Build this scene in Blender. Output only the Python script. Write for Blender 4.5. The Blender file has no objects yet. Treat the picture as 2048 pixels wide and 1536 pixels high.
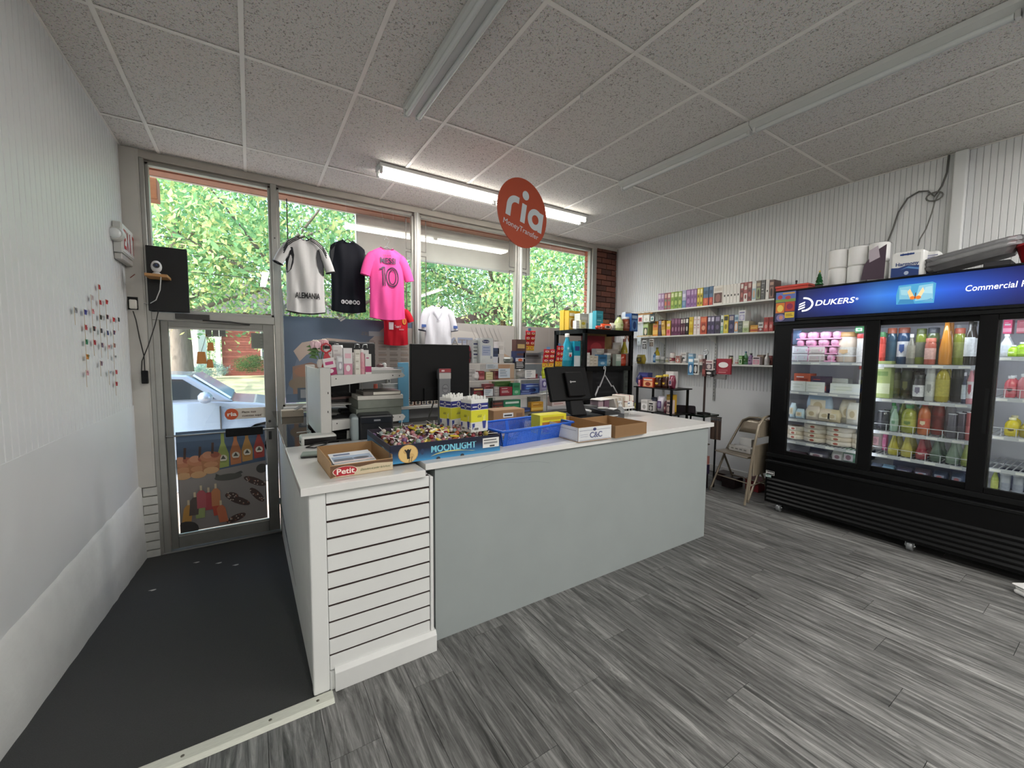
import bpy, math, random
import numpy as np
from mathutils import Vector as V, Matrix
random.seed(7)
sc = bpy.context.scene
COL = sc.collection
PI = math.pi
# ---------------------------------------------------------------- camera, world, sun, lamps, exposure
FPX, YAW, PITCH, ROLL, EYE = 815.9, 0.5692, -0.07115, 0.00813, 1.45
_f = V((math.sin(YAW)*math.cos(PITCH), math.cos(YAW)*math.cos(PITCH), math.sin(PITCH)))
_r0 = V((math.cos(YAW), -math.sin(YAW), 0)); _u0 = _r0.cross(_f)
_c, _s = math.cos(ROLL), math.sin(ROLL)
RR = _c*_r0 + _s*_u0; UU = -_s*_r0 + _c*_u0
cam = bpy.data.objects.new('camera', bpy.data.cameras.new('camera'))
COL.objects.link(cam)
cam.matrix_world = Matrix(((RR.x, UU.x, -_f.x, 0), (RR.y, UU.y, -_f.y, 0), (RR.z, UU.z, -_f.z, EYE), (0, 0, 0, 1)))
cam.data.sensor_width = 36; cam.data.lens = FPX/2048*36
cam.data.clip_start = .02; cam.data.clip_end = 400
sc.camera = cam
def P(px, py, x=None, y=None, z=None):
    """the world point on the plane x=, y= or z= that photo pixel (px, py) looks at"""
    d = RR*((px-1024)/FPX) + UU*((768-py)/FPX) + _f
    t = x/d.x if x is not None else y/d.y if y is not None else (z-EYE)/d.z
    return V((d.x*t, d.y*t, d.z*t+EYE))
sc.view_settings.view_transform = 'Standard'
sc.view_settings.look = 'None'
sc.view_settings.gamma = 1
sc.view_settings.use_curve_mapping = False
sc.view_settings.exposure = 0.0
sc.cycles.max_bounces = 10; sc.cycles.transparent_max_bounces = 24
sc.cycles.diffuse_bounces = 5; sc.cycles.glossy_bounces = 4
sc.cycles.sample_clamp_indirect = 6; sc.cycles.caustics_reflective = False; sc.cycles.caustics_refractive = False
W = bpy.data.worlds.new('sky'); sc.world = W; W.use_nodes = True
_n = W.node_tree.nodes; _sky = _n.new('ShaderNodeTexSky'); _sky.sky_type = 'NISHITA'; _sky.sun_disc = False
_sky.sun_elevation = math.radians(37); _sky.sun_rotation = math.radians(-100); _sky.air_density = 1.0; _sky.dust_density = 2.0
W.node_tree.links.new(_sky.outputs[0], _n['Background'].inputs[0]); _n['Background'].inputs[1].default_value = 1.15
def lamp(name, kind, loc, energy, color=(1, 1, 1), aim=None, **kw):
    L = bpy.data.lights.new(name, kind); L.energy = energy; L.color = color
    for k, v in kw.items(): setattr(L, k, v)
    o = bpy.data.objects.new(name, L); COL.objects.link(o); o.location = loc
    if aim is not None: o.rotation_euler = (V(aim)-V(loc)).to_track_quat('-Z', 'Y').to_euler()
    return o
lamp('sun', 'SUN', (-24, -4.5, 18), 7.2, (1, .95, .87), aim=(0, 0, 0), angle=.009)
# ---------------------------------------------------------------- helpers
def hexc(h):
    v = [int(h[i:i+2], 16)/255 for i in (0, 2, 4)]
    return tuple(c/12.92 if c <= .04045 else ((c+.055)/1.055)**2.4 for c in v)
MATS = {}
def mat(col, r=.5, m=0., nz=.06, sc_=6., bump=0., emit=0., spec=.5, trans=0., stretch=None, coat=0., alpha=1.):
    """principled material: a base colour broken up a little by noise, optional fine relief"""
    key = (col, r, m, nz, sc_, bump, emit, spec, trans, stretch, coat, alpha)
    if key in MATS: return MATS[key]
    M = bpy.data.materials.new('mat_'+str(col)); M.use_nodes = True; MATS[key] = M
    N = M.node_tree.nodes; L = M.node_tree.links; b = N['Principled BSDF']
    c = hexc(col) if isinstance(col, str) else col
    b.inputs['Base Color'].default_value = (*c, 1); b.inputs['Roughness'].default_value = r
    b.inputs['Metallic'].default_value = m; b.inputs['Specular IOR Level'].default_value = spec
    b.inputs['Transmission Weight'].default_value = trans; b.inputs['Coat Weight'].default_value = coat
    b.inputs['Alpha'].default_value = alpha
    if emit:
        b.inputs['Emission Color'].default_value = (*c, 1); b.inputs['Emission Strength'].default_value = emit
    if nz or bump:
        t = N.new('ShaderNodeTexCoord'); mp = N.new('ShaderNodeMapping'); no = N.new('ShaderNodeTexNoise')
        no.inputs['Scale'].default_value = sc_; no.inputs['Detail'].default_value = 5
        if stretch: mp.inputs['Scale'].default_value = stretch
        L.new(t.outputs['Object'], mp.inputs[0]); L.new(mp.outputs[0], no.inputs[0])
        if nz:
            mx = N.new('ShaderNodeMix'); mx.data_type = 'RGBA'
            mx.inputs[6].default_value = (*[max(0, x*(1-nz*2)) for x in c], 1); mx.inputs[7].default_value = (*[min(1, x*(1+nz*2)) for x in c], 1)
            L.new(no.outputs[0], mx.inputs[0]); L.new(mx.outputs[2], b.inputs['Base Color'])
        if bump:
            bp = N.new('ShaderNodeBump'); bp.inputs['Strength'].default_value = bump; bp.inputs['Distance'].default_value = .01
            L.new(no.outputs[0], bp.inputs['Height']); L.new(bp.outputs[0], b.inputs['Normal'])
    return M
def glassmat(name, tint=(1, 1, 1), refl=1., r=0.0):
    M = bpy.data.materials.new(name); M.use_nodes = True; N = M.node_tree.nodes; L = M.node_tree.links; N.clear()
    o = N.new('ShaderNodeOutputMaterial'); t = N.new('ShaderNodeBsdfTransparent'); g = N.new('ShaderNodeBsdfGlossy')
    ge = N.new('ShaderNodeNewGeometry'); dp = N.new('ShaderNodeVectorMath'); dp.operation = 'DOT_PRODUCT'; L.new(ge.outputs['Normal'], dp.inputs[0]); L.new(ge.outputs['Incoming'], dp.inputs[1])
    def mth(op, a, b_): # a reflectance that rises toward grazing angles, the same from both faces of the pane
        q = N.new('ShaderNodeMath'); q.operation = op
        for i, v in enumerate((a, b_)):
            if isinstance(v, (int, float)): q.inputs[i].default_value = v
            elif v is not None: L.new(v, q.inputs[i])
        return q.outputs[0]
    fr_ = mth('MULTIPLY', mth('ADD', mth('MULTIPLY', mth('POWER', mth('SUBTRACT', 1., mth('ABSOLUTE', dp.outputs['Value'], None)), 5.), .96), .04), refl)
    mx = N.new('ShaderNodeMixShader'); t.inputs[0].default_value = (*tint, 1); g.inputs['Roughness'].default_value = r
    L.new(fr_, mx.inputs[0]); L.new(t.outputs[0], mx.inputs[1]); L.new(g.outputs[0], mx.inputs[2]); L.new(mx.outputs[0], o.inputs[0])
    return M
GLASS = glassmat('window_glass', (.96, .98, .97)); CLEAR = glassmat('clear_plastic', (.93, .94, .95), 1.3, .08)
JAR = glassmat('jar_glass', (.9, .93, .92), 1.0, .03); FILM = glassmat('film_wrap', (.97, .97, .98), .5, .3)
class MB:
    """collects boxes, prisms, tubes, lathes and polygons and links them as one mesh object"""
    def __init__(s): s.v = []; s.f = []; s.m = []; s.sm = []
    def add(s, vs, fs, mi=0, smooth=False):
        b = len(s.v); s.v += [tuple(p) for p in vs]; s.f += [tuple(i+b for i in f) for f in fs]; s.m += [mi]*len(fs); s.sm += [smooth]*len(fs); return s
    def box(s, a, b, mi=0, M=None):
        x0, y0, z0 = (min(a[i], b[i]) for i in range(3)); x1, y1, z1 = (max(a[i], b[i]) for i in range(3))
        vs = [V(p) for p in ((x0,y0,z0),(x1,y0,z0),(x1,y1,z0),(x0,y1,z0),(x0,y0,z1),(x1,y0,z1),(x1,y1,z1),(x0,y1,z1))]
        if M is not None: vs = [M @ p for p in vs]
        return s.add(vs, ((3,2,1,0),(4,5,6,7),(0,1,5,4),(1,2,6,5),(2,3,7,6),(3,0,4,7)), mi)
    def cbox(s, c, d, mi=0, M=None): return s.box([c[i]-d[i]/2 for i in range(3)], [c[i]+d[i]/2 for i in range(3)], mi, M)
    def poly(s, pts, mi=0): return s.add(pts, (tuple(range(len(pts))),), mi)
    def prism(s, pts, d, mi=0):
        """polygon pts extruded by vector d"""
        n = len(pts); d = V(d); vs = [V(p) for p in pts]+[V(p)+d for p in pts]
        fs = [tuple(range(n-1, -1, -1)), tuple(range(n, 2*n))]+[(i, (i+1) % n, (i+1) % n+n, i+n) for i in range(n)]
        return s.add(vs, fs, mi)
    def tube(s, pts, r, n=8, mi=0, cap=True, closed=False):
        pts = [V(p) for p in pts]; K = len(pts); vs = []; rs = r if isinstance(r, (list, tuple)) else [r]*K; up = None
        for i, p in enumerate(pts):
            if closed: t = pts[(i+1) % K]-pts[i-1]
            else: t = (pts[min(i+1, K-1)]-pts[max(i-1, 0)])
            t = t.normalized() if t.length > 1e-9 else V((0, 0, 1))
            if up is None: up = V((0, 0, 1)) if abs(t.z) < .9 else V((1, 0, 0))
            a = t.cross(up); a = a.normalized() if a.length > 1e-6 else t.orthogonal().normalized(); b = a.cross(t); up = b
            vs += [p+rs[i]*(math.cos(2*PI*k/n)*a+math.sin(2*PI*k/n)*b) for k in range(n)]
        fs = [(i*n+k, i*n+(k+1) % n, ((i+1) % K)*n+(k+1) % n, ((i+1) % K)*n+k) for i in range(K if closed else K-1) for k in range(n)]
        s.add(vs, fs, mi, True)
        if cap and not closed: s.add(vs[:n], (tuple(range(n-1, -1, -1)),), mi); s.add(vs[-n:], (tuple(range(n)),), mi)
        return s
    def lathe(s, prof, c=(0, 0, 0), n=14, mi=0, M=None, sy=1.):
        """profile (radius, z) turned about the vertical axis through c"""
        vs = []
        for r, z in prof:
            vs += [V((r*math.cos(2*PI*k/n), sy*r*math.sin(2*PI*k/n), z)) for k in range(n)]
        vs = [(M @ p if M is not None else p)+V(c) for p in vs]; K = len(prof)
        fs = [(i*n+k, i*n+(k+1) % n, (i+1)*n+(k+1) % n, (i+1)*n+k) for i in range(K-1) for k in range(n)]
        s.add(vs, fs, mi, True); s.add(vs[:n], (tuple(range(n-1, -1, -1)),), mi); s.add(vs[-n:], (tuple(range(n)),), mi)
        return s
    def ball(s, c, r, n=10, mi=0, sq=(1, 1, 1)):
        h = max(3, n//2); pr = [(max(1e-4, math.sin(PI*i/h)), -math.cos(PI*i/h)) for i in range(h+1)]
        return s.lathe(pr, c, n, mi, Matrix.Diagonal((r*sq[0], r*sq[1], r*sq[2])).to_4x4())
    def mesh(s, name, mats):
        me = bpy.data.meshes.new(name); me.from_pydata(s.v, [], s.f)
        for m in (mats if isinstance(mats, (list, tuple)) else [mats]): me.materials.append(m)
        me.polygons.foreach_set('material_index', s.m); me.polygons.foreach_set('use_smooth', s.sm); me.update(); return me
    def build(s, name, mats, parent=None, loc=None, bev=0., seg=1, rz=0., kind=None):
        o = link(name, s.mesh(name, mats), parent, loc, rz)
        if bev:
            b = o.modifiers.new('edge', 'BEVEL'); b.width = bev; b.segments = seg; b.limit_method = 'ANGLE'; b.use_clamp_overlap = True
        if kind: o['kind'] = kind
        return o
def link(name, me, parent=None, loc=None, rz=0.):
    o = bpy.data.objects.new(name, me); COL.objects.link(o)
    if parent: o.parent = parent
    if loc is not None: o.location = loc
    if rz: o.rotation_euler.z = rz
    return o
def tag(o, label, cat, group=None):
    o['label'] = label; o['category'] = cat
    if group: o['group'] = group
    return o
def thing(name, label, cat, loc=(0, 0, 0), rz=0., group=None):
    return tag(link(name, None, None, loc, rz), label, cat, group)
def struct(o): o['kind'] = 'structure'; return o
def dup(root, loc=None, rz=None, label=None, group=None):
    def cp(o, p):
        c = o.copy(); COL.objects.link(c)
        if p: c.parent = p
        for ch in o.children: cp(ch, c)
        return c
    r = cp(root, None)
    if loc is not None: r.location = loc
    if rz is not None: r.rotation_euler.z = rz
    if label: r['label'] = label
    if group: r['group'] = group
    return r
ORD = 'first second third fourth fifth sixth seventh eighth ninth tenth eleventh twelfth thirteenth fourteenth fifteenth sixteenth seventeenth eighteenth nineteenth twentieth twenty-first twenty-second twenty-third twenty-fourth twenty-fifth twenty-sixth twenty-seventh twenty-eighth twenty-ninth thirtieth thirty-first thirty-second thirty-third thirty-fourth thirty-fifth thirty-sixth'.split()
def art(parent, O, U, W_, items, name='print', r=.5, lift=.0006, emit=0., two=False):
    """flat print: rectangles ('r',u0,v0,u1,v1,col), ellipses ('e',u,v,ru,rv,col), polygons ('p',pts,col) and lines ('l',pts,w,col) on the rectangle O + u*U + v*W_"""
    O, U, W_ = V(O), V(U), V(W_); n = U.cross(W_).normalized(); mb = MB(); cols = []; asp = U.length/max(1e-6, W_.length)
    def q(u, v, k): return O+u*U+v*W_+n*(lift*(1+k*.25))
    for k, it in enumerate(items):
        c = it[-1]
        if c not in cols: cols.append(c)
        mi = cols.index(c)
        if it[0] == 'r': pts = [(it[1], it[2]), (it[3], it[2]), (it[3], it[4]), (it[1], it[4])]
        elif it[0] == 'e': pts = [(it[1]+it[3]*math.cos(2*PI*a/20), it[2]+it[4]*math.sin(2*PI*a/20)) for a in range(20)]
        elif it[0] == 'p': pts = it[1]
        elif it[0] == 'l':
            for a, b in zip(it[1][:-1], it[1][1:]):
                dx, dy = (b[0]-a[0])*asp, b[1]-a[1]; L = math.hypot(dx, dy) or 1; ox, oy = -dy/L*it[2]/2/asp, dx/L*it[2]/2
                mb.poly([q(a[0]+ox, a[1]+oy, k), q(a[0]-ox, a[1]-oy, k), q(b[0]-ox, b[1]-oy, k), q(b[0]+ox, b[1]+oy, k)][::-1], mi)
            continue
        mb.poly([q(u, v, k) for u, v in pts], mi)
    return mb.build(name, [mat(c, r, 0, 0, emit=emit) for c in cols], parent)
def text(s, O, U, N, h, m, parent=None, width=None, name='lettering', bold=0., shear=0., align='LEFT', ext=.0, mirror=False, sx=1.):
    """lettering as flat mesh: baseline start O, reading direction U, facing N, letter height h"""
    cu = bpy.data.curves.new(name, 'FONT'); cu.body = s; cu.size = 1; cu.offset = bold; cu.shear = shear; cu.align_x = align; cu.extrude = ext; cu.resolution_u = 3
    t = bpy.data.objects.new(name, cu); COL.objects.link(t)
    bpy.context.view_layer.update()
    me = bpy.data.meshes.new_from_object(t.evaluated_get(bpy.context.evaluated_depsgraph_get()))
    bpy.data.objects.remove(t); bpy.data.curves.remove(cu)
    k = h/.71; xs = [v.co.x for v in me.vertices] or [0, 1]; kx = k*sx
    if width: kx = width/max(1e-6, max(xs)-min(xs))
    U = V(U).normalized(); N = V(N).normalized(); up = N.cross(U); O = V(O)
    for v in me.vertices:
        c = v.co.copy(); v.co = O+U*(c.x*kx)+up*(c.y*k)+N*(c.z*.02)
    me.materials.clear(); me.materials.append(m)
    return link(name, me, parent)
# ---------------------------------------------------------------- the room
XL, XR, YW, CZ = -.85, 4.90, 4.62, 3.117
white = mat('d3d3d1', .6, nz=.03, bump=.05, sc_=40); whiteg = mat('c9cac8', .45, nz=.03)
alu = mat('a9a8a2', .45, .55, nz=.05, sc_=12); dark = mat('2b2a29', .7)
# floor: a dark bed with every plank laid on it
fl = struct(MB().box((XL-.1, -4.1, -.5), (XR+.1, 1.77, -.012)).box((.215, 1.77, -.5), (XR+.1, YW+.1, -.012)).build('floor', mat('20201f', .9)))
def plankmat():
    M = mat((.115, .117, .115), .42, nz=0, spec=.35); M = M.copy(); N = M.node_tree.nodes; L = M.node_tree.links; b = N['Principled BSDF']
    oi = N.new('ShaderNodeObjectInfo'); tc = N.new('ShaderNodeTexCoord'); mp = N.new('ShaderNodeMapping'); ad = N.new('ShaderNodeVectorMath'); sc2 = N.new('ShaderNodeVectorMath'); sc2.operation = 'SCALE'
    sc2.inputs[3].default_value = 37; L.new(oi.outputs['Random'], sc2.inputs[0]); L.new(tc.outputs['Object'], ad.inputs[0]); L.new(sc2.outputs[0], ad.inputs[1]); L.new(ad.outputs[0], mp.inputs[0])
    mp.inputs['Scale'].default_value = (36, 2.6, 1)
    n1 = N.new('ShaderNodeTexNoise'); n1.inputs['Scale'].default_value = 1; n1.inputs['Detail'].default_value = 6; n1.inputs['Roughness'].default_value = .74; n1.inputs['Distortion'].default_value = .9; L.new(mp.outputs[0], n1.inputs[0])
    cr = N.new('ShaderNodeValToRGB'); e = cr.color_ramp.elements; e[0].position = .33; e[0].color = (.042, .043, .041, 1); e[1].position = .72; e[1].color = (.37, .37, .355, 1)
    for pos, v in ((.44, .1), (.55, .18)):
        q = cr.color_ramp.elements.new(pos); q.color = (v, v, v*.97, 1)
    L.new(n1.outputs[0], cr.inputs[0])
    mr = N.new('ShaderNodeMapRange'); mr.inputs[3].default_value = .78; mr.inputs[4].default_value = 1.08; L.new(oi.outputs['Random'], mr.inputs[0])
    mu = N.new('ShaderNodeVectorMath'); mu.operation = 'SCALE'; L.new(cr.outputs[0], mu.inputs[0]); L.new(mr.outputs[0], mu.inputs[3]); L.new(mu.outputs[0], b.inputs['Base Color'])
    return M
PLK = plankmat(); PW, PL = .182, 1.22
pm = MB().box((-PW/2+.0009, -PL/2+.001, -.012), (PW/2-.0009, PL/2-.001, 0)).mesh('plank', PLK); halfs = {}
for i in range(33):
    x0 = XL+PW*(i+.5)-.05
    off = (i*.437) % 1*PL
    for j in range(-1, 6):
        a = j*PL-off-.2; b = a+PL; lo = -1.; hi = 1.765 if x0+PW/2 < .25 else YW
        if x0 > XR: continue
        a2, b2 = max(a, lo), min(b, hi)
        if b2-a2 < .05: continue
        if b2-a2 > PL-.01: link('plank', pm, fl, (x0, a+PL/2, 0))
        else: MB().box((-PW/2+.0009, -(b2-a2)/2+.001, -.012), (PW/2-.0009, (b2-a2)/2-.001, 0)).build('plank', PLK, fl, (x0, (a2+b2)/2, 0))
# dark entrance ramp falling to the door, with the pale threshold strip at its head
carpet = mat('3a3b3b', .95, nz=.16, sc_=300, bump=.35)
RZ = lambda y: -.345*(y-1.77)/(YW-1.77)
struct(MB().prism([(XL-.05, 1.77, -.004), (XL-.05, YW+.1, RZ(YW+.1)), (XL-.05, YW+.1, -.6), (XL-.05, 1.77, -.6)], (.20-XL+.05, 0, 0)).build('floor_ramp', carpet))
tr = struct(MB().prism([(-.9, 1.735, .001), (-.9, 1.75, .013), (-.9, 1.80, .011), (-.9, 1.815, .0)], (1.15, 0, 0)).build('trim_1', mat('c6c8bd', .6, nz=.12, sc_=15, stretch=(2, 30, 1))))
for x in (-.25, .02, .19): MB().lathe([(.006, 0), (.006, .002), (.003, .003)], (x, 1.772, .0115), 8).build('screw', mat('6d6a60', .4, .8), tr)
for i, (px, py) in enumerate([(636, 1170), (290, 1137), (468, 1112), (430, 1100), (385, 1215)][1:]):
    p = P(px, py, y=3.9+.1*i); y = 3.7+.15*i; p = V((p.x*.9, y, RZ(y)+.003))
    tag(MB().poly([p+V((.02*math.cos(a)*(1+.5*math.sin(3*a)), .012*math.sin(a), 0)) for a in [k*.9 for k in range(7)]]).build('paper_scrap', mat('b9b8b2', .8)), 'tiny pale paper scrap on the dark entrance ramp, %s from the door' % ORD[3-i], 'litter', 'paper scraps on the ramp')
# walls: backing boards with every bead board strip
bead = mat('d7d9da', .42, nz=.025, sc_=3, bump=.03)
def beaded(wall, X, y0, y1, z0, z1, sgn, dy=.0605, g=.002):
    me = MB().prism([(0, -dy/2+g, z0), (sgn*.005, -dy/2+g+.003, z0), (sgn*.005, dy/2-g-.003, z0), (0, dy/2-g, z0)], (0, 0, z1-z0)).mesh('board_strip', bead)
    n = int((y1-y0)/dy)
    for i in range(n): link('board_strip', me, wall, (X, y0+dy*(i+.5), 0))
gr = mat('a3a5a5', .6)
wl = struct(MB().box((XL-.12, -4, -.5), (XL-.001, YW+.1, CZ+.1)).build('wall_left', gr))
beaded(wl, XL-.001, -.2, YW-.005, 1.0, CZ, 1)
MB().box((XL-.001, -4, -.45), (XL+.006, YW, 1.0)).build('wall_panel', bead, wl)
MB().box((XL-.001, -4, 1.0), (XL+.005, -.2, CZ)).build('wall_panel', bead, wl)
# bulging plaster foot of that wall
b = MB(); N_ = 60
rb = [random.uniform(-.006, .006) for _ in range(N_+1)]
for i in range(N_+1):
    y = -1+(YW+1)*i/N_; zt = .345-.02*(y-2.3)+rb[i]; d = .02+rb[i]*.5+.06*max(0, (y-2.2)/2.4)**2*0
    b.v += [(XL+.004, y, -.5), (XL+d+.014, y, min(0, RZ(y))-.1), (XL+d+.012, y, min(0, RZ(max(y, 1.77)))+.02), (XL+d, y, zt-.02), (XL+.004, y, zt)]
for i in range(N_):
    for k in range(4): b.f.append((i*5+k, i*5+k+1, i*5+k+6, i*5+k+5)); b.m.append(0); b.sm.append(True)
b.build('plaster_foot', mat('cfd0ce', .8, nz=.04, sc_=9, bump=.5), wl)
wr = struct(MB().box((XR+.001, -4, -.1), (XR+.12, YW+.1, CZ+.1)).build('wall_right', gr))
beaded(wr, XR+.001, -.5, YW+.0, 1.06, CZ, -1, .0375, .0006)
MB().box((XR+.001, -4, 0), (XR-.006, YW, 1.06)).build('wall_panel', bead, wr)
MB().box((XR+.001, -4, 1.06), (XR-.005, -.5, CZ)).build('wall_panel', bead, wr)
MB().box((XR-.055, .885, 2.0), (XR-.003, .965, CZ)).build('pipe_cover', bead, wr, bev=.012, seg=3)
struct(MB().box((XR-.018, 2.0, 0), (XR-.003, YW, .09)).build('baseboard_right', white, bev=.004))
struct(MB().box((XL-.1, -4.12, -.1), (XR+.1, -4, CZ+.1)).build('wall_back', white))
# ceiling: grid bars and every lay-in tile
ce = struct(MB().box((XL-.1, -4.1, CZ+.1), (XR+.1, YW+.35, CZ+.25)).build('ceiling', mat('6f6c68', .9)))
def tilemat():
    M = mat('b7b1aa', .95, nz=0).copy(); N = M.node_tree.nodes; L = M.node_tree.links; b = N['Principled BSDF']
    oi = N.new('ShaderNodeObjectInfo'); tc = N.new('ShaderNodeTexCoord'); ad = N.new('ShaderNodeVectorMath'); sk = N.new('ShaderNodeVectorMath'); sk.operation = 'SCALE'; sk.inputs[3].default_value = 19
    L.new(oi.outputs['Random'], sk.inputs[0]); L.new(tc.outputs['Object'], ad.inputs[0]); L.new(sk.outputs[0], ad.inputs[1])
    n1 = N.new('ShaderNodeTexNoise'); n1.inputs['Scale'].default_value = 95; n1.inputs['Detail'].default_value = 2; n1.inputs['Distortion'].default_value = 1.2; L.new(ad.outputs[0], n1.inputs[0])
    n2 = N.new('ShaderNodeTexNoise'); n2.inputs['Scale'].default_value = 160; L.new(ad.outputs[0], n2.inputs[0])
    cr = N.new('ShaderNodeValToRGB'); e = cr.color_ramp.elements; e[0].position = .34; e[0].color = (.33, .31, .285, 1); e[1].position = .43; e[1].color = (.80, .775, .74, 1)
    L.new(n1.outputs[0], cr.inputs[0]); mx = N.new('ShaderNodeMix'); mx.data_type = 'RGBA'; mx.blend_type = 'MULTIPLY'; mx.inputs[0].default_value = .35
    L.new(cr.outputs[0], mx.inputs[6]); L.new(n2.outputs[1], mx.inputs[7]); L.new(mx.outputs[2], b.inputs['Base Color'])
    bp = N.new('ShaderNodeBump'); bp.inputs['Strength'].default_value = .5; bp.inputs['Distance'].default_value = .006; L.new(cr.outputs[0], bp.inputs['Height']); L.new(bp.outputs[0], b.inputs['Normal'])
    return M
TILE = tilemat(); bar = mat('e6e3de', .45); GX0, GY0, GS, GT = -.598, 2.864, .6096, 1.2192
tmesh = {}
for k in range(-1, 9):
    xa, xb = max(XL, GX0+k*GS), min(XR, GX0+(k+1)*GS)
    for r in range(-6, 2):
        ya, yb = GY0+r*GT, min(YW+.08, GY0+(r+1)*GT)
        if r < -5: continue
        key = (round(xb-xa, 3), round(yb-ya, 3))
        if key not in tmesh: tmesh[key] = MB().box((-key[0]/2+.006, -key[1]/2+.006, 0), (key[0]/2-.006, key[1]/2-.006, .016)).mesh('ceiling_tile', TILE)
        link('ceiling_tile', tmesh[key], ce, ((xa+xb)/2, (ya+yb)/2, CZ+.003+random.uniform(0, .004)))
for k in range(0, 9):
    x = GX0+k*GS
    if x < XR: MB().box((x-.012, -4, CZ-.001), (x+.012, YW+.03, CZ+.003)).box((x-.002, -4, CZ+.003), (x+.002, YW+.03, CZ+.04)).build('grid_bar', bar, ce)
for r in range(-5, 2):
    y = GY0+r*GT; MB().box((XL, y-.012, CZ), (XR, y+.012, CZ+.0025)).build('grid_bar', bar, ce)
MB().box((XL, -4, CZ-.004), (XL+.014, YW, CZ+.003)).build('wall_angle', bar, ce)
MB().box((XR-.014, -4, CZ-.004), (XR, YW, CZ+.003)).build('wall_angle', bar, ce)
MB().tube([(1.823, 2.058, CZ), (1.823, 2.058, CZ-.03)], .008, 8).ball((1.823, 2.058, CZ-.035), .009).build('ceiling_hook', mat('d8d8d8', .3, .6), ce)
# window wall: low wall, posts, head, glass
wf = struct(MB().box((.26, YW-.06, -.5), (XR+.1, YW+.16, .90)).box((-1., YW+.0, CZ-.04), (XR+.1, YW+.30, CZ+.1)).box((-1.1, YW+.02, -.6), (-.74, YW+.16, CZ)).box((4.47, YW+.06, .8), (XR+.1, YW+.2, CZ)).build('wall_front', mat('b9b5ae', .7)))
brick_mats = [mat(c, .85, nz=.12, sc_=30, bump=.4) for c in ('5d3a30', '6a4034', '4e3029', '734638')]
def bricks(parent, O, U, W_, L, H, nu, courses, n, mats, dep=.03, bh=None, bond=True):
    """courses of single bricks on a wall patch at O spanning U*L by W_*H"""
    O, U, W_, n = V(O), V(U), V(W_), V(n); ch = H/courses; bl = L/nu; j = .011
    for c in range(courses):
        cuts = [0]+[bl*(i+(.5 if bond and c % 2 else 0)) for i in range(0 if bond and c % 2 else 1, nu+1)]+[L]
        cuts = sorted(set(round(min(L, max(0, q)), 4) for q in cuts))
        for a, e in zip(cuts[:-1], cuts[1:]):
            if e-a < .03: continue
            p = O+U*(a+j/2)+W_*(c*ch+j/2); q = [p, p+U*(e-a-j), p+U*(e-a-j)+W_*(ch-j), p+W_*(ch-j)]
            MB().prism(q, n*(dep+random.uniform(-.003, .003))).build('brick', random.choice(mats), parent)
bricks(wf, (4.47, YW+.06, 1.1), (1, 0, 0), (0, 0, 1), .43, CZ-1.1, 2, 24, (0, -1, 0), brick_mats, dep=.05)
eb = [mat(c, .85, nz=.1, sc_=30, bump=.4) for c in ('a8644f', 'b06b55', '9d5a47')]
pier = struct(MB().box((4.46, YW+.16, -.5), (5.2, YW+.22, CZ)).build('wall_pier_outside', mat('8d7d72', .9)))
bricks(pier, (4.46, YW+.22, .9), (0, -1, 0), (0, 0, 1), .12, CZ-.95, 1, 25, (-1, 0, 0), eb, dep=.045, bond=False)
# boxed white column beside the door over painted bricks
struct(MB().box((XL-.03, YW-.02, .285), (-.745, YW+.06, CZ)).box((-.745, YW-.014, .285), (-.732, YW+.06, CZ)).build('trim_2', mat('c3c0b9', .6, nz=.04)))
br = struct(MB().box((-.93, YW+.005, -.5), (-.715, YW+.1, .285)).build('wall_brick_foot', mat('9a9892', .9)))
bricks(br, (-.93, YW+.005, -.36), (1, 0, 0), (0, 0, 1), .21, .64, 1, 8, (0, -1, 0), [mat('c6c6c1', .7, nz=.06, sc_=25, bump=.3)], dep=.02)
FD0, FD1 = YW, YW+.1
def bars(lst): 
    m = MB()
    for a, b_ in lst: m.box(a, b_)
    return m
struct(bars([((-.735, FD0-.01, 3.055), (4.46, FD1, CZ-.005)), ((-.70, FD0+.03, 3.035), (4.46, FD1-.02, 3.055))]).build('trim_3', mat('b5b0a8', .5, .3), bev=.003))
def window(n, x0, x1, z0, z1, mt=GLASS):
    w = struct(bars([((x0, FD0+.02, z0), (x0+.022, FD1-.02, z1)), ((x1-.022, FD0+.02, z0), (x1, FD1-.02, z1)), ((x0, FD0+.02, z0), (x1, FD1-.02, z0+.022)), ((x0, FD0+.02, z1-.022), (x1, FD1-.02, z1))]).build('window_%d' % n, alu, bev=.002))
    MB().box((x0+.02, FD0+.048, z0+.02), (x1-.02, FD0+.054, z1-.02)).build('pane', mt, w); return w
window(1, -.70, .205, 1.795, 3.04)
window(2, .255, 1.615, .915, 3.04)
window(3, 1.68, 3.03, .915, 3.04)
window(4, 3.10, 4.37, .915, 3.04)
for i, (a, b_, z0) in enumerate(((-.732, -.70, -.36), (.205, .255, -.36), (1.615, 1.68, .9), (3.03, 3.10, .9), (4.37, 4.455, .9))):
    t = struct(MB().box((a, FD0-.012, z0), (b_, FD1, 3.055)).build('trim_%d' % (4+i), alu, bev=.004))
    if i > 1 and i < 4: MB().box((a+.022, FD0-.02, z0), (b_-.022, FD0-.012, 3.055)).build('cover_strip', whiteg, t)
    if i == 1: MB().lathe([(.006, 0), (.006, .004)], (0, 0, 0), 8, M=Matrix.Rotation(PI/2, 4, 'X')).build('screw', dark, t, (.23, FD0-.013, 2.55))
struct(MB().box((-.70, FD0-.008, -.36), (-.655, FD1, 1.725)).build('trim_12', alu, bev=.003))
struct(MB().box((-.70, FD0-.012, 1.725), (.205, FD1, 1.795)).build('trim_9', alu, bev=.003))
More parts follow.
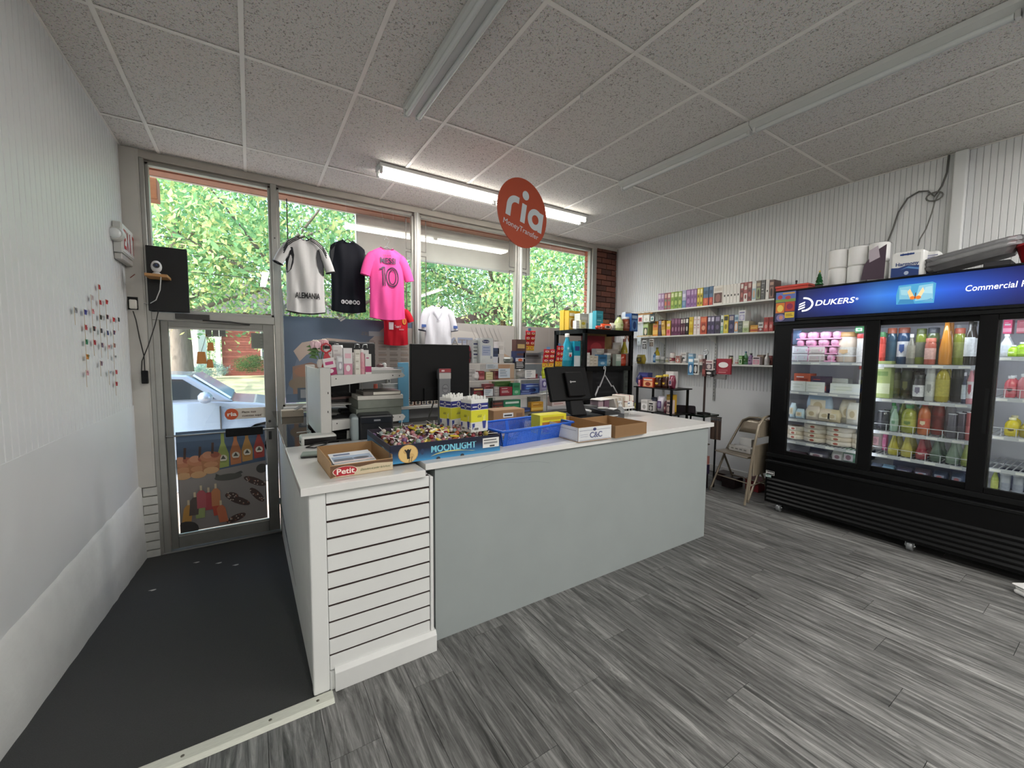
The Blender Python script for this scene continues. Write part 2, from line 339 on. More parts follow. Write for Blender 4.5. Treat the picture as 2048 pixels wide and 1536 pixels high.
struct(MB().box((.255, FD0-.06, .89), (4.455, FD1, .915)).build('trim_10', whiteg, bev=.003))
struct(MB().box((-.72, FD0-.02, -.372), (.26, FD1+.05, -.333)).build('trim_11', mat('8b8b88', .4, .7), bev=.004))
# ---------------------------------------------------------------- outside
struct(MB().box((-14, YW+.1, -.7), (30, 6.6, -.352)).build('sidewalk', mat('cdb5a3', .9, nz=.1, sc_=3)))
struct(MB().box((-40, 6.6, -.8), (60, 12.2, -.34)).build('street', mat('8f9196', .9, nz=.1, sc_=8)))
struct(MB().prism([(-40, 12.2, -.32), (-40, 24, .30), (-40, 60, .9), (-40, 60, -1), (-40, 12.2, -1)], (110, 0, 0)).build('lawn', mat('a39f78', .95, nz=.35, sc_=1.2, bump=.3)))
pink = mat('eab09a', .8, nz=.08, sc_=20, stretch=(1, 12, 12)); brown = mat('a87c68', .8, nz=.1, sc_=10)
struct(MB().box((-2, FD1, 3.055), (6, FD1+.10, CZ)).build('soffit_board', pink))
struct(MB().box((-2, FD1+.10, 3.04), (6, FD1+.24, CZ)).build('soffit_beam', brown))
struct(MB().box((-2, FD1+.24, 3.035), (6, FD1+.28, 3.3)).build('fascia', mat('cfc6bb', .7)))
struct(MB().box((-3, -4.2, CZ+.28), (7, FD1+.24, CZ+.42)).build('roof', dark))
tag(MB().box((-1.3, 5.2, 2.90), (-.70, 5.36, 3.10)).build('beam_end', mat('a06c4c', .8, nz=.15, sc_=9, stretch=(1, 1, 9)), bev=.006), 'stubby brown timber beam end hanging outside above the door', 'beam')
# back of the white sign board hung under the eave
t = thing('sign_board', 'blank white back of a long sign board hung outside the windows', 'sign', (0, 0, 0))
MB().box((1.075, 5.0, 2.63), (3.47, 5.03, 3.12)).build('panel', mat('d9d4cf', .6), t)
MB().box((1.06, 4.985, 2.615), (3.485, 5.045, 2.635)).box((1.06, 4.985, 2.63), (1.08, 5.045, 3.12)).box((3.465, 4.985, 2.63), (3.485, 5.045, 3.12)).build('frame', whiteg, t)
for x in (1.4, 3.1): MB().tube([(x, 5.015, 3.1), (x, 5.015, 3.3)], .006).build('hanger', dark, t)
# leafy street trees
def leafmat(c1, c2, c3):
    M = bpy.data.materials.new('leaf'); M.use_nodes = True; N = M.node_tree.nodes; L = M.node_tree.links; N.clear()
    o = N.new('ShaderNodeOutputMaterial'); d = N.new('ShaderNodeBsdfDiffuse'); t = N.new('ShaderNodeBsdfTranslucent'); mx = N.new('ShaderNodeMixShader'); mx.inputs[0].default_value = .45
    g = N.new('ShaderNodeNewGeometry'); cr = N.new('ShaderNodeValToRGB'); e = cr.color_ramp.elements
    e[0].color = (*hexc(c1), 1); e[1].color = (*hexc(c3), 1); e[1].position = .97; q = e.new(.55); q.color = (*hexc(c2), 1)
    L.new(g.outputs['Random Per Island'], cr.inputs[0])
    for n_ in (d, t): L.new(cr.outputs[0], n_.inputs[0])
    L.new(d.outputs[0], mx.inputs[1]); L.new(t.outputs[0], mx.inputs[2]); L.new(mx.outputs[0], o.inputs[0]); return M
LEAF = leafmat('5f8f66', '98bf84', 'd2d090'); BARK = mat('6d645c', .95, nz=.25, sc_=6, stretch=(3, 3, .6), bump=.8)
def crown(R, n, clumps, ls, seed, flat=.8):
    rg = np.random.default_rng(seed); c = rg.normal(size=(clumps, 3)); c /= np.linalg.norm(c, axis=1)[:, None]; c *= (R*rg.uniform(.25, 1, clumps)**.6)[:, None]; c[:, 2] *= flat
    p = c[rg.integers(0, clumps, n)]+rg.normal(size=(n, 3))*R*.12
    a = rg.normal(size=(n, 3)); a /= np.linalg.norm(a, axis=1)[:, None]; b_ = np.cross(a, rg.normal(size=(n, 3))); b_ /= np.linalg.norm(b_, axis=1)[:, None]
    s = (ls*rg.uniform(.6, 1.3, n))[:, None]; vs = np.concatenate([p-a*s, p+b_*s*.45, p+a*s, p-b_*s*.45], 1).reshape(-1, 3)
    me = bpy.data.meshes.new('foliage'); me.vertices.add(4*n); me.vertices.foreach_set('co', vs.ravel()); me.loops.add(4*n); me.loops.foreach_set('vertex_index', np.arange(4*n)); me.polygons.add(n); me.polygons.foreach_set('loop_start', np.arange(n)*4); me.polygons.foreach_set('loop_total', np.full(n, 4)); me.materials.append(LEAF); me.update(); me.validate(); return me
CR = [crown(3.4, 10500, 56, .08, s) for s in (1, 2, 3)]
def tree(name, label, x, y, zc, k, sz=1., tr=.3, i=0, g=-.3):
    t = thing(name, label, 'tree', (x, y, g), group='street trees beyond the windows')
    pts = [(0, 0, -.3), (.03, 0, (zc-g)*.35), (-.05, .04, (zc-g)*.7), (.05, 0, zc-g)]
    MB().tube(pts, [tr*1.35, tr, tr*.8, tr*.4], 12).build('trunk', BARK, t)
    m = MB(); rg = random.Random(i)
    for q in range(6):
        a = q*1.05+i; d = 2.3*sz; m.tube([(0, 0, (zc-g)*(.5+.06*q)), (math.cos(a)*d*.5, math.sin(a)*d*.5, (zc-g)*(.6+.06*q)), (math.cos(a)*d, math.sin(a)*d, (zc-g)*(.68+.07*q))], [tr*.35, tr*.22, tr*.08], 6)
    m.build('branch', BARK, t)
    o = link('crown', CR[k], t, (0, 0, zc-g), i*1.3); o.scale = (sz, sz, sz); o['kind'] = 'stuff'
for i, (px, y, zc, k, sz, tr, lb) in enumerate([
    (362, 14.5, 5.2, 0, 1., .24, 'leafy street tree with a stout trunk seen through the door glass'),
    (560, 12.5, 5.4, 1, 1., .16, 'leafy tree behind the white jersey with bare dark branches'),
    (235, 18, 5.6, 2, 1.3, .25, 'tall leafy tree spreading over the parked car from the entry wall side'),
    (700, 15, 4.6, 0, 1.1, .18, 'spreading leafy tree behind the black and pink jerseys'),
    (880, 15, 3.4, 2, 1., .16, 'leafy tree below the white sign board in the third window'),
    (998, 12, 4.3, 1, 1., .30, 'thick trunked tree standing behind the round hanging sign'),
    (1115, 10.5, 3.6, 0, .95, .2, 'bright leafy tree filling the last window by the brick pier'),
    (1190, 13, 4.2, 2, 1.2, .2, 'leafy tree half hidden by the outside brick pier'),
    (640, 38, 3.8, 1, 1.8, .3, 'distant leafy tree showing between the white and black jerseys'),
    (820, 36, 3.4, 0, 1.8, .3, 'distant leafy tree showing beside the window post past the pink jersey'),
    (1040, 32, 3.2, 2, 1.7, .3, 'distant leafy tree behind the thick trunked tree'),
    (340, 44, 4.0, 1, 1.8, .3, 'distant leafy tree beyond the white house, behind the black board')]):
    a = YAW+math.atan((px-1024)/FPX); tree('street_tree', lb, y*math.tan(a), y, zc, k, sz, tr, i)
LEAF0 = LEAF; LEAF = leafmat('2f4a2c', '44643c', '6a8a50'); HB = crown(1., 5200, 70, .045, 8); LEAF = leafmat('5f7f8a', '7f9f9a', 'b0c0a0'); HC = crown(1., 3600, 60, .05, 9)
def bush(lb, px, y, r, z, k=0):
    a = YAW+math.atan((px-1024)/FPX); o = link('garden_bush', HC if k else HB, None, (y*math.tan(a), y, z)); o.scale = (r, r*.8, r*.62); return tag(o, lb, 'bush')
bush('rounded dark green bush against the brick house', 504, 23.4, .78, .92)
bush('pale low bush on the lawn behind the copper bells', 423, 23, .7, .72, 1)
bush('small low bush beside the white house corner', 398, 22.0, .5, .6, 1)
# brick house across the road
hx = lambda px, y: y*math.tan(YAW+math.atan((px-1024)/FPX))
t = thing('brick_house', 'red brick house with a white corner pipe across the lawn', 'house', (hx(445, 24.5), 24.5, .2))
m = MB().box((0, 0, -.3), (11, 7, 3.2)).build('wall', mat('8a4b40', .9, nz=.12, sc_=3), t)
for c in range(24):
    MB().box((0, -.02, c*.125), (11, .0, c*.125+.11)).build('brick_course', random.choice([mat('98564a', .9, nz=.2, sc_=8), mat('8a4b40', .9, nz=.2, sc_=8)]), t)
MB().prism([(-.5, -.6, 3.2), (-.5, 3.5, 5.2), (-.5, 7.6, 3.2)], (12, 0, 0)).build('roof', mat('4c4642', .9), t)
MB().box((-.25, -.15, -.3), (-.05, .05, 3.2)).build('corner_pipe', whiteg, t)
for x in (1.6, 5.5):
    f = MB().box((x, -.05, .9), (x+1.3, .0, 2.4)).build('window', whiteg, t); MB().box((x+.08, -.07, .98), (x+1.22, -.05, 2.32)).build('pane', mat('3d4a55', .1), f)
t = thing('white_house', 'white clapboard house past the street tree, mostly hidden by leaves', 'house', (hx(200, 33), 33, .3))
MB().box((0, 0, -.3), (4.6, 6, 3.0)).build('wall', mat('e2e0da', .8), t); MB().prism([(-.4, -.4, 3.0), (-.4, 3, 4.6), (-.4, 6.4, 3.0)], (5.4, 0, 0)).build('roof', mat('8a8682', .9), t)
for x in (.8, 3.0):
    f = MB().box((x, -.05, .8), (x+.8, 0, 2.2)).build('window', whiteg, t); MB().box((x+.07, -.07, .87), (x+.73, -.05, 2.13)).build('pane', mat('5b6670', .1), f)
t = thing('porch_roof', 'dark sloping shed roof edge beyond the third window', 'roof', (0, 0, 0))
a, b_, c_ = P(900, 640, y=11), P(1014, 609, y=11), P(1014, 622, y=11)
MB().prism([a, b_, c_, P(900, 655, y=11)], (0, .35, 0)).build('roof_slab', mat('4a3631', .9), t); MB().box((c_.x-.12, 11.05, -.5), (c_.x-.02, 11.15, c_.z)).build('post', mat('4a3631', .9), t)
for k, (z0, z1) in enumerate(((2.4, 3.0), (2.1, 2.6), (1.75, 2.2))):
    tag(MB().tube([(-8+i, 11.5, z0+1.6+(z1-z0)*i/26-.35*math.sin(PI*i/26)) for i in range(27)], .008, 5).build('utility_wire', dark), '%s black utility wire from the top strung along the street' % ORD[k], 'wire', 'utility wires along the street')
# silver car at the kerb, nose toward the larger windows
def car(x0, y0, z0):
    t = thing('parked_car', 'silver blue hatchback car parked on the street outside the door', 'car', (x0, y0, z0))
    paint = mat('8391a2', .25, .35, nz=.02, coat=.6); glass = mat('20272c', .05, nz=0, spec=.8); blk = mat('17181a', .5)
    body = [(-2.15, .32), (-2.2, .75), (-2.1, .98), (-1.7, 1.02), (.75, .98), (1.3, .92), (1.9, .80), (2.15, .62), (2.2, .35), (1.95, .22), (-1.95, .22)]
    arch = lambda cx: [(cx+.36*math.cos(a), .33+.36*math.sin(a)) for a in [PI*k/8 for k in range(9)]]
    prof = [(2.2, .35), (1.95, .22), (1.82, .22)]+[(p[0]+.0, p[1]) for p in arch(1.38)]+[(.9, .22), (-.9, .22)]+arch(-1.35)+[(-1.85, .22), (-2.15, .32), (-2.2, .75), (-2.1, 1.05), (-1.7, 1.10), (.75, 1.06), (1.3, 1.0), (1.9, .88), (2.15, .68)]
    W2 = .88; vs = [];  n = len(prof)
    def ring(yy, k): return [(x, yy*(1-.05*max(0, z-.6)/.4), z) for x, z in prof]
    m = MB(); A = ring(-W2, 0); B = ring(W2, 0)
    m.add(A+B, [tuple(range(n-1, -1, -1)), tuple(range(n, 2*n))]+[(i, (i+1) % n, (i+1) % n+n, i+n) for i in range(n)])
    m.build('body', paint, t, bev=.03, seg=2)
    cab = [(-1.95, 1.07), (-1.45, 1.42), (-.5, 1.50), (.42, 1.45), (.98, 1.04)]
    m = MB(); k = len(cab); A = [(x, -.84+.17*(z-1)/.5, z) for x, z in cab]; B = [(x, -y, z) for x, y, z in A]
    m.add(A+B, [tuple(range(k)), tuple(range(2*k-1, k-1, -1))]+[(i, i+k, (i+1) % k+k, (i+1) % k) for i in range(k)]); m.build('roof', paint, t, bev=.03, seg=2)
    for nm, q in (('side_window', [(-.25, 1.10), (-.25, 1.42), (.36, 1.39), (.74, 1.10)]), ('side_window', [(-1.55, 1.10), (-1.3, 1.36), (-.33, 1.42), (-.33, 1.10)])):
        for s in (-1, 1): m = MB().prism([(x, s*(.855-.17*(z-1)/.5), z) for x, z in q], (0, s*-.012, 0)); m.build(nm, glass, t)
    m = MB().prism([(.47, -.60, 1.435), (.47, .60, 1.435), (.93, .74, 1.08), (.93, -.74, 1.08)], (.02, 0, .02)); m.build('windscreen', mat('8fb4c4', .08, nz=0, spec=.9), t)
    for s in (-1, 1):
        q = MB().ball((0, 0, 0), .12, 10, sq=(.8, 1.1, .75)).build('door_mirror', paint, t, (.64, s*.98, 1.13))
        MB().box((-.03, -.1*s, -.02), (.03, .0, .02)).build('arm', blk, q)
        MB().box((-.15, s*.885-.01, .80), (.1, s*.885+.01, .83)).build('door_handle', paint, t)
        for cx in (1.38, -1.35):
            w = MB().lathe([(.2, -.1), (.31, -.1), (.33, -.05), (.33, .05), (.31, .1), (.2, .1)], (0, 0, 0), 24, M=Matrix.Rotation(PI/2, 4, 'X')).build('wheel', blk, t, (cx, s*.79, .33))
            sp = MB().lathe([(.205, -.06), (.205, .06), (.02, .06)], (0, 0, 0), 20, M=Matrix.Rotation(PI/2, 4, 'X'))
            for a in range(5): sp.cbox((.1, 0, 0), (.2, .2, .045), 0, Matrix.Rotation(a*2*PI/5, 4, 'Y'))
            sp.build('rim', mat('8d9094', .3, .8), w)
        MB().ball((0, 0, 0), .1, 10, sq=(1.4, .8, .7)).build('headlamp', mat('dfe6ea', .1), t, (2.0, s*.66, .70))
    MB().box((.80, -.895, .35), (.815, .895, .98)).build('door_seam', dark, t)
    MB().box((-.45, -.55, .9), (-.25, -.2, 1.3)).build('seat', blk, t, bev=.04)
car(-1.22, 8.4, -.34)
# ---------------------------------------------------------------- fluorescent fixtures
tubeoff = mat('c9cdcc', .25, nz=.02, spec=.6); fixw = mat('c4c6c4', .4, nz=.02)
LIT = mat('fffaf0', .3, nz=0, emit=14.)
def fixture(label, c, L, rz, lit=False, segs=1, w=.12, group='fluorescent ceiling fixtures', power=60, tubes=2):
    t = thing('strip_light', label, 'light fixture', c, rz, group)
    MB().prism([(-L/2, -w/2, 0), (-L/2, -w/2, -.028), (-L/2, -w*.22, -.052), (-L/2, w*.22, -.052), (-L/2, w/2, -.028), (-L/2, w/2, 0)], (L, 0, 0)).build('housing', fixw, t)
    sl = L/segs
    for k in range(segs):
        a = -L/2+k*sl
        for s in ((-1, 1) if tubes == 2 else (.55,)):
            q = MB().tube([(a+.03, s*w*.33, -.062), (a+sl-.03, s*w*.33, -.062)], .016, 12).build('tube', LIT if lit else tubeoff, t)
            for e in (a+.018, a+sl-.018): MB().cbox((e, s*w*.33, -.055), (.02, .036, .05)).build('socket', whiteg, q, bev=.003)
    if lit:
        l = lamp('tube_glow', 'AREA', (0, 0, -.085), power, (1, .975, .94), shape='RECTANGLE', size=L*.96, size_y=w); l.parent = t
    return t
fixture('unlit twin tube ceiling fixture ending above the counter front', (.975, 1.62, CZ-.001), 2.4, PI/2)
fixture('long unlit ceiling fixture along the shelf wall, section beside the window end', (3.10, 2.255, CZ-.001), 1.22, PI/2, w=.15, tubes=1)
fixture('long unlit ceiling fixture along the shelf wall, section over the refrigerator front', (3.10, 1.03, CZ-.001), 1.22, PI/2, w=.15, tubes=1)
f3 = fixture('long unlit ceiling fixture along the shelf wall, section cropped by the frame', (3.10, -.20, CZ-.001), 1.22, PI/2, w=.15, tubes=1)
MB().box((-.01+.60, -.08, -.085), (.01+.60, .08, .001)).build('strap', mat('23232c', .6), f3)
fixture('lit ceiling fixture over the jerseys, near its round hanging sign', (2.22, 3.80, CZ-.001), 2.44, 0, True, 2, w=.16, power=55)
for k, (x, y) in enumerate(((.3, -1.2), (2.4, -1.2), (4.0, -1.2), (2.0, -3.0))):
    fixture('lit ceiling fixture at the back of the store, %s from the entry wall' % ORD[k], (x, y, CZ-.001), 2.2, PI/2, True, 1, power=48, group='rear store fixtures')
# ---------------------------------------------------------------- product builder
def frames(o, w, h, d, pat, cols, seed):
    """front print of a carton: cols[0] is the board, the rest is printed"""
    rg = random.Random(seed); c = cols[1:] or ['e8e6e0']; g = lambda i: c[i % len(c)]; it = []
    if pat == 'spine': it = [('r', .12, .70, .88, .93, g(0)), ('r', .2, .10, .8, .62, g(1)), ('e', .5, .36, .28, .14, g(2))]
    elif pat == 'band': it = [('r', 0, .12, 1, .40, g(0)), ('r', .15, .6, .85, .72, g(1)), ('r', .15, .78, .6, .83, g(2))]
    elif pat == 'two': it = [('r', 0, 0, 1, .42, g(0)), ('r', .15, .62, .85, .8, g(1)), ('e', .5, .25, .25, .12, g(2))]
    elif pat == 'pic': it = [('r', .08, .08, .92, .62, g(0)), ('e', .5, .34, .26, .22, g(1)), ('r', .1, .72, .9, .88, g(2))]
    elif pat == 'dot': it = [('e', .5, .42, .22, .06*min(3, w/h*6), g(0)), ('l', [(.5, .55), (.5, .9)], .01, 'a8a6a0')]
    elif pat == 'logo': it = [('e', .5, .6, .33, .18, g(0)), ('r', .2, .2, .8, .32, g(1)), ('r', .2, .1, .7, .15, g(2))]
    elif pat == 'lines': it = [('r', .12, .8-.15*k, .5+.4*rg.random(), .86-.15*k, g(k)) for k in range(5)]
    if it: art(o, (-w/2, -d/2, 0), (w, 0, 0), (0, 0, h), it)
PROF = {
    'bottle': ([(.42, 0), (.5, .03), (.5, .52), (.44, .63), (.22, .80), (.19, .85), (.19, .92)], [(.23, .89), (.23, .99), (.19, 1)]),
    'round': ([(.40, 0), (.5, .05), (.5, .62), (.40, .76), (.22, .84), (.2, .90)], [(.26, .87), (.26, .99), (.22, 1)]),
    'cone': ([(.42, 0), (.5, .04), (.48, .3), (.2, .78), (.17, .93)], [(.21, .91), (.21, .99), (.17, 1)]),
    'jar': ([(.44, 0), (.5, .04), (.5, .74), (.43, .84), (.41, .87)], [(.46, .85), (.46, .98), (.42, 1)]),
    'can': ([(.42, 0), (.5, .04), (.5, .93), (.44, .97)], [(.44, .965), (.44, .99), (.40, 1)]),
    'tub': ([(.40, 0), (.43, .02), (.49, .86)], [(.53, .85), (.53, .98), (.5, 1)])}
def product(kind, name, label, cat, loc, w, h, d, rz, cols, group=None, pat='band', seed=0, lab=(.18, .5), tilt=0.):
    if kind == 'box':
        o = MB().box((-w/2, -d/2, 0), (w/2, d/2, h)).build(name, mat(cols[0], .42, nz=.03), None, loc, rz=rz); frames(o, w, h, d, pat, cols, seed)
    elif kind in ('pouch', 'bag'):
        m = MB(); N = 8; vs = []
        for k in range(N+1):
            v = k/N; t = math.sin(PI*min(1, v*1.02+.02))**.55*(1-.35*v if kind == 'bag' else 1); ww = w/2*(1-.06*math.sin(PI*v*3)-(.25*max(0, v-.75)*4 if kind == 'bag' else 0))
            for a in range(12): q = 2*PI*a/12; vs.append((ww*math.copysign(abs(math.cos(q))**.6, math.cos(q)), d/2*max(.04, t)*math.copysign(abs(math.sin(q))**.8, math.sin(q)), h*v))
        m.add(vs, [(k*12+a, k*12+(a+1) % 12, (k+1)*12+(a+1) % 12, (k+1)*12+a) for k in range(N) for a in range(12)]+[tuple(range(11, -1, -1)), tuple(range(N*12, N*12+12))], 0, True)
        o = m.build(name, mat(cols[0], .3, nz=.05, sc_=20, bump=.2), None, loc, rz=rz)
        if len(cols) > 1: art(o, (-w*.3, -d/2-.002, h*.25), (w*.6, 0, 0), (0, 0, h*.45), [('r', 0, 0, 1, 1, cols[1]), ('e', .5, .5, .3, .35, cols[2 % len(cols)])])
    else:
        pr, cp = PROF[kind]; A = lambda q: [(r*w, z*h) for r, z in q]
        o = MB().lathe(A(pr), n=16, sy=d/w).build(name, mat(cols[0], .12, nz=.03, spec=.6), None, loc, rz=rz)
        MB().lathe(A(cp), n=16, sy=d/w).build('cap' if kind != 'can' else 'lid', mat(cols[1] if len(cols) > 1 else 'e0e0e0', .35), o)
        if len(cols) > 2 and kind != 'cone' or (kind == 'cone' and len(cols) > 2):
            a, b = lab; rr = .505 if kind != 'cone' else .49
            MB().lathe([(rr*w, a*h), (rr*w, b*h)] if kind != 'tub' else [(.46*w, a*h), (.49*w, b*h)], n=16, sy=d/w).build('label', mat(cols[2], .5, nz=.2, sc_=60), o)
            if len(cols) > 3: art(o, (-w*.2, -d*.512, h*(a+.08)), (w*.4, 0, 0), (0, 0, h*(b-a-.16)), [('r', 0, .3, 1, 1, cols[3]), ('e', .5, .4, .3, .3, cols[min(4, len(cols)-1)])], lift=.002)
    if tilt: o.rotation_euler = (0, tilt, rz)
    return tag(o, label, cat, group)
def onY(kind, name, label, cat, y, pl, pr, pt, pb, z0=None, d=.06, cols=('cccccc',), dz=0, **k):
    """a product whose front stands in the plane y, seen between photo columns pl..pr and rows pt..pb"""
    a, b, t = P(pl, pb, y=y), P(pr, pb, y=y), P((pl+pr)/2, pt, y=y); z = z0 if z0 is not None else (a.z+b.z)/2
    w = max(.008, b.x-a.x); h = max(.01, t.z-z)
    if kind not in ('box', 'pouch', 'bag'): d = w
    return product(kind, name, label, cat, ((a.x+b.x)/2, y+d/2, z+dz), w, h, d, 0, cols, **k)
def onX(kind, name, label, cat, x, pl, pr, pt, pb, z0=None, d=.06, cols=('cccccc',), **k):
    """the same for the plane x, facing the entry wall"""
    a, b, t = P(pl, pb, x=x), P(pr, pb, x=x), P((pl+pr)/2, pt, x=x); z = z0 if z0 is not None else (a.z+b.z)/2
    w = max(.008, a.y-b.y-.002); h = max(.01, t.z-z)
    if kind not in ('box', 'pouch', 'bag'): d = w
    return product(kind, name, label, cat, (x+d/2, (a.y+b.y)/2, z), w, h, d, -PI/2, cols, **k)
# ---------------------------------------------------------------- counters
grey = mat('979e9d', .6, nz=.03, sc_=5, bump=.03); quartz = mat('dddcd9', .16, nz=.03, sc_=5, spec=.5)
t = thing('service_counter', 'long grey painted counter body under the white quartz top', 'counter', (1.9, 2.24, 0))
def rel(m, t): return t
CX0, CX1, CY0 = .745, 3.045, 1.86
o = (-1.9, -2.24, 0)
def at(t, a, b): return [a[i]-t.location[i] for i in range(3)], [b[i]-t.location[i] for i in range(3)]
MB().box(*at(t, (CX0, CY0, .001), (CX1, CY0+.02, .893))).build('front_panel', grey, t)
art(t, V((CX0, CY0, .001))-t.location, (CX1-CX0, 0, 0), (0, 0, .89), [('l', [(.11, .955), (.14, .975), (.18, .972), (.22, .955), (.27, .945), (.31, .92)], .0018, '7f8685')], name='hairline_mark')
MB().box(*at(t, (CX1-.02, CY0+.02, .001), (CX1, 2.62, .893))).build('end_panel', grey, t)
MB().box(*at(t, (CX0, CY0+.02, .001), (CX0+.02, 2.62, .893))).build('end_panel', grey, t)
MB().box(*at(t, (CX0+.02, 2.60, .001), (CX1-.02, 2.62, .893))).build('back_panel', white, t)
tag(MB().box((.689, 1.838, .894), (3.087, 2.662, .926)).build('worktop', quartz, bev=.002), 'white quartz worktop laid over the long grey counter', 'worktop')
pa = mat('dcdddb', .5, nz=.025, sc_=4)
t = thing('slatwall_counter', 'white slatted counter wing beside the dark entrance ramp', 'counter', (.44, 1.813, 0))
YS = 1.813
pt = lambda a, b: at(t, a, b)
MB().box(*pt((.180, YS, .002), (.245, YS+.04, .873))).build('corner_post', pa, t, bev=.006, seg=2)
MB().box(*pt((.245, YS+.011, .06), (.70, YS+.03, .873))).build('backing', mat('2a1512', .8), t)
gz = [.873]+[.818-.0736*k for k in range(10)]+[.085]
for k in range(11): MB().box(*pt((.246, YS+.002, gz[k+1]+.0053), (.697, YS+.0105, gz[k]-(.0053 if k else 0)))).build('slat', pa, t, bev=.001)
MB().box(*pt((.245, YS, .002), (.70, YS+.01, .084))).build('foot_panel', pa, t)
MB().box(*pt((.700, YS-.002, .10), (.716, YS+.05, .868))).build('edge_strip', pa, t, bev=.002)
MB().prism([V(q)-t.location for q in ((.262, YS-.02, .001), (.262, YS-.02, .082), (.262, YS-.006, .102), (.262, YS+.02, .102), (.262, YS+.02, .001))], (.462, 0, 0)).build('base_board', mat('d5d6d4', .5, nz=.06, sc_=6), t, bev=.001)
MB().prism([V(q)-t.location for q in ((.186, YS+.04, .876), (.186, YS+.04, -.02), (.205, 4.45, RZ(4.45)+.002), (.205, 4.45, .876))], (.02, 0, 0)).build('side_panel', mat('c9cac7', .85, nz=.05, sc_=14, stretch=(1, 3, .8), bump=.7), t)
MB().box(*pt((.69, YS+.06, .002), (.71, 2.6, .87))).build('inner_panel', white, t)
MB().box(*pt((.21, 4.40, .002), (.71, 4.44, .876))).build('end_panel', white, t)
tag(MB().box((.150, 1.790, .877), (.672, 2.640, .910)).build('wing_top', quartz, bev=.002), 'white quartz top of the slatted counter wing', 'worktop')
tag(MB().box((.156, 2.644, .878), (.74, 4.50, .894)).build('glass_sheet', mat('0c0a0a', .04, nz=0, spec=.6), bev=.001), 'glossy black glass sheet covering the back of the counter wing', 'glass top')
tag(MB().box((.74, 3.30, .86), (3.2, 4.46, .88)).box((.76, 3.32, .002), (.80, 4.44, .86)).box((3.1, 3.32, .002), (3.14, 4.44, .86)).build('back_bench', mat('6f6d6a', .5), bev=.002), 'low grey back bench under the windows behind the counter', 'bench')
# ---------------------------------------------------------------- three door refrigerator along the shelf wall
FX, FY1, FY0 = 4.12, 1.925, .065
blk = mat('060607', .42, nz=.02, spec=.2); blk2 = mat('0c0d0e', .4, nz=.02, spec=.25); inner = mat('dfe1ea', .35, nz=.02)
t = FR = thing('display_refrigerator', 'black three door glass merchandiser with a lit blue header', 'refrigerator', (FX, (FY0+FY1)/2, 0))
def F(a, b): return at(FR, a, b)
m = MB().box(*F((FX+.03, FY1-.04, .10), (XR-.03, FY1, 2.05))).box(*F((FX+.03, FY0, .10), (XR-.03, FY0+.04, 2.05))).box(*F((XR-.07, FY0+.04, .10), (XR-.03, FY1-.04, 2.05)))
m.box(*F((FX+.03, FY0+.04, .10), (XR-.07, FY1-.04, .52))).box(*F((FX+.03, FY0+.04, 1.74), (XR-.07, FY1-.04, 2.05)))
m.build('cabinet', blk, t, bev=.004)
MB().box(*F((XR-.085, FY0+.04, .52), (XR-.072, FY1-.04, 1.74))).box(*F((FX+.1, FY1-.053, .52), (XR-.085, FY1-.041, 1.74))).box(*F((FX+.1, FY0+.041, .52), (XR-.085, FY0+.053, 1.74))).box(*F((FX+.1, FY0+.053, .521), (XR-.085, FY1-.053, .53))).box(*F((FX+.1, FY0+.053, 1.72), (XR-.085, FY1-.053, 1.739))).build('liner', inner, t)
# header: backlit sign
def headmat():
    M = mat('0a1240', .35, nz=0).copy(); N = M.node_tree.nodes; L = M.node_tree.links; b = N['Principled BSDF']
    tc = N.new('ShaderNodeTexCoord'); sp = N.new('ShaderNodeSeparateXYZ'); L.new(tc.outputs['Generated'], sp.inputs[0])
    cy = N.new('ShaderNodeValToRGB'); e = cy.color_ramp.elements; e[0].position = 0; e[0].color = (.012, .02, .12, 1); e[1].position = 1; e[1].color = (.012, .016, .075, 1)
    for p_, c in ((.25, (.02, .035, .26, 1)), (.42, (.035, .13, .72, 1)), (.55, (.03, .22, .95, 1)), (.66, (.06, .25, .8, 1)), (.78, (.025, .06, .42, 1)), (.9, (.02, .035, .22, 1))): q = e.new(p_); q.color = c
    cz = N.new('ShaderNodeValToRGB'); e = cz.color_ramp.elements; e[0].color = (.25, .25, .25, 1); e[1].color = (.3, .3, .3, 1); q = e.new(.55); q.color = (1, 1, 1, 1)
    mu = N.new('ShaderNodeMix'); mu.data_type = 'RGBA'; mu.blend_type = 'MULTIPLY'; mu.inputs[0].default_value = 1
    L.new(sp.outputs['Y'], cy.inputs[0]); L.new(sp.outputs['Z'], cz.inputs[0]); L.new(cy.outputs[0], mu.inputs[6]); L.new(cz.outputs[0], mu.inputs[7])
    L.new(mu.outputs[2], b.inputs['Emission Color']); b.inputs['Emission Strength'].default_value = 1.0; return M
YS1 = P(1590, 610, x=FX).y
MB().box(*F((FX, FY0, 1.80), (FX+.035, YS1, 2.040))).build('header_sign', headmat(), t)
MB().box(*F((FX-.006, FY0-.02, 1.775), (FX+.03, FY1, 1.798))).box(*F((FX-.006, FY0-.02, 2.042), (FX+.03, FY1, 2.056))).box(*F((FX-.006, YS1, 1.79), (FX+.03, FY1, 2.05))).build('header_frame', blk2, t, bev=.003)
glow = mat('ffffff', .4, nz=0, emit=1.0); lx = FX-.001
def onF(px, py): return P(px, py, x=lx)-FR.location
text('DUKERS', onF(1629, 611.5), (0, -1, 0), (-1, 0, 0), .045, glow, t, width=(onF(1629, 610)-onF(1708, 604)).y, shear=.2, bold=.012)
text('®', onF(1711, 600), (0, -1, 0), (-1, 0, 0), .018, glow, t)
text('Commercial Refrigeration', onF(1929, 583), (0, -1, 0), (-1, 0, 0), .040, glow, t, width=(onF(1929, 583)-onF(2036, 573)).y*24/11.6, shear=.12, bold=.004)
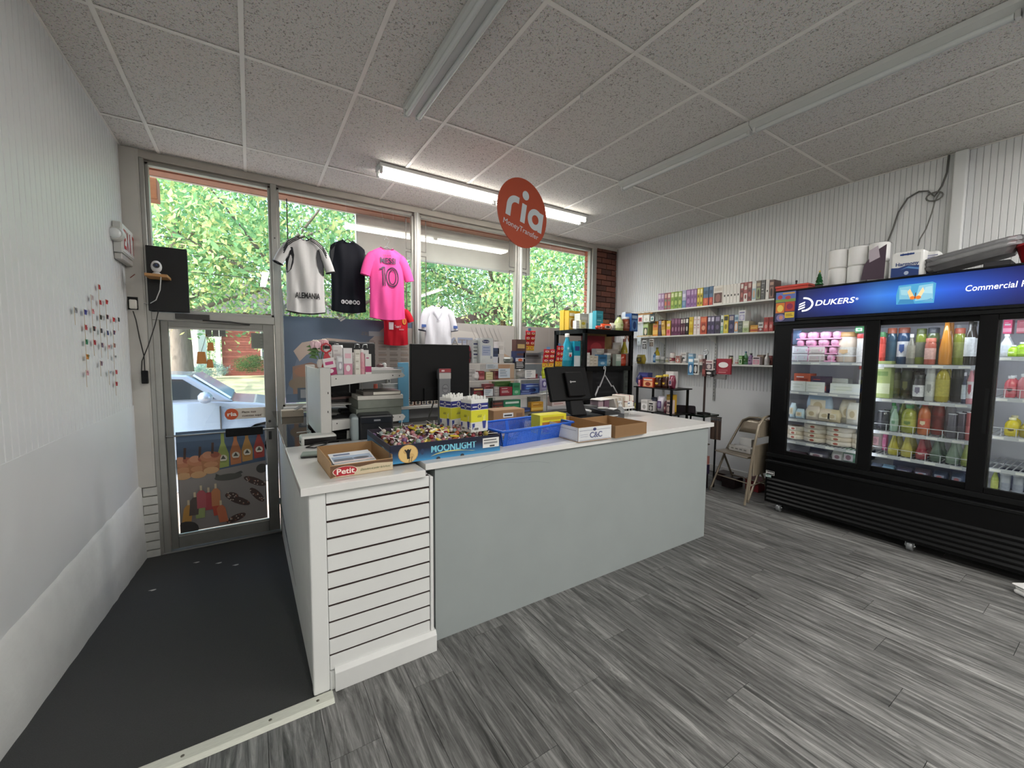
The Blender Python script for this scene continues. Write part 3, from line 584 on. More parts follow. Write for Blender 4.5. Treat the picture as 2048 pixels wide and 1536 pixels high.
o0 = onF(1596, 620); w_ = (onF(1596, 620)-onF(1626, 605)).y; h_ = (onF(1596, 598)-onF(1596, 622)).z
art(t, onF(1596, 622), (0, -w_, 0), (0, 0, h_), [('p', [(0, .06), (.45, .22), (.47, .33), (.02, .17)], 'ffffff'), ('p', [(.02, .26), (.45, .42), (.47, .53), (.05, .37)], 'ffffff'), ('p', [(.05, .46), (.45, .62), (.47, .73), (.08, .57)], 'ffffff')]+[('l', [(.35+.62*math.cos(a), .5+.52*math.sin(a)) for a in [-1.7+k*.22 for k in range(16)]], .13, 'ffffff')], name='emblem', emit=1.0)
p0, p1 = onF(1790, 612), onF(1874, 560)
art(t, p0, (0, p1.y-p0.y, 0), (0, 0, p1.z-p0.z-.005), [('p', [(.03, .06), (.97, .02), (.99, .9), (.9, .98), (.06, .95), (.01, .5)], '4a9ac4'), ('p', [(.06, .08), (.5, .04), (.44, .3), (.12, .28)], '3a7fae'), ('p', [(.1, .3), (.4, .26), (.38, .88), (.08, .86)], '7ab4cc'), ('p', [(.14, .5), (.3, .46), (.34, .7), (.12, .74)], '96c4d4'), ('p', [(.5, .16), (.94, .2), (.92, .9), (.58, .86)], '86bcd2'), ('p', [(.7, .5), (.92, .45), (.9, .8), (.74, .76)], 'a4cede'), ('p', [(.66, .1), (.95, .08), (.9, .25)], '5f9cc0'),
    ('p', [(.5, .3), (.36, .75), (.3, .62), (.36, .35)], 'eec48c'), ('p', [(.52, .3), (.68, .78), (.72, .6), (.64, .33)], 'f0cfa0'), ('e', .44, .32, .07, .08, 'd9762a'), ('e', .58, .32, .07, .08, 'd9762a'), ('l', [(.5, .28), (.51, .55)], .03, '5a3418')], name='ice_cube_picture', emit=.6)
# sliding doors: three framed panes
DZ0, DZ1 = .545, 1.745
doors = [(1.90, 1.155, 0), (1.262, .545, .035), (.64, .08, 0)]
gl = [((1776, 1246), 0), ((1175, 646), 1), ((560, 120), 2)]
for k, (ya, yb, dx) in enumerate(doors):
    x0 = FX+.012+dx; ga, gb = [(1.768, 1.240), (1.170, .640), (.555, .14)][k]
    d = MB().box(*F((x0, yb, DZ0), (x0+.03, gb, DZ1))).box(*F((x0, ga, DZ0), (x0+.03, ya, DZ1))).box(*F((x0, gb, DZ0), (x0+.03, ga, .585))).box(*F((x0, gb, 1.706), (x0+.03, ga, DZ1))).build('door', blk, t, bev=.003)
    MB().box(*F((x0+.012, gb-.01, .58), (x0+.018, ga+.01, 1.71))).build('pane', GLASS, d)
    MB().box(*F((x0-.004, ga+.012, .95), (x0, ga+.03, 1.25))).build('pull', blk2, d)
for z0, z1 in ((.508, .545), (1.745, 1.775)): MB().box(*F((FX+.004, FY0, z0), (FX+.09, FY1, z1))).build('door_track', blk2, t, bev=.002)
# base with louvres and castors
MB().box(*F((FX-.012, FY0, .075), (FX+.03, FY1-.01, .47))).build('lower_panel', blk, t, bev=.004)
MB().box(*F((FX-.02, FY0, .455), (FX+.03, FY1-.005, .480))).build('kick_rail', blk2, t, bev=.004)
for k in range(6): MB().prism([V(q)-FR.location for q in ((FX-.012, FY1-.03, .096+k*.0385), (FX-.024, FY1-.03, .100+k*.0385), (FX-.024, FY1-.03, .106+k*.0385), (FX-.012, FY1-.03, .120+k*.0385))], (0, -(FY1-FY0)+.06, 0)).build('louvre', mat('131415', .45, spec=.2), t)
chrome = mat('b9bcbe', .2, .9, nz=.03)
def castor(y, x=FX+.03):
    c = MB().lathe([(.012, -.018), (.036, -.018), (.04, -.01), (.04, .01), (.036, .018), (.012, .018)], (0, 0, 0), 16, M=Matrix.Rotation(PI/2, 4, 'X')).build('castor', mat('8d9092', .35, .5), t, V((x, y, .041))-FR.location)
    MB().box((-.02, -.026, -.005), (.02, -.021, .06)).box((-.02, .021, -.005), (.02, .026, .06)).box((-.04, -.03, .055), (.04, .03, .062)).lathe([(.011, -.03), (.011, .03)], (0, 0, 0), 10, M=Matrix.Rotation(PI/2, 4, 'X')).build('fork', chrome, c)
for y in (1.80, .89, .2): castor(y)
art(t, onF(1534, 947)+V((-.022, 0, -.0)), (0, -.075, 0), (0, 0, .038), [('r', 0, 0, 1, 1, 'd8d8d8'), ('r', .04, .08, .96, .92, '0c0c0c'), ('e', .14, .5, .07, .25, 'e0e0e0'), ('r', .26, .3, .9, .7, 'bdbdbd')], name='badge')
text('DUKERS', onF(1541, 942)+V((-.026, 0, -.0)), (0, -1, 0), (-1, 0, 0), .016, mat('0c0c0c', .4, nz=0), t, width=.045)
art(t, onF(1534, 945)+V((-.022, 0, -.034)), (0, -.048, 0), (0, 0, .028), [('r', 0, 0, 1, 1, 'a9bdb9'), ('r', .1, .5, .5, .8, '5d6f6c')], name='sticker')
# lit interior: LED strips, shelves with price rails
LED = mat('f4f6ff', .4, nz=0, emit=3)
for y in (1.86, 1.245, 1.19, .6, .12):
    MB().box(*F((FX+.10, y-.012, .56), (FX+.115, y+.012, 1.70))).build('led_strip', LED, t)
for y, w in ((1.55, .5), (.9, .5), (.35, .4)):
    l = lamp('led_glow', 'AREA', V((FX+.10, y, 1.69))-FR.location, 1.1, (.84, .89, 1), shape='RECTANGLE', size=.05, size_y=w); l.rotation_euler = (0, -.5, 0); l.parent = t
SHL = [(1.868, 1.218, [1.405, 1.132, .874, .664]), (1.205, .615, [1.397, 1.122, .862, .672]), (.600, .11, [1.46, 1.185, .925, .70])]
wire = mat('d7dade', .35, .3, nz=.02)
SHZ = {}
FS = FX+.14
for b, (ya, yb, zs) in enumerate(SHL):
    for s, z in enumerate(zs):
        zz = z; o = MB().box(*F((FS, yb, zz-.022), (FS+.012, ya, zz+.004))).build('shelf', mat('bfc3c8', .4), t); SHZ[b, s] = zz+.006
        m = MB()
        for q in range(int((ya-yb)/.03)): y = yb+.015+q*.03; m.box(*F((FS+.01, y-.002, zz-.004), (XR-.1, y+.002, zz+.003)))
        for xx in (FS+.05, FS+.3, XR-.12): m.box(*F((xx-.003, yb, zz-.012), (xx+.003, ya, zz-.004)))
        m.build('shelf_wires', wire, o)
        if (b, s) in ((1, 2), (1, 3), (2, 1), (2, 2), (0, 0)):
            g = MB().tube([V((FS, ya-.01, zz+.06))-FR.location, V((FS, yb+.01, zz+.06))-FR.location], .0022, 5)
            for q in range(8): y = yb+.02+(ya-yb-.04)*q/7; g.tube([V((FS, y, zz))-FR.location, V((FS, y, zz+.06))-FR.location], .0022, 5)
            g.build('guard_rail', wire, o)
        art(o, V((FS-.0005, ya, zz-.020))-FR.location, (0, yb-ya, 0), (0, 0, .02), [('r', .1+.23*q, .15, .2+.23*q, .9, 'e8e8e4') for q in range(4)], name='price_label')
for y in (1.5, .85, .3): 
    m = MB().box(*F((XR-.088, y-.012, .53), (XR-.083, y+.012, 1.72)))
    m.build('shelf_rail', wire, t)
# ---------------------------------------------------------------- things in the refrigerator
PLACES = {(b, s): '%s of the %s door' % (('top shelf', 'second shelf', 'third shelf', 'lowest rack')[s], ('first', 'middle', 'last')[b]) for b in range(3) for s in range(4)}
_cnt = {}
def fr(b, s, kind, name, desc, cat, pl, pr, pt, cols, x=FX+.17, z0=None, **k):
    z = SHZ[b, s] if z0 is None else z0; n = _cnt[(b, s)] = _cnt.get((b, s), 0)+1
    a, c = P(pl, pt, x=x), P(pr, pt, x=x); pm_ = (pl+pr)/2; tt = P(pm_, pt, x=x); w = max(.02, a.y-c.y-.004); h = max(.03, tt.z-z)
    d = k.pop('d', w); lb = k.pop('lb', None) or '%s, %s on %s' % (desc, ORD[n-1], PLACES[b, s])
    return product(kind, name, lb, cat, (x+d/2, (a.y+c.y)/2, z), w, h, d, -PI/2, cols, group='cold goods, '+PLACES[b, s], **k)
# door 1 top: pink egg cartons in columns, jugs, bags
egg = mat('dc9fc0', .75, nz=.05)
def eggs(y, z, label, x=FX+.26):
    t_ = thing('egg_carton', label, 'egg carton', (x, y, z), -PI/2, 'pink egg cartons')
    MB().prism([(-.075, -.09, 0), (.075, -.09, 0), (.075, .09, 0), (-.075, .09, 0)], (0, 0, .012)).build('tray', egg, t_)
    m = MB(); 
    for i in range(2):
        for j in range(3): m.lathe([(.023, .01), (.032, .03), (.03, .058), (.012, .068)], ((-.036+.072*i), -.06+.06*j, 0), 8)
    m.build('cup', egg, t_); return t_
e0 = eggs(1.62, SHZ[0, 0]+.065, 'pink egg carton, first column behind the first door, lowest')
for c in range(3):
    for k in range(4):
        if c == k == 0: continue
        y = P(1612+25*c+(3*k), 660, x=FX+.26).y
        dup(e0, (FX+.26, y, SHZ[0, 0]+.001+.0665*k), label='pink egg carton in the %s stack from the door edge, %s from the shelf' % (ORD[c], ORD[k]))
e0.location = (FX+.26, P(1612, 660, x=FX+.26).y, SHZ[0, 0]+.001)
fr(0, 0, 'pouch', 'frozen_bag', 'dark blue bag beside eggs', 'bag', 1582, 1602, 660, ('4d6484',), z0=SHZ[0, 0]+.16, d=.05)
fr(0, 0, 'box', 'clear_tray', 'clear wrapped white tray', 'tray', 1583, 1616, 692, ('dfe0e6', 'c9ccd4'), d=.1)
fr(0, 0, 'box', 'clear_tray', 'clear wrapped cream tray', 'tray', 1618, 1650, 694, ('d9cfcc', 'c2b5b5'), d=.1)
fr(0, 0, 'jar', 'milk_jug', 'cream plastic jug with amber top', 'jug', 1668, 1712, 664, ('e3d3c2', 'b08a58', 'efe6da', 'd7b48c'), x=FX+.18)
fr(0, 0, 'tub', 'cream_tub', 'white tub with a red rim', 'tub', 1712, 1730, 668, ('ecebea', 'c04040', 'e7e2de'))
fr(0, 0, 'pouch', 'salad_bag', 'green leafy bag on top of the tub', 'bag', 1708, 1730, 652, ('4f9a63', 'cfe0d0'), z0=P(1720, 667, x=FX+.2).z+.004, d=.05)
# second shelf
fr(0, 1, 'box', 'sausage_pack', 'red and orange meat pack lying flat', 'package', 1588, 1622, 747, ('c06048', 'e8dcd8', '8f3a32', 'e2e2ea'), d=.12)
fr(0, 1, 'box', 'sausage_pack', 'navy and red meat pack lying flat', 'package', 1622, 1654, 753, ('4a3a52', 'b04a48', '2f2c52'), d=.12)
for i, (a, c, pt) in enumerate(((1582, 1612, 762), (1612, 1650, 764), (1656, 1697, 757), (1660, 1722, 768))): fr(0, 1, 'box', 'cheese_tray', 'clear tray of pale cheese', 'tray', a, c, pt, ('dfe3df', 'eef0ec', 'cfd6c8'), x=FX+.16+.13*(i == 2), d=.1, pat='lines', seed=i)
fr(0, 1, 'tub', 'sour_cream_tub', 'white tub with red lid and green cap', 'tub', 1714, 1750, 730, ('e6e6e6', 'bf4a48', 'efefef', '3f8f5f'))
# third shelf: bags of tortillas / bread
for i, (a, c, pt, col) in enumerate(((1577, 1590, 806, 'cfe2ea'), (1588, 1608, 818, 'c4dbe6'), (1612, 1664, 782, 'b9d0e8'), (1608, 1640, 812, 'd9cdbf'), (1632, 1668, 818, 'd6c8b4'), (1650, 1680, 820, 'd2c39f'), (1676, 1714, 800, 'ded7c4'), (1690, 1722, 806, 'd6d4cc'))):
    fr(0, 2, 'bag', 'bread_bag', ['clear bag', 'pale blue bag', 'clear twisted bag', 'beige bag', 'tan bag', 'golden bag', 'cream bag', 'pale bag'][i]+' of baked goods', 'bag', a, c, pt, (col, 'e6dcc8', 'c9b796'), d=.08, x=FX+.16+.05*(i in (2, 6)))
# lowest rack: stacks of tortilla packs
def puck(y, z, r, col, label, x=FX+.3):
    o = MB().lathe([(r*.93, 0), (r, .008), (r, .032), (r*.93, .04)], n=24).build('tortilla_pack', mat(col, .3, nz=.12, sc_=30, bump=.2), None, (x, y, z)); art(o, (r*-.3, -r-.001, .008), (r*.6, 0, 0), (0, 0, .024), [('r', 0, 0, 1, 1, 'e6ddcc'), ('e', .5, .5, .3, .4, 'a8503c')]).rotation_euler.z = 0
    o.rotation_euler.z = -PI/2; MB().lathe([(r*.55, .0405), (r*.52, .041)], n=20).build('label', mat('7d5f48' if col != 'd9cfc0' else 'ab4b40', .5), o); return tag(o, label, 'tortillas', 'stacked tortilla packs')
for c, (px, r, n) in enumerate(((1590, .085, 3), (1630, .10, 4), (1678, .105, 4), (1722, .075, 3))):
    y = P(px, 880, x=FX+.27).y
    for k in range(n): puck(y, SHZ[0, 3]+.0012+.0412*k, r, ('d9cfc0', 'cdbfa9', 'e0d8ca')[k % 3], 'round tortilla pack, %s stack from the door edge, %s from the rack' % (ORD[c], ORD[k]))
for i, (a, c, col) in enumerate(((1573, 1610, '5a4552'), (1612, 1655, '4d4a5c'), (1660, 1690, 'a9a9a6'), (1682, 1714, '3f6a52'))): fr(0, 3, 'pouch', 'frozen_pouch', ['plum', 'slate', 'pale', 'green'][i]+' frozen pouch lying below the rack', 'bag', a, c, 905-2*i, (col, 'b9b4b8', '7a5a66'), z0=.532, d=.12, lb=['plum', 'slate', 'pale', 'green'][i]+' frozen pouch on the cabinet floor behind the first glass door')
# door 2
for a, c, pt, kind, cols, d in ((1752, 1771, 664, 'jar', ('b23c34', '3f7a4a', 'c84a40'), 'red jar with green lid'), (1772, 1794, 656, 'jar', ('2f4f66', 'a9583c', '26485c'), 'dark blue jar'), (1793, 1820, 655, 'jar', ('28456a', '8a4a38', 'd8dae2', '33508a'), 'navy jar with a white label'), (1813, 1832, 668, 'bottle', ('77756c', 'cfcfcf', '8f8c80'), 'grey bottle'), (1830, 1854, 657, 'jar', ('84903a', '4f5a2c', '77786a'), 'olive jar'), (1852, 1880, 655, 'jar', ('56663f', '353a44', '4a5440'), 'dark green jar with black lid'), (1848, 1873, 676, 'jar', ('a8584a', 'b86a58', 'c9a098'), 'small red jar'), (1880, 1908, 630, 'cone', ('c07e2a', 'b87424'), 'tall amber bottle'), (1906, 1932, 656, 'jar', ('8f9a3c', 'b0563c', '9aa05a'), 'yellow green jar'), (1930, 1953, 640, 'bottle', ('2a2620', '22201c', 'd3d6d8'), 'dark bottle with a white label')):
    fr(1, 0, kind, 'sauce_jar' if kind == 'jar' else 'sauce_bottle', d, 'jar' if kind == 'jar' else 'bottle', a, c, pt, cols, x=FX+.16+(.07 if pt in (657, 655, 656) else 0), lab=(.2, .62))
for a, c, pt, kind, cols, d, bk in ((1748, 1784, 722, 'box', ('9aa86a', 'c9cfae', '6f8a4c', 'e4e4d4'), 'pale green juice carton', 0), (1776, 1802, 736, 'jar', ('4f5130', '2c2e26', '5d5f3c'), 'olive jar', 1), (1800, 1826, 731, 'jar', ('4d5040', '26272a', '44463a', '77784a'), 'dark olive jar', 1), (1822, 1850, 732, 'jar', ('2a211d', '1d1a1a', '3a302a'), 'dark brown jar', 1), (1824, 1850, 750, 'jar', ('332f33', '191919', 'd9d9e2', '7a7488'), 'black jar with white label', 0), (1850, 1872, 737, 'jar', ('b4b6b4', '9a9a98', 'c3c5c0', '8d8f8c'), 'white labelled jar', 0), (1870, 1901, 729, 'round', ('a89a2e', 'd3cfa9', 'b9ae4c'), 'golden juice bottle', 0), (1902, 1931, 722, 'jar', ('32302e', 'b9bcc0', '2a292a'), 'black jar with silver lid', 1), (1924, 1937, 745, 'bottle', ('3a3f5a', 'd0d0d8', 'c9d4e2'), 'small blue bottle', 0), (1934, 1952, 733, 'bottle', ('d28f98', 'd8d8dc', 'e2d8da', 'b04a5a'), 'pink drink bottle', 0)):
    fr(1, 1, kind, 'drink_bottle' if kind in ('round', 'bottle') else 'drink_carton' if kind == 'box' else 'preserve_jar', d, 'bottle' if kind in ('round', 'bottle') else 'carton' if kind == 'box' else 'jar', a, c, pt, cols, x=FX+.16+.09*bk, lab=(.15, .6))
for a, c, pt, kind, cols, d, bk in ((1752, 1778, 822, 'can', ('2c2c34', 'a9acb4', '3a3a44'), 'dark drink can', 0), (1780, 1798, 812, 'bottle', ('97b3a0', '5f9a6c', 'a4bba9', '6f9a7a'), 'pale green soda bottle', 0), (1776, 1796, 806, 'bottle', ('8aa890', '3f9a55', '9ab0a0'), 'clear green soda bottle', 1), (1796, 1816, 800, 'bottle', ('7f8a3a', '3f9a55', '8d9348'), 'green capped soda bottle', 1), (1816, 1838, 796, 'bottle', ('8a9145', '46a35c', '8a9040'), 'green capped lime soda bottle', 1), (1838, 1860, 792, 'bottle', ('8f9548', '46a35c', '7a8040'), 'green capped soda bottle by the red ones', 1), (1800, 1834, 810, 'round', ('8f9530', '4f9a58', 'a9ab48', '5c7a2c'), 'yellow green soda bottle', 0), (1835, 1862, 804, 'round', ('b8622f', 'b03a34', 'c0573c', 'e0cfae'), 'orange red soda bottle', 0), (1862, 1892, 792, 'round', ('96302c', 'a83a34', '8a2c2a'), 'deep red soda bottle', 1), (1889, 1912, 812, 'can', ('8f8a94', 'cdd0d6', '6d6874'), 'silver drink can', 1), (1893, 1916, 828, 'can', ('55525e', 'c9ccd2', '4a4854'), 'grey drink can', 0), (1914, 1934, 826, 'can', ('4d4450', 'c9ccd2', '463f4c'), 'plum drink can', 0), (1932, 1944, 824, 'can', ('9a4648', 'c9ccd2', 'a84f50'), 'red drink can', 0)):
    fr(1, 2, kind, 'drink_can' if kind == 'can' else 'soda_bottle', d, 'can' if kind == 'can' else 'bottle', a, c, pt, cols, x=FX+.165+.09*bk, lab=(.2, .5))
fr(1, 3, 'bag', 'bread_bag', 'white bread bag with a pink tie', 'bag', 1738, 1765, 862, ('dcd8d4', 'd9a9b4', 'b98d98'), x=FX+.3, d=.1)
fr(1, 3, 'pouch', 'pink_bow_bag', 'small hot pink gathered bag', 'bag', 1764, 1776, 864, ('e06aa0', 'e890b8'), x=FX+.3, d=.05)
for a, c, pt, cols, d in ((1775, 1798, 866, ('a9a03a', 'cfd0a8', 'b3ab4c'), 'pale yellow soda bottle'), (1800, 1826, 868, ('b3ab4a', 'c9cba8', 'a89f44'), 'yellow soda bottle'), (1830, 1856, 872, ('8f3340', '6f9a78', 'a04350', 'd0b8b0'), 'red soda bottle'), (1858, 1886, 878, ('55685c', '4f6f5c', '5c7064'), 'dark green soda bottle'), (1890, 1922, 882, ('7d9180', 'a9c0ac', '8a9c8c'), 'clear green soda bottle'), (1922, 1942, 884, ('7f8a48', '6f9a68', '8a9050'), 'olive soda bottle')):
    fr(1, 3, 'cone', 'soda_bottle', d, 'bottle', a, c, pt, cols, lab=(.12, .34))
for i, (a, c, col) in enumerate(((1738, 1762, '4f5a70'), (1760, 1786, '6f93b0'), (1788, 1822, '3f3f5e'), (1824, 1860, '4a3f52'), (1862, 1896, '33405a'), (1898, 1930, '3a4a66'))): fr(1, 3, 'pouch', 'frozen_pouch', 'frozen pouch', 'bag', a, c, 928+4*i, (col, '8d93a8', 'a86a70'), z0=.532, d=.13, lb='%s frozen pouch, %s from the middle door edge on the cabinet floor' % (['slate', 'sky blue', 'indigo', 'plum', 'navy', 'steel blue'][i], ORD[i]))
# door 3
for b_, lst in ((0, ((2000, 2026, 668, 'bottle', ('d2d6dc', 'd8dade', 'c9d0da'), 'clear water bottle'), (2008, 2040, 690, 'round', ('a6cf2e', 'd9dde0', 'b7d94a', 'e4efc0'), 'lime green drink bottle'), (2030, 2062, 684, 'round', ('9cc82a', 'd0d8d0', 'a9d040'), 'bright lime drink bottle'))), (1, ((2008, 2036, 752, 'round', ('d2606c', 'd0d4da', 'c9707a', '4a2f30'), 'salmon pink drink bottle'), (2034, 2062, 748, 'round', ('d88a94', 'd0d4da', 'cc7a86'), 'rose drink bottle'))), (2, ((2008, 2040, 836, 'round', ('d3c21e', 'e2ddb0', 'd6c62e', '6a5a1c'), 'yellow drink bottle'), (2038, 2068, 846, 'round', ('a99a2a', 'c9c9a8', 'a8992c'), 'mustard drink bottle')))):
    for a, c, pt, kind, cols, d in lst: fr(2, b_, kind, 'drink_bottle', d, 'bottle', a, c, pt, cols, x=FX+.17)
for i, (a, c) in enumerate(((1995, 2018), (2022, 2060))): fr(2, 0, 'box', 'pink_carton', 'pink carton', 'carton', a+12, c+8, 640, (('e0487c', 'f0a0bc', 'd8d0d4'), ('a8485c', 'c98a94', 'b05a6a'))[i], x=FX+.3, z0=P(2020, 667, x=FX+.3).z, d=.1, lb=('hot pink', 'dark rose')[i]+' carton raised at the back, top of the last glass door')
fr(2, 3, 'bottle', 'soda_bottle', 'small green soda bottle with an orange cap', 'bottle', 1982, 2000, 938, ('94a04a', 'b0663c', 'a4aa5c'), z0=.532)
for i, a in enumerate((1998, 2024)): fr(2, 3, 'tub', 'silver_tub', 'silver lidded tub', 'tub', a, a+26, 944+4*i, ('a8adb6', 'c9cdd4', '8d93a0'), z0=.532)
for b_ in (0, 1, 2):
    c = thing('packed_crate', 'dark blue packed crate glimpsed low at the back, behind the %s glass door' % ('first', 'middle', 'last')[b_], 'crate', (FX+.5, (1.5, .9, .35)[b_], .532), -PI/2)
    MB().box((-.2, -.15, 0), (.2, .15, .008)).box((-.2, -.15, 0), (-.19, .15, .1)).box((.19, -.15, 0), (.2, .15, .1)).box((-.19, -.15, 0), (.19, -.14, .1)).box((-.19, .14, 0), (.19, .15, .1)).build('tray', mat('3a3f5c', .5), c)
    for k in range(4): MB().lathe([(.03, .01), (.034, .02), (.034, .09), (.02, .1)], (-.14+.09*k, 0, 0), 10).build('can', mat('7d8494', .3, .4), c)
for q in [q for q in COL.objects if str(q.get('group', '')).startswith('cold goods') and q['category'] in ('bottle', 'jar', 'can')]:
    if any(k in q['group'] for k in ('middle', 'last')) and q.location.z > .6 and 'label' in q and ' on ' in q['label'] and ', ' in q['label']:
        a_, b_ = q['label'].split(', ', 1)
        if q.location.x < FX+.26: dup(q, (q.location.x+.19, q.location.y+.012, q.location.z), label='%s behind the %s' % (a_, b_))
# ---------------------------------------------------------------- on top of the refrigerator
TZ = 2.057
o = tag(MB().box((-.13, -.09, 0), (.13, .09, .028)).prism([(-.135, -.095, .028), (.135, -.095, .028), (.135, .095, .028), (-.135, .095, .028)], (0, 0, .02)).build('red_box', mat('c63f30', .4), None, (4.24, 1.80, TZ), bev=.003, rz=-PI/2), 'flat red lidded box at the window end on top of the refrigerator', 'box')
MB().tube([(.0, 0, .048), (0, 0, .085)], .006).ball((0, 0, .088), .01).build('knob', dark, o)
tg = mat('1e5a30', .25, nz=.1)
o = thing('christmas_tree_ornament', 'little green glazed fir tree figure beside the wrapped rolls', 'ornament', P(1638, 573, x=4.17)*1); o.location.z = TZ
MB().lathe([(.03, 0), (.03, .012), (.02, .02)], n=10).build('base', mat('3a2f26', .5), o); MB().lathe([(.034, .02), (.02, .045), (.028, .046), (.016, .075), (.022, .076), (.011, .10), (.015, .101), (.002, .13)], n=12).build('tiers', tg, o); MB().ball((0, 0, .135), .008).build('topper', mat('c9b458', .3), o)
roll = mat('f4f3f0', .8, nz=.02); FX2 = 4.20
o = thing('toilet_roll_pack', 'clear wrapped pack of white toilet rolls with a purple print', 'toilet paper', (FX2+.09, (P(1650, 560, x=FX2).y+P(1765, 560, x=FX2).y)/2, TZ), -PI/2)
wl_ = P(1650, 560, x=FX2).y-P(1772, 560, x=FX2).y; hh = P(1700, 492, x=FX2).z-TZ
for i in range(3):
    for j in range(2): MB().lathe([(.012, 0), (wl_/6-.004, .003), (wl_/6-.002, .01), (wl_/6-.002, hh/2-.012), (wl_/6-.004, hh/2-.006), (.012, hh/2-.004)], (-wl_/2+wl_/6+i*wl_/3, 0, .001+j*hh/2), 18).build('roll', roll, o)
MB().box((-wl_/2-.002, -wl_/6-.002, 0), (wl_/2+.002, wl_/6+.002, hh)).build('wrapper', FILM, o, bev=.015, seg=2)
art(o, (-wl_/2, -wl_/6-.004, 0), (wl_, 0, 0), (0, 0, hh), [('p', [(.62, .08), (.98, .05), (.99, .9), (.8, .75), (.66, .45)], '4a3a48'), ('p', [(.74, .5), (.9, .6), (.86, .9), (.72, .8)], 'b9aeb8')])
hy0, hy1 = P(1779, 555, x=FX2).y, P(1847, 545, x=FX2).y; hw = hy0-hy1; hh = P(1812, 502, x=FX2).z-TZ
o = thing('toilet_roll_pack', 'white toilet roll pack with a blue wave and lettering', 'toilet paper', (FX2+.075, (hy0+hy1)/2, TZ), -PI/2)
MB().box((-hw/2, -.075, .001), (hw/2, .075, hh)).build('pack', mat('e4e4e2', .35, nz=.02), o, bev=.022, seg=3)
art(o, (-hw/2, -.0755, .0), (hw, 0, 0), (0, 0, hh), [('p', [(.03, .06), (.86, .06), (.86, .42), (.5, .46), (.25, .40), (.03, .42)], '27407c'), ('p', [(.3, .3), (.5, .36), (.86, .26), (.86, .33), (.55, .42)], '5a8ac4'), ('e', .5, .18, .07, .07, 'b9c6de'), ('r', .28, .84, .7, .9, '2f4a8a')])
text('Harmony', (-hw*.34, -.0775, hh*.46), (1, 0, 0), (0, -1, 0), hh*.13, mat('1f3a7a', .4, nz=0), o, width=hw*.68, bold=.02)
text('5+24', (-hw*.16, -.0785, hh*.83), (1, 0, 0), (0, -1, 0), hh*.09, mat('1f3a7a', .4, nz=0), o)
hy2 = P(1870, 540, x=FX2+.05).y
o = tag(MB().box((-.05, -.06, .001), (.05, .06, hh*.93)).build('toilet_roll_pack', mat('dcdcda', .35), None, (FX2+.13, hy2+.04, TZ), bev=.02, seg=2, rz=-PI/2), 'second white and navy toilet roll pack half hidden behind the lettered one', 'toilet paper'); art(o, (-.05, -.0605, 0), (.1, 0, 0), (0, 0, hh*.93), [('p', [(.02, .05), (.98, .05), (.98, .4), (.4, .55), (.02, .5)], '2f3f6c'), ('r', .2, .7, .95, .76, '8d8fae'), ('r', .2, .8, .95, .84, '8d8fae')])
# foil trays leaning in plastic
def foil(label, p, pitch, col, L=.46, Wd=.24, H=.045):
    t_ = thing('foil_tray', label, 'foil tray', p, 0, 'foil roasting trays on the refrigerator'); m = MB(); n = 30; out = []; inn = []
    for k in range(n):
        a = 2*PI*k/n; c_, s_ = math.cos(a), math.sin(a); e = (abs(c_)**5+abs(s_)**5)**-.2; f = 1+.012*(k % 2)
        out.append((L/2*c_*e*f, Wd/2*s_*e*f, H)); inn.append((L/2*.86*c_*e*f, Wd/2*.8*s_*e*f, 0))
    rim = [(x*1.06, y*1.08, H-.004) for x, y, z in out]
    m.add(rim+out+inn, [(r*n+k, r*n+(k+1) % n, (r+1)*n+(k+1) % n, (r+1)*n+k) for r in range(2) for k in range(n)]+[tuple(range(2*n, 3*n))], 0, False)
    m.build('tray', mat(col, .38, .75, nz=.1, sc_=30, bump=.15), t_); t_.rotation_euler = (0, pitch, -PI/2); return t_
fp = P(1945, 540, x=4.3); fy = (P(1870, 545, x=4.3).y+P(2020, 505, x=4.3).y)/2
for k in range(3): foil('foil roasting tray tilted on the refrigerator, %s of the leaning pile' % ('lowest', 'middle one', 'topmost')[k], (4.32, fy, TZ+.055+.03*k), -.19, ('a3a2a4', 'd2d2d4', 'bdbdc0')[k])
tag(MB().box((-.06, -.09, 0), (.06, .09, .05)).build('tray_prop', mat('2f2f33', .6), None, (4.33, fy-.13, TZ), bev=.004, rz=-PI/2), 'small dark block propping up the foil trays', 'block')
o = thing('red_bucket', 'red plastic bucket at the cropped end of the refrigerator top', 'bucket', (4.30, P(2040, 520, x=4.3).y-.11, TZ))
MB().lathe([(.09, 0), (.10, .01), (.13, .12), (.138, .12), (.138, .135), (.128, .135), (.09, .01)], n=20).build('tub', mat('b0202a', .35), o); MB().ball((0, 0, .13), .1, 12, sq=(1, 1, .6)).build('stuffing_bag', mat('d9d6da', .5), o)
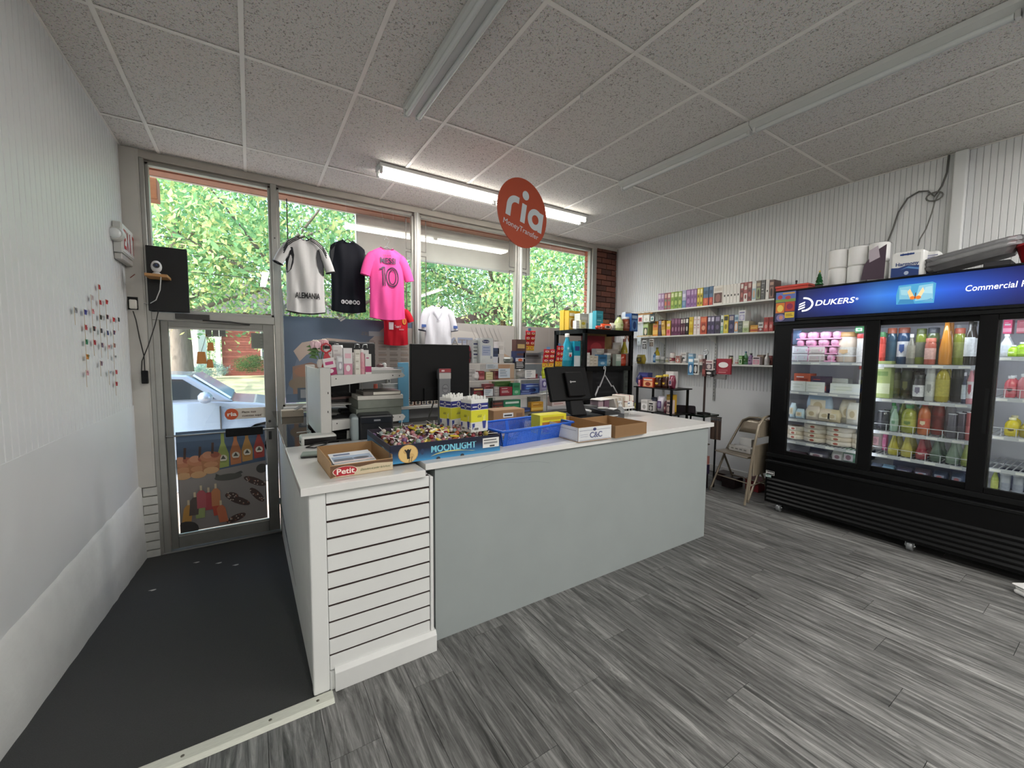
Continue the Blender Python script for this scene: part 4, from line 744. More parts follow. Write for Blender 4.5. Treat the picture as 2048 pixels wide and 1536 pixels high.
# candy poster hung on the header corner
a0, a1, a2 = P(1550, 640, x=FX-.015), P(1589, 645, x=FX-.015), P(1552, 586, x=FX-.015)
o = thing('candy_poster', 'small hanging candy poster in orange, red and blue beside the lit header', 'poster', (FX-.015, (a0.y+a1.y)/2, a0.z-.02), -PI/2); w_ = a0.y-a1.y; h_ = a2.z-a0.z+.02
MB().box((-w_/2, -.003, 0), (w_/2, .003, h_)).build('board', mat('3a3f66', .5), o)
art(o, (-w_/2, -.003, 0), (w_, 0, 0), (0, 0, h_), [('r', 0, .72, 1, 1, '5f74b8'), ('r', 0, .66, 1, .76, '7d9a4a'), ('e', .22, .83, .12, .07, 'b8323c'), ('e', .62, .8, .14, .06, 'c04048'), ('r', .35, .92, .95, .97, 'd8a048'), ('r', .02, .3, .47, .64, 'd87a2c'), ('e', .25, .45, .16, .12, 'f0d060'), ('r', .5, .34, .97, .66, 'c0402c'), ('e', .73, .5, .16, .1, '8a1f4a'), ('r', .5, .12, .97, .31, 'e3c33a'), ('r', .55, .18, .9, .2, '6a5a1c'), ('r', .55, .23, .85, .25, '6a5a1c'), ('e', .3, .14, .22, .12, '8a7aa8'), ('e', .32, .14, .1, .07, 'c98a78')])
# ---------------------------------------------------------------- shelves on the right hand wall
SX = 4.655; shelfw = mat('d6d5d0', .45, nz=.02); stdm = mat('b9bab8', .35, .5, nz=.05)
for y in (P(1331, 700, x=XR).y, P(1433, 700, x=XR).y, 2.1):
    t = thing('shelf_standard', 'slotted metal upright on the paneled wall, %s from the brick corner' % ORD[0 if y > 3.5 else 1 if y > 2.5 else 2], 'shelf upright', (XR-.02, y, .9), group='shelf uprights')
    MB().box((0, -.013, 0), (.008, .013, 1.25)).build('channel', stdm, t)
    for k in range(30): MB().box((-.0012, -.003, .05+k*.04), (0, .003, .068+k*.04)).build('slot', mat('4c4c4a', .8), t)
WS = []
for k, (z, ya, yb) in enumerate(((2.066, 4.28, 2.0), (1.722, 4.28, 2.0), (1.362, 4.15, 2.0))):
    t = thing('wall_shelf', 'white wall shelf on brackets, %s from the top' % ORD[k], 'shelf', (SX, (ya+yb)/2, z), group='wall shelves')
    MB().box((0, -(ya-yb)/2, -.019), (.222, (ya-yb)/2, 0)).build('board', shelfw, t, bev=.002)
    for y in (P(1331, 700, x=XR).y, P(1433, 700, x=XR).y, 2.1):
        yy = y-(ya+yb)/2; MB().prism([(.225, yy-.003, -.019), (.225, yy-.003, -.11), (.20, yy-.003, -.10), (.03, yy-.003, -.03), (.03, yy-.003, -.019)], (0, .006, 0)).build('bracket', shelfw, t)
    WS.append(z+.001)
S_ = lambda zx: 1240+zx*.16924; T_ = lambda zy: 540+zy*.16927
_sc = {}
def ws(k, kind, name, desc, cat, zl, zr, zt, cols, x=SX+.03, z0=None, lb=None, **kw):
    n = _sc[k] = _sc.get(k, 0)+1; zb = (300, 740, 1130)[k]
    return onX(kind, name, lb or '%s, %s from the bricks, %s wall shelf' % (desc, ORD[n-1], ('top', 'middle', 'lowest')[k]), cat, x, S_(zl), S_(zr), T_(zt), T_(zb), z0=WS[k] if z0 is None else z0, cols=cols, group='packs on the %s wall shelf' % ('top', 'middle', 'lowest')[k], **kw)
for i, (a, b, tt, cols, desc, pat) in enumerate([
    (452, 487, 280, ('b08cb4', 'd8c8da', '8f6a98', 'c9b0cf'), 'lilac carton', 'spine'), (488, 523, 276, ('a884ac', 'd0bcd2', '8a6492', 'c0a6c6'), 'dusty lilac carton', 'spine'), (526, 560, 272, ('8f5560', 'd0a29a', '6f8a6c', 'c9744f'), 'rose brown carton', 'spine'), (562, 600, 268, ('a8606c', 'd8c2bc', '7f7a6c', 'c0545c'), 'dark pink carton', 'spine'),
    (602, 640, 262, ('8fa84a', 'd6dcb0', '6f8f3c', 'b6c46c'), 'yellow green carton', 'spine'), (641, 685, 256, ('7a9a42', 'c9d6a0', '5c7c34', 'a6bb60'), 'leaf green carton', 'spine'), (687, 732, 252, ('8ba34f', 'cfd8ac', '66823a', 'b0bf6a'), 'moss green carton', 'spine'), (736, 782, 240, ('a9a7c4', '5f7fa6', 'd4cfe0', '7f9bb8'), 'pale blue carton', 'two'),
    (784, 836, 232, ('8a5f98', 'b592c0', '6c4480', 'a378ae'), 'purple carton', 'spine'), (838, 872, 226, ('94689f', 'b999c3', '744c86', 'a67fb2'), 'violet carton', 'spine'), (873, 908, 222, ('8d6299', 'b090ba', '6e4880', 'a178ac'), 'mauve carton', 'spine'), (912, 944, 214, ('c9b02c', 'efe39a', '6f6018', 'd8c450'), 'yellow carton', 'spine'), (945, 978, 210, ('d0b834', 'f0e6a4', '7a6a1c', 'dccb5c'), 'golden yellow carton', 'spine'),
    (984, 1046, 204, ('3f6488', 'c8563c', '2c4866', 'd87a50'), 'blue and red carton', 'two'), (1052, 1098, 192, ('44688c', 'b8443c', '2f4a68', 'cf6a54'), 'blue and crimson carton', 'two'), (1102, 1216, 186, ('dcd6ce', '5a3a34', '8f5f58', 'c9bfb4'), 'white carton with a brown portrait panel', 'pic')]+
    [(1218+40*j, 1256+40*j, 178-5*j, ('dcd8d2', '2c2826'), 'white carton with a black dot', 'dot') for j in range(5)]+[
    (1420, 1459, 152, ('8f3f3c', 'd8cfc8', '5f2a2a', 'b06a60'), 'maroon carton', 'spine'), (1461, 1505, 146, ('9a4a48', 'e2dcd6', 'c9b8b0', '7a3230'), 'red and white carton', 'two'), (1507, 1550, 140, ('8a3a38', 'c9a8a0', '5c2626', 'a85a54'), 'dark red carton', 'spine'), (1556, 1606, 132, ('d3d6d4', '8fb0bc', 'c9a890', 'e2ded6'), 'pale carton with a small figure', 'pic'), (1608, 1660, 126, ('6b5f50', '8a9a70', '4a4438', 'a89a80'), 'brown picture carton', 'pic'), (1663, 1712, 120, ('4a4a4a', '8a8a88', '6a6a68', 'bdbdb8'), 'charcoal carton', 'lines'), (1718, 1758, 112, ('dcd8d2', '2c2826'), 'wide white carton with a black dot', 'dot'), (1760, 1815, 116, ('5a3f3a', '8f6a60', '3a2a28', 'b09080'), 'dark brown picture carton', 'pic')]):
    ws(0, 'box', 'boxed_product', desc, 'carton', a, b, tt, cols, d=.15, pat=pat, seed=i)
for i, (a, b, tt, cols, desc, pat, kw) in enumerate([
    (272, 330, 618, ('a9bf78', '2c2c26', 'd6c8a8', 'c9d6a0'), 'light green carton with a black disc', 'pic', {}), (386, 446, 606, ('d98a2c', 'e8b85a', 'c9562c', 'f0d890'), 'orange carton', 'band', {}), (450, 488, 588, ('4a3230', 'a9a4b8', '3a3c66', '6a4a44'), 'brown and navy carton', 'spine', {}), (496, 540, 598, ('c99a3c', 'e0c070', 'a87c2c', 'f0dca0'), 'leaning tan carton', 'band', {'tilt': .0}), (548, 594, 600, ('d8b83c', 'e07a7a', 'f0c8c0', 'c94a50'), 'yellow and pink carton', 'two', {}),
    (602, 640, 574, ('6a3a56', '8f5f78', '5a2f48', 'a8788c'), 'plum carton', 'spine', {}), (641, 676, 572, ('744260', '936380', '5f3550', 'a47c92'), 'mulberry carton', 'spine', {}), (677, 712, 572, ('6e3e5a', '8d5d7a', '5a314b', 'a0788e'), 'wine purple carton', 'spine', {}), (714, 740, 572, ('4a2a38', 'd8cfc8', '6f4a56', 'c0a8a8'), 'dark plum carton with white flower', 'spine', {}), (741, 768, 568, ('4f2c3c', 'd0c6c0', '6a4652', 'b8a0a4'), 'deep plum carton with white flower', 'spine', {}), (770, 806, 564, ('262022', 'e2ddd6', '3a3032', 'c9c2ba'), 'black carton with white writing strip', 'spine', {}),
    (812, 860, 556, ('cdb02c', 'b89a20', 'dcc650', 'a88a1c'), 'mustard carton', 'band', {}), (866, 903, 552, ('dccfca', 'c9a4a2', 'e8dcd8', 'b07a7c'), 'pale pink carton', 'lines', {}), (906, 943, 550, ('ddd2cc', 'c89c9c', 'ebe0dc', 'a86c70'), 'blush white carton', 'lines', {}), (946, 1022, 552, ('bf4f30', 'd87a50', '8f3826', 'e0a080'), 'wide orange red carton', 'spine', {}), (1030, 1068, 546, ('4a3f5c', 'd0c8d8', '352c48', '7a6a90'), 'indigo carton', 'spine', {}), (1070, 1112, 544, ('4d4260', 'cbc2d4', '382f4c', '7d6d94'), 'violet blue carton', 'spine', {}), (1116, 1180, 540, ('3a3044', '8f86a0', '2a2434', '5f5470'), 'dark aubergine carton', 'spine', {}),
    (1184, 1218, 538, ('d8dcd6', '7fa888', '3a4a44', 'c9d0ca'), 'white and green carton', 'two', {}), (1220, 1276, 532, ('d0bc2c', '2f2c18', 'e0d060', '8a7c1c'), 'bright yellow carton with black writing', 'spine', {}), (1280, 1342, 530, ('2f3058', 'a99a98', '1f2044', '6a6080'), 'navy carton', 'spine', {}), (1346, 1392, 530, ('a9bcc9', 'd08a3c', 'e0e4e8', '5f7f98'), 'pale blue and orange carton', 'pic', {}), (1394, 1442, 612, ('5a6258', '8a9288', '444a42', 'a9b0a6'), 'dark green grey carton', 'lines', {}), (1445, 1520, 604, ('d0d4b8', 'aab884', 'e6e6d4', '8a9a64'), 'pale green carton', 'two', {}),
    (1536, 1625, 652, ('d49a34', 'b8502c', 'e8c060', 'c9742c'), 'low orange carton', 'band', {}), (1628, 1690, 618, ('d8d4d0', '8f3a38', '6a6664', 'c0bab6'), 'small white carton', 'two', {}), (1694, 1748, 560, ('b8342c', '8f2822', 'd06058', 'e0a8a0'), 'red carton', 'spine', {}), (1752, 1806, 556, ('b03430', '882822', 'c85a54', 'dca29c'), 'scarlet carton', 'spine', {})]):
    o = ws(1, 'box', 'boxed_product', desc, 'carton', a, b, tt, cols, d=.14, pat=pat, seed=i+40, **kw)
    if i == 3: o.rotation_euler = (0, -.12, -PI/2)
    if i in (22, 23): LASTTOP = P(S_(1480), T_(610), x=SX+.03).z
onX('box', 'boxed_product', 'white and lavender carton lying across two others on the middle wall shelf', 'carton', SX+.03, S_(1400), S_(1478), T_(478), T_(608), z0=LASTTOP+.008, cols=('dcdcdc', 'a9a4c0', 'd0ccd8', '8a86a4'), d=.12, pat='pic', group='packs on the middle wall shelf')
for i, (kind, a, b, tt, cols, desc, cat, x) in enumerate([
    ('bottle', 386, 440, 915, ('d0bc30', '8f8a3c', 'c9b83c'), 'yellow squeeze bottle', 'bottle', .1), ('round', 378, 412, 975, ('3f6a98', '23303f', '8fb0d0'), 'blue bottle with dark cap', 'bottle', .03), ('jar', 404, 452, 1012, ('dcdcd8', 'efefec', '9aa48c'), 'white jar', 'jar', .03), ('jar', 456, 508, 1022, ('e0e0dc', 'efefec', 'a8a8a0'), 'low white jar', 'jar', .03), ('jar', 522, 556, 1034, ('dedad2', '8a8a82', 'b9b48c'), 'small white jar', 'jar', .03), ('can', 566, 626, 980, ('d8d2cc', '9f5a54', '8f3a44', 'dcd8c8', 'b0b86a'), 'red and white striped tin', 'tin', .05), ('box', 652, 706, 1010, ('c9b2aa', 'a85a4c', 'd8d0c8', '8a4840'), 'red patterned carton', 'carton', .02), ('box', 712, 780, 975, ('dcdad6', 'b9bcc0', '4f5654', 'a8a4a0'), 'pale grey picture carton', 'carton', .06), ('jar', 728, 770, 1052, ('dcd8d4', 'e8e6e2', 'a8a4a4'), 'squat white jar', 'jar', .01),
    ('box', 802, 860, 988, ('8fb0c8', 'e0e4e4', '3f5f98', 'c9d8e0'), 'pale blue carton', 'carton', .04), ('can', 902, 958, 1004, ('e0dcd8', 'b04a4c', 'd0a8a0', 'e8e2dc'), 'white tin with red lid', 'tin', .05), ('jar', 1240, 1284, 1008, ('dcdad4', 'cfcfc8', '9a988c'), 'white jar with silver lid', 'jar', .05), ('jar', 1282, 1322, 1012, ('c9c0a0', '2c2c28', 'b0a060'), 'tan jar with black lid', 'jar', .03), ('jar', 1346, 1394, 1060, ('d8d2cc', 'c9b8b0', 'b88a84'), 'little pinkish jar', 'jar', .02), ('box', 1398, 1440, 1012, ('5f9a4a', 'd8e4cc', '2f6a34', 'a8cc90'), 'green carton', 'carton', .03), ('bottle', 1442, 1494, 962, ('7ab08a', '3f6f8c', '4f8a48', 'c9dcc0'), 'green bottle with blue cap', 'bottle', .07), ('round', 1498, 1558, 985, ('8a6f94', '2f2a34', 'a890b0', '5a4468'), 'purple bottle with dark cap', 'bottle', .04), ('box', 1562, 1650, 1024, ('e0d2d2', 'd090a0', 'c9a8b0', '4a3a40'), 'pink and white carton', 'carton', .02), ('box', 1612, 1690, 1002, ('8a7a68', 'c98a50', '6a5c4c', 'a8947c'), 'brown carton', 'carton', .12), ('bottle', 1692, 1750, 982, ('dcd8d4', 'd2cecb', 'cfc8c8'), 'white pump bottle', 'bottle', .02), ('box', 1740, 1800, 1012, ('7a3a3a', 'a86a60', '5c2a2a', '94504c'), 'dark red carton', 'carton', .09)]):
    ws(2, kind, {'carton': 'boxed_product', 'tin': 'product_tin', 'jar': 'cream_jar', 'bottle': 'lotion_bottle'}[cat], desc, cat, a, b, tt, cols, x=SX+x, d=.06, pat='pic', seed=i+80)
# peg rails at the brick corner with hanging goods
for k, zt in ((0, 505), (1, 785)):
    a, b = P(S_(205), T_(zt), x=SX+.02), P(S_(385), T_(zt), x=SX+.02)
    t = tag(MB().box((-.004, 0, -.02), (.004, a.y-b.y, .02)).build('display_rail', mat('c98f4a' if k == 0 else 'c2a878', .5), None, (b.x, b.y, (a.z+b.z)/2-.005)), '%s hung at the brick corner end of the %s wall shelf' % (('orange strip', 'tan strip')[k], ('top', 'middle')[k]), 'rail')
    for q in range(4): MB().tube([(-.004, .03+q*.07, .0), (-.05, .03+q*.07, .004)], .003, 6).build('peg', mat('d8c0a0', .4), t)
for i, (a, b, tt, bb, c, lb) in enumerate([(206, 270, 532, 634, ('e0dcd8', 'c9304a', '2a2226', 'e8a0ac'), 'red and white hanging pack under the orange strip'), (275, 345, 530, 612, ('dcdad2', 'e8e6e0', 'c9c6ba'), 'white hanging card under the orange strip'), (350, 410, 515, 632, ('2a3030', 'e6e8e4', '4f8a8a'), 'black and white penguin shaped toy pack'), (195, 245, 800, 900, ('b9c0c0', 'd0d6d6', 'a0a8a8'), 'clear hanging pack under the tan strip'), (262, 312, 830, 940, ('cfcbc6', '3a3836', 'a09c98'), 'white and black hanging card under the tan strip'), (345, 395, 815, 910, ('d0cbc4', '5a4a40', '8a7a6c'), 'white and brown hanging card under the tan strip')]):
    onX('box' if 'card' in lb else 'pouch', 'hanging_pack', lb, 'pack', SX-.03+.004*i, S_(a), S_(b), T_(tt), T_(bb), cols=c, d=.012, pat='pic', group='packs hung on the corner strips')
# pole display with hanging packs, in front of the wall shelves
TBZ = P(1405, 833, x=4.0).z
t = thing('pole_display', 'dark pole display with a metal ring on top and hook arms', 'display stand', (4.2, P(1408, 810, x=4.2).y, 0))
PY = t.location.y; zt = P(1414, 740, x=4.2).z
MB().tube([(0, 0, TBZ+.02), (0, 0, zt)], .011, 10).build('pole', mat('3a2a26', .5), t)
MB().lathe([(.07, TBZ+.001), (.07, TBZ+.012), (.02, TBZ+.02)], n=20).build('base', blk2, t)
zr = P(1417, 705, x=4.2).z; MB().tube([(0, .026*math.cos(a), zr+.026*math.sin(a)) for a in [2*PI*k/16 for k in range(16)]], .0035, 6, closed=True).build('ring', chrome, t)
MB().prism([(-.004, -.012, zt-.02), (-.004, .012, zt-.02), (-.004, .008, zr-.026), (-.004, -.008, zr-.026)], (.008, 0, 0)).build('ring_plate', blk2, t)
for q, (dy, z_) in enumerate(((.12, zt-.02), (-.02, zt-.01), (-.16, zt-.02))): MB().tube([(0, 0, z_), (-.03, dy, z_), (-.06, dy, z_+.005)], .003, 6).build('hook', chrome, t)
for i, (a, b, tt, bb, c, lb, pat) in enumerate([(800, 862, 1025, 1240, ('6a9ab8', '2c5f8a', 'cfd8dc', 'e8ecec'), 'blue hanging gadget pack on the pole display', 'pic'), (858, 922, 1045, 1236, ('d4d4d0', '2a2422', 'c0c0bc', '8a8a88'), 'grey pack with black earphones on the pole display', 'pic'), (968, 1003, 1050, 1255, ('5a3230', '8f4a44', '3a2220', 'b09a90'), 'dark red narrow pack on the pole display', 'band'), (1004, 1094, 1062, 1182, ('d8ccc8', '5a4a50', 'b8a8a4', '8f6a6c'), 'pinkish white phone pack on the pole display', 'pic'), (1004, 1092, 1188, 1262, ('231e1e', 'd8d4d0', '3a3434'), 'black pack with white badge below the phone pack', 'logo'), (1098, 1128, 1060, 1240, ('4a4444', 'e0dcd8', '2f2a2a', '6f6a66'), 'dark grey slim pack on the pole display', 'lines'), (1128, 1306, 1048, 1232, ('8f2430', 'e2dcd8', 'a04a50', 'c98a88'), 'wide crimson pack on the pole display', 'logo'), (1100, 1246, 1238, 1292, ('6f6c6a', '8a8784', '5a5754'), 'grey pack hanging below the crimson one', 'lines')]):
    onX('box', 'hanging_pack', lb, 'pack', 4.11+.008*i, S_(a), S_(b), T_(tt), T_(bb), cols=c, d=.02, pat=pat, seed=i+130, group='packs on the pole display')
# small dark two tier rack by the black shelving, and its goods
RX = 3.75
def rq(px, py, x=RX): return P(px, py, x=x)
ra, rb_ = P(1268, 772, x=RX), P(1352, 772, x=RX); z1, z2 = ra.z, P(1310, 824, x=RX).z
t = thing('tiered_rack', 'small dark two tier rack with goods beside the black shelving', 'rack', (RX+.14, (ra.y+rb_.y)/2, 0)); hl = (ra.y-rb_.y)/2
for z in (z1, z2, .25): MB().box((-.15, -hl, z-.012), (.15, hl, z)).build('tier', blk2, t, bev=.003)
for sx in (-1, 1):
    for sy in (-1, 1): MB().box((sx*.14-.01, sy*(hl-.05)-.01, 0), (sx*.14+.01, sy*(hl-.05)+.01, z1)).build('leg', blk2, t)
U_ = lambda zx: 1270+zx*.09767; Vv = lambda zy: 730+zy*.09766
for i, (kind, a, b, tt, z, cols, lb, cat, dx) in enumerate([
    ('pouch', 10, 70, 190, z1, ('2c2f5a', '3f4278', '22244a'), 'navy folded pack on the small rack', 'pack', .1), ('box', 70, 260, 155, z1, ('32356a', '484c8a', '25284f'), 'large navy carton at the back of the small rack', 'carton', .16), ('box', 62, 105, 300, z1, ('a8304a', 'd8a0a8', '7a2034', 'e0d0cc'), 'slim crimson carton on the small rack', 'carton', .01), ('box', 155, 372, 262, z1, ('b8482c', 'e0b080', '8f3422', 'd8d0c0'), 'orange red carton on the small rack', 'carton', .0), ('jar', 372, 515, 215, z1, ('3a1c14', 'c9b03c', '4a2a1c', 'd6b23c'), 'dark jar with yellow lid, nearer the red carton', 'jar', .01), ('jar', 530, 640, 195, z1, ('3a1c14', 'c9b03c', '4a2a1c', 'd6b23c'), 'dark jar with yellow lid beside the plum pack', 'jar', .01), ('pouch', 665, 770, 215, z1, ('7a2f44', 'b08a94', '2c3550'), 'plum pack at the end of the small rack', 'pack', .02), ('box', 620, 780, 135, z1, ('d0cdca', 'e0dedb', 'b9b6b2'), 'white card standing behind the plum pack', 'card', .14),
    ('box', 2, 55, 780, z2, ('8a8a3a', 'c0b86a', '6a6a2c'), 'olive carton on the lower tier of the small rack', 'carton', .05), ('box', 60, 130, 775, z2, ('1c1a1a', '3a3636', '2a2626'), 'black carton on the lower tier of the small rack', 'carton', .05), ('box', 133, 268, 715, z2, ('d8d4d0', 'efecea', 'b0aca8', 'c2beba'), 'wide white carton on the lower tier of the small rack', 'carton', .0), ('box', 288, 390, 755, z2, ('d4d0cc', '2c2a2a', 'bdb9b5'), 'white carton with black mark on the lower tier', 'carton', .0), ('pouch', 300, 420, 660, z2, ('54586a', '8a8ea0', '3f4252'), 'slate grey pack behind the white carton on the lower tier', 'pack', .14), ('pouch', 440, 580, 640, z2, ('d8d2dc', '5a3f70', '8a86a0'), 'white and purple pack on the lower tier', 'pack', .02), ('round', 590, 655, 700, z2, ('5a2c3a', '8f8a84', '7a4a54', 'd0b8a8'), 'wine bottle with pale label on the lower tier', 'bottle', .02), ('box', 662, 735, 725, z2, ('d2bcb4', '4a3a44', 'c0a8a0'), 'pinkish carton with dark mark on the lower tier', 'carton', .0), ('box', 655, 775, 610, z2, ('c9a030', 'e0c468', '8f7220'), 'mustard carton behind the pinkish one on the lower tier', 'carton', .12)]):
    onX(kind, {'carton': 'boxed_product', 'jar': 'preserve_jar', 'pack': 'soft_pack', 'bottle': 'drink_bottle', 'card': 'card'}[cat], lb, cat, RX+dx, U_(a), U_(b), Vv(tt), Vv(430), z0=z+.001, cols=cols, d=.08, pat='pic', seed=i+150, group='goods on the small rack')
# black plastic shelving unit in front of the brick pier
BA, BB = P(1170, 660, y=3.55), P(1271, 660, y=3.55)
bx0, bx1, by0, by1 = BA.x, P(1268, 663, y=3.55).x, 3.55, 4.12
bz = P(1172, 657, y=3.55).z; bz2 = P(1172, 733, y=3.55).z+.0
t = thing('black_shelving', 'black plastic shelving unit with open tiers before the brick pier', 'shelving', ((bx0+bx1)/2, (by0+by1)/2, 0)); wx, wy = (bx1-bx0)/2, (by1-by0)/2
bp = mat('0b0c0c', .5, nz=.03, spec=.2)
for z in (bz, bz2, .9, .35): MB().box((-wx, -wy, z-.055), (wx, -wy+.025, z)).box((-wx, wy-.025, z-.055), (wx, wy, z)).box((-wx, -wy+.025, z-.055), (-wx+.025, wy-.025, z)).box((wx-.025, -wy+.025, z-.055), (wx, wy-.025, z)).box((-wx+.025, -wy+.025, z-.02), (wx-.025, wy-.025, z-.004)).build('tier', bp, t, bev=.003)
for sx in (-1, 1):
    for sy in (-1, 1): MB().box((sx*(wx-.022)-.022, sy*(wy-.022)-.022, 0), (sx*(wx-.022)+.022, sy*(wy-.022)+.022, bz-.004)).build('post', bp, t, bev=.004)
A_ = lambda zx: 1120+zx*.10417; B_ = lambda zy: 600+zy*.10417
for i, (kind, a, b, tt, bb, z, cols, lb, cat, y, d, pat) in enumerate([
    ('box', 70, 165, 195, 545, bz, ('d8b420', 'c9a41c', 'e8d060', '8a6a1c'), 'tall yellow cereal like carton at the window end', 'carton', 3.98, .08, 'lines'), ('box', 168, 290, 205, 540, bz, ('d6ac1c', 'e8d48a', 'b07a1c', 'f0e8c8'), 'tall yellow carton with a figure print', 'carton', 3.86, .08, 'pic'), ('box', 292, 385, 215, 540, bz, ('cfa81c', 'a87c18', 'e0cc70', '8a6414'), 'tall mustard carton behind the lemon box', 'carton', 3.9, .08, 'lines'), ('box', 312, 392, 395, 524, bz, ('dcdcda', 'c9c9c4', 'e8e8e4'), 'small white carton on the black shelving top', 'carton', 3.62, .06, 'lines'), ('box', 394, 502, 385, 524, bz, ('d8d8b0', 'd0c030', 'e6e0a0', 'a89a20'), 'small lemon printed carton on the black shelving top', 'carton', 3.6, .09, 'logo'), ('box', 380, 545, 260, 524, bz, ('c6ccc6', '8aa0a0', 'e0e2de', '6f8480'), 'grey green milk like carton with folded top', 'carton', 3.72, .1, 'two'), ('box', 620, 690, 245, 530, bz, ('a9d0d8', 'd4e8ec', '7fb4c0'), 'pale aqua carton on the black shelving top', 'carton', 3.95, .06, 'lines'), ('box', 692, 822, 210, 535, bz, ('2f9aae', '54b4c4', '1f7c90', '8fd0d8'), 'teal carton on the black shelving top', 'carton', 3.85, .07, 'lines'), ('box', 805, 940, 380, 540, bz, ('a8683c', 'c08a58', '8a5230'), 'brown kraft carton by the brick pier', 'carton', 3.95, .1, 'band'), ('pouch', 715, 830, 490, 540, bz, ('c8402c', 'e0a090'), 'small red crumpled pack on the black shelving top', 'pack', 3.63, .05, 'band'), ('pouch', 818, 1015, 455, 540, bz, ('d84f28', 'e8ddd4', '2f2a2a'), 'orange pack with white rim on the black shelving top', 'pack', 3.62, .07, 'band'), ('pouch', 1000, 1130, 440, 540, bz, ('cfcac4', 'b8b2aa'), 'crumpled white bag on the black shelving top', 'bag', 3.66, .08, 'band'), ('bottle', 1130, 1250, 285, 550, bz, ('c0cc8c', '2c2e28', 'd0d8a8', 'a8b870'), 'pale green bottle with a dark cap on the black shelving top', 'bottle', 3.60, .08, 'band'), ('jar', 1262, 1372, 322, 550, bz, ('8a4a38', 'c9d0d8', '9a5844', '6f3428'), 'reddish jar on the black shelving top', 'jar', 3.6, .08, 'band'), ('box', 1366, 1490, 258, 556, bz, ('2f5a98', '5f8ac0', '1f3f78', 'b0c8e0'), 'blue carton at the shelf wall end of the black shelving', 'carton', 3.58, .1, 'pic'), ('box', 1250, 1350, 235, 550, bz, ('c9d2e0', 'a0b0cc'), 'tall pale blue carton behind the reddish jar', 'carton', 3.74, .06, 'lines')]):
    onY(kind, {'carton': 'boxed_product', 'pack': 'soft_pack', 'bag': 'soft_pack', 'jar': 'preserve_jar', 'bottle': 'lotion_bottle'}[cat], lb, cat, y, A_(a), A_(b), B_(tt), B_(bb), z0=z+.001, cols=cols, d=d, pat=pat, seed=i+170, group='goods on top of the black shelving')
for i, (kind, a, b, tt, cols, lb, cat, y, d, pat) in enumerate([
    ('bottle', 118, 268, 640, ('1f8fa8', 'dcdcd8', '2f9ab0', 'e0e8e8', 'c0404a'), 'teal pump bottle on the middle tier of the black shelving', 'bottle', 3.62, .1, 'band'), ('box', 268, 386, 790, ('22a0bc', 'd8e6ea', '3a3f8a', 'e0e8ec'), 'turquoise carton beside the pump bottle', 'carton', 3.62, .08, 'two'), ('box', 400, 470, 780, ('3a4a44', '54645c', '2a3832'), 'dark green carton behind the shelving post', 'carton', 3.9, .06, 'lines'), ('box', 520, 850, 690, ('8a1f2c', 'a8383f', '6f1622', 'c08a80'), 'stepped crimson counter display carton', 'carton', 3.85, .12, 'logo'), ('box', 560, 980, 652, ('b08f5c', 'c6a878', '96784a'), 'tan kraft carton behind the crimson display', 'carton', 4.0, .08, 'lines'), ('box', 690, 840, 935, ('b9b4ac', 'cfcac2', 'a09a92'), 'grey carton on top of the small boxes', 'carton', 3.72, .08, 'lines'), ('box', 512, 570, 1010, ('dcd8d2', 'c0bab2', 'e6e2dc'), 'slim white carton at the middle tier front', 'carton', 3.6, .05, 'lines'), ('box', 575, 640, 1060, ('cfc8b8', 'a89a80', 'dcd6c8'), 'cream small carton at the middle tier front', 'carton', 3.6, .05, 'lines'), ('box', 642, 730, 1070, ('c8bfae', '9a8c74', 'd8d0c0'), 'beige small carton at the middle tier front', 'carton', 3.6, .05, 'lines'), ('box', 735, 900, 1050, ('2f6a94', '4f8ab0', '1f4f74', 'a9c4d4'), 'blue and white carton at the middle tier front', 'carton', 3.6, .06, 'two'), ('tub', 905, 1000, 1020, ('8fa0a0', 'dcdcda', 'a9b4b4', '6f8484'), 'grey tub with white lid on the middle tier', 'tub', 3.62, .08, 'band'), ('box', 905, 1110, 945, ('a39c94', 'b9b2aa', '8a847c'), 'warm grey carton behind the tub', 'carton', 3.78, .08, 'lines'), ('pouch', 1042, 1210, 815, ('c9c4bf', 'dcd8d4', 'a8a49e'), 'clear white bag on the middle tier', 'bag', 3.85, .08, 'band'), ('box', 1075, 1170, 1040, ('c4cec2', '8fa898', 'dce2da'), 'pale green carton on the middle tier', 'carton', 3.6, .06, 'two'), ('can', 1176, 1305, 1035, ('b03c24', '8f2c1c', 'b84a30'), 'red tin on the middle tier', 'tin', 3.6, .08, 'band'), ('bottle', 1232, 1322, 745, ('b8a83c', '8f5a4c', 'c9b850'), 'yellow bottle with dried stems on the middle tier', 'bottle', 3.75, .06, 'band'), ('box', 1312, 1388, 1025, ('cfc6bf', 'b0a69e', 'ddd6d0'), 'pale carton at the end of the middle tier', 'carton', 3.6, .08, 'lines')]):
    onY(kind, {'carton': 'boxed_product', 'bag': 'soft_pack', 'tub': 'cream_tub', 'tin': 'product_tin', 'bottle': 'lotion_bottle'}[cat], lb, cat, y, A_(a), A_(b), B_(tt), B_(1200), z0=bz2+.001, cols=cols, d=d, pat=pat, seed=i+200, group='goods on the middle tier of the black shelving')
for i, (a, b, tt, col, lb) in enumerate([(1230, 1295, 700, '8f5f3c', 'brown'), (1290, 1350, 690, 'a8623c', 'rust')]):
    p = P(A_((a+b)/2), B_(750), y=3.78); m = MB(); rg = random.Random(i)
    for q in range(9): m.tube([(0, 0, -.04), (rg.uniform(-.03, .03), rg.uniform(-.02, .02), .03), (rg.uniform(-.06, .06), rg.uniform(-.04, .04), .08)], .0022, 5)
    tag(m.build('dried_stems', mat(col, .8), None, p), '%s dried stems standing in the yellow bottle' % lb, 'stems')
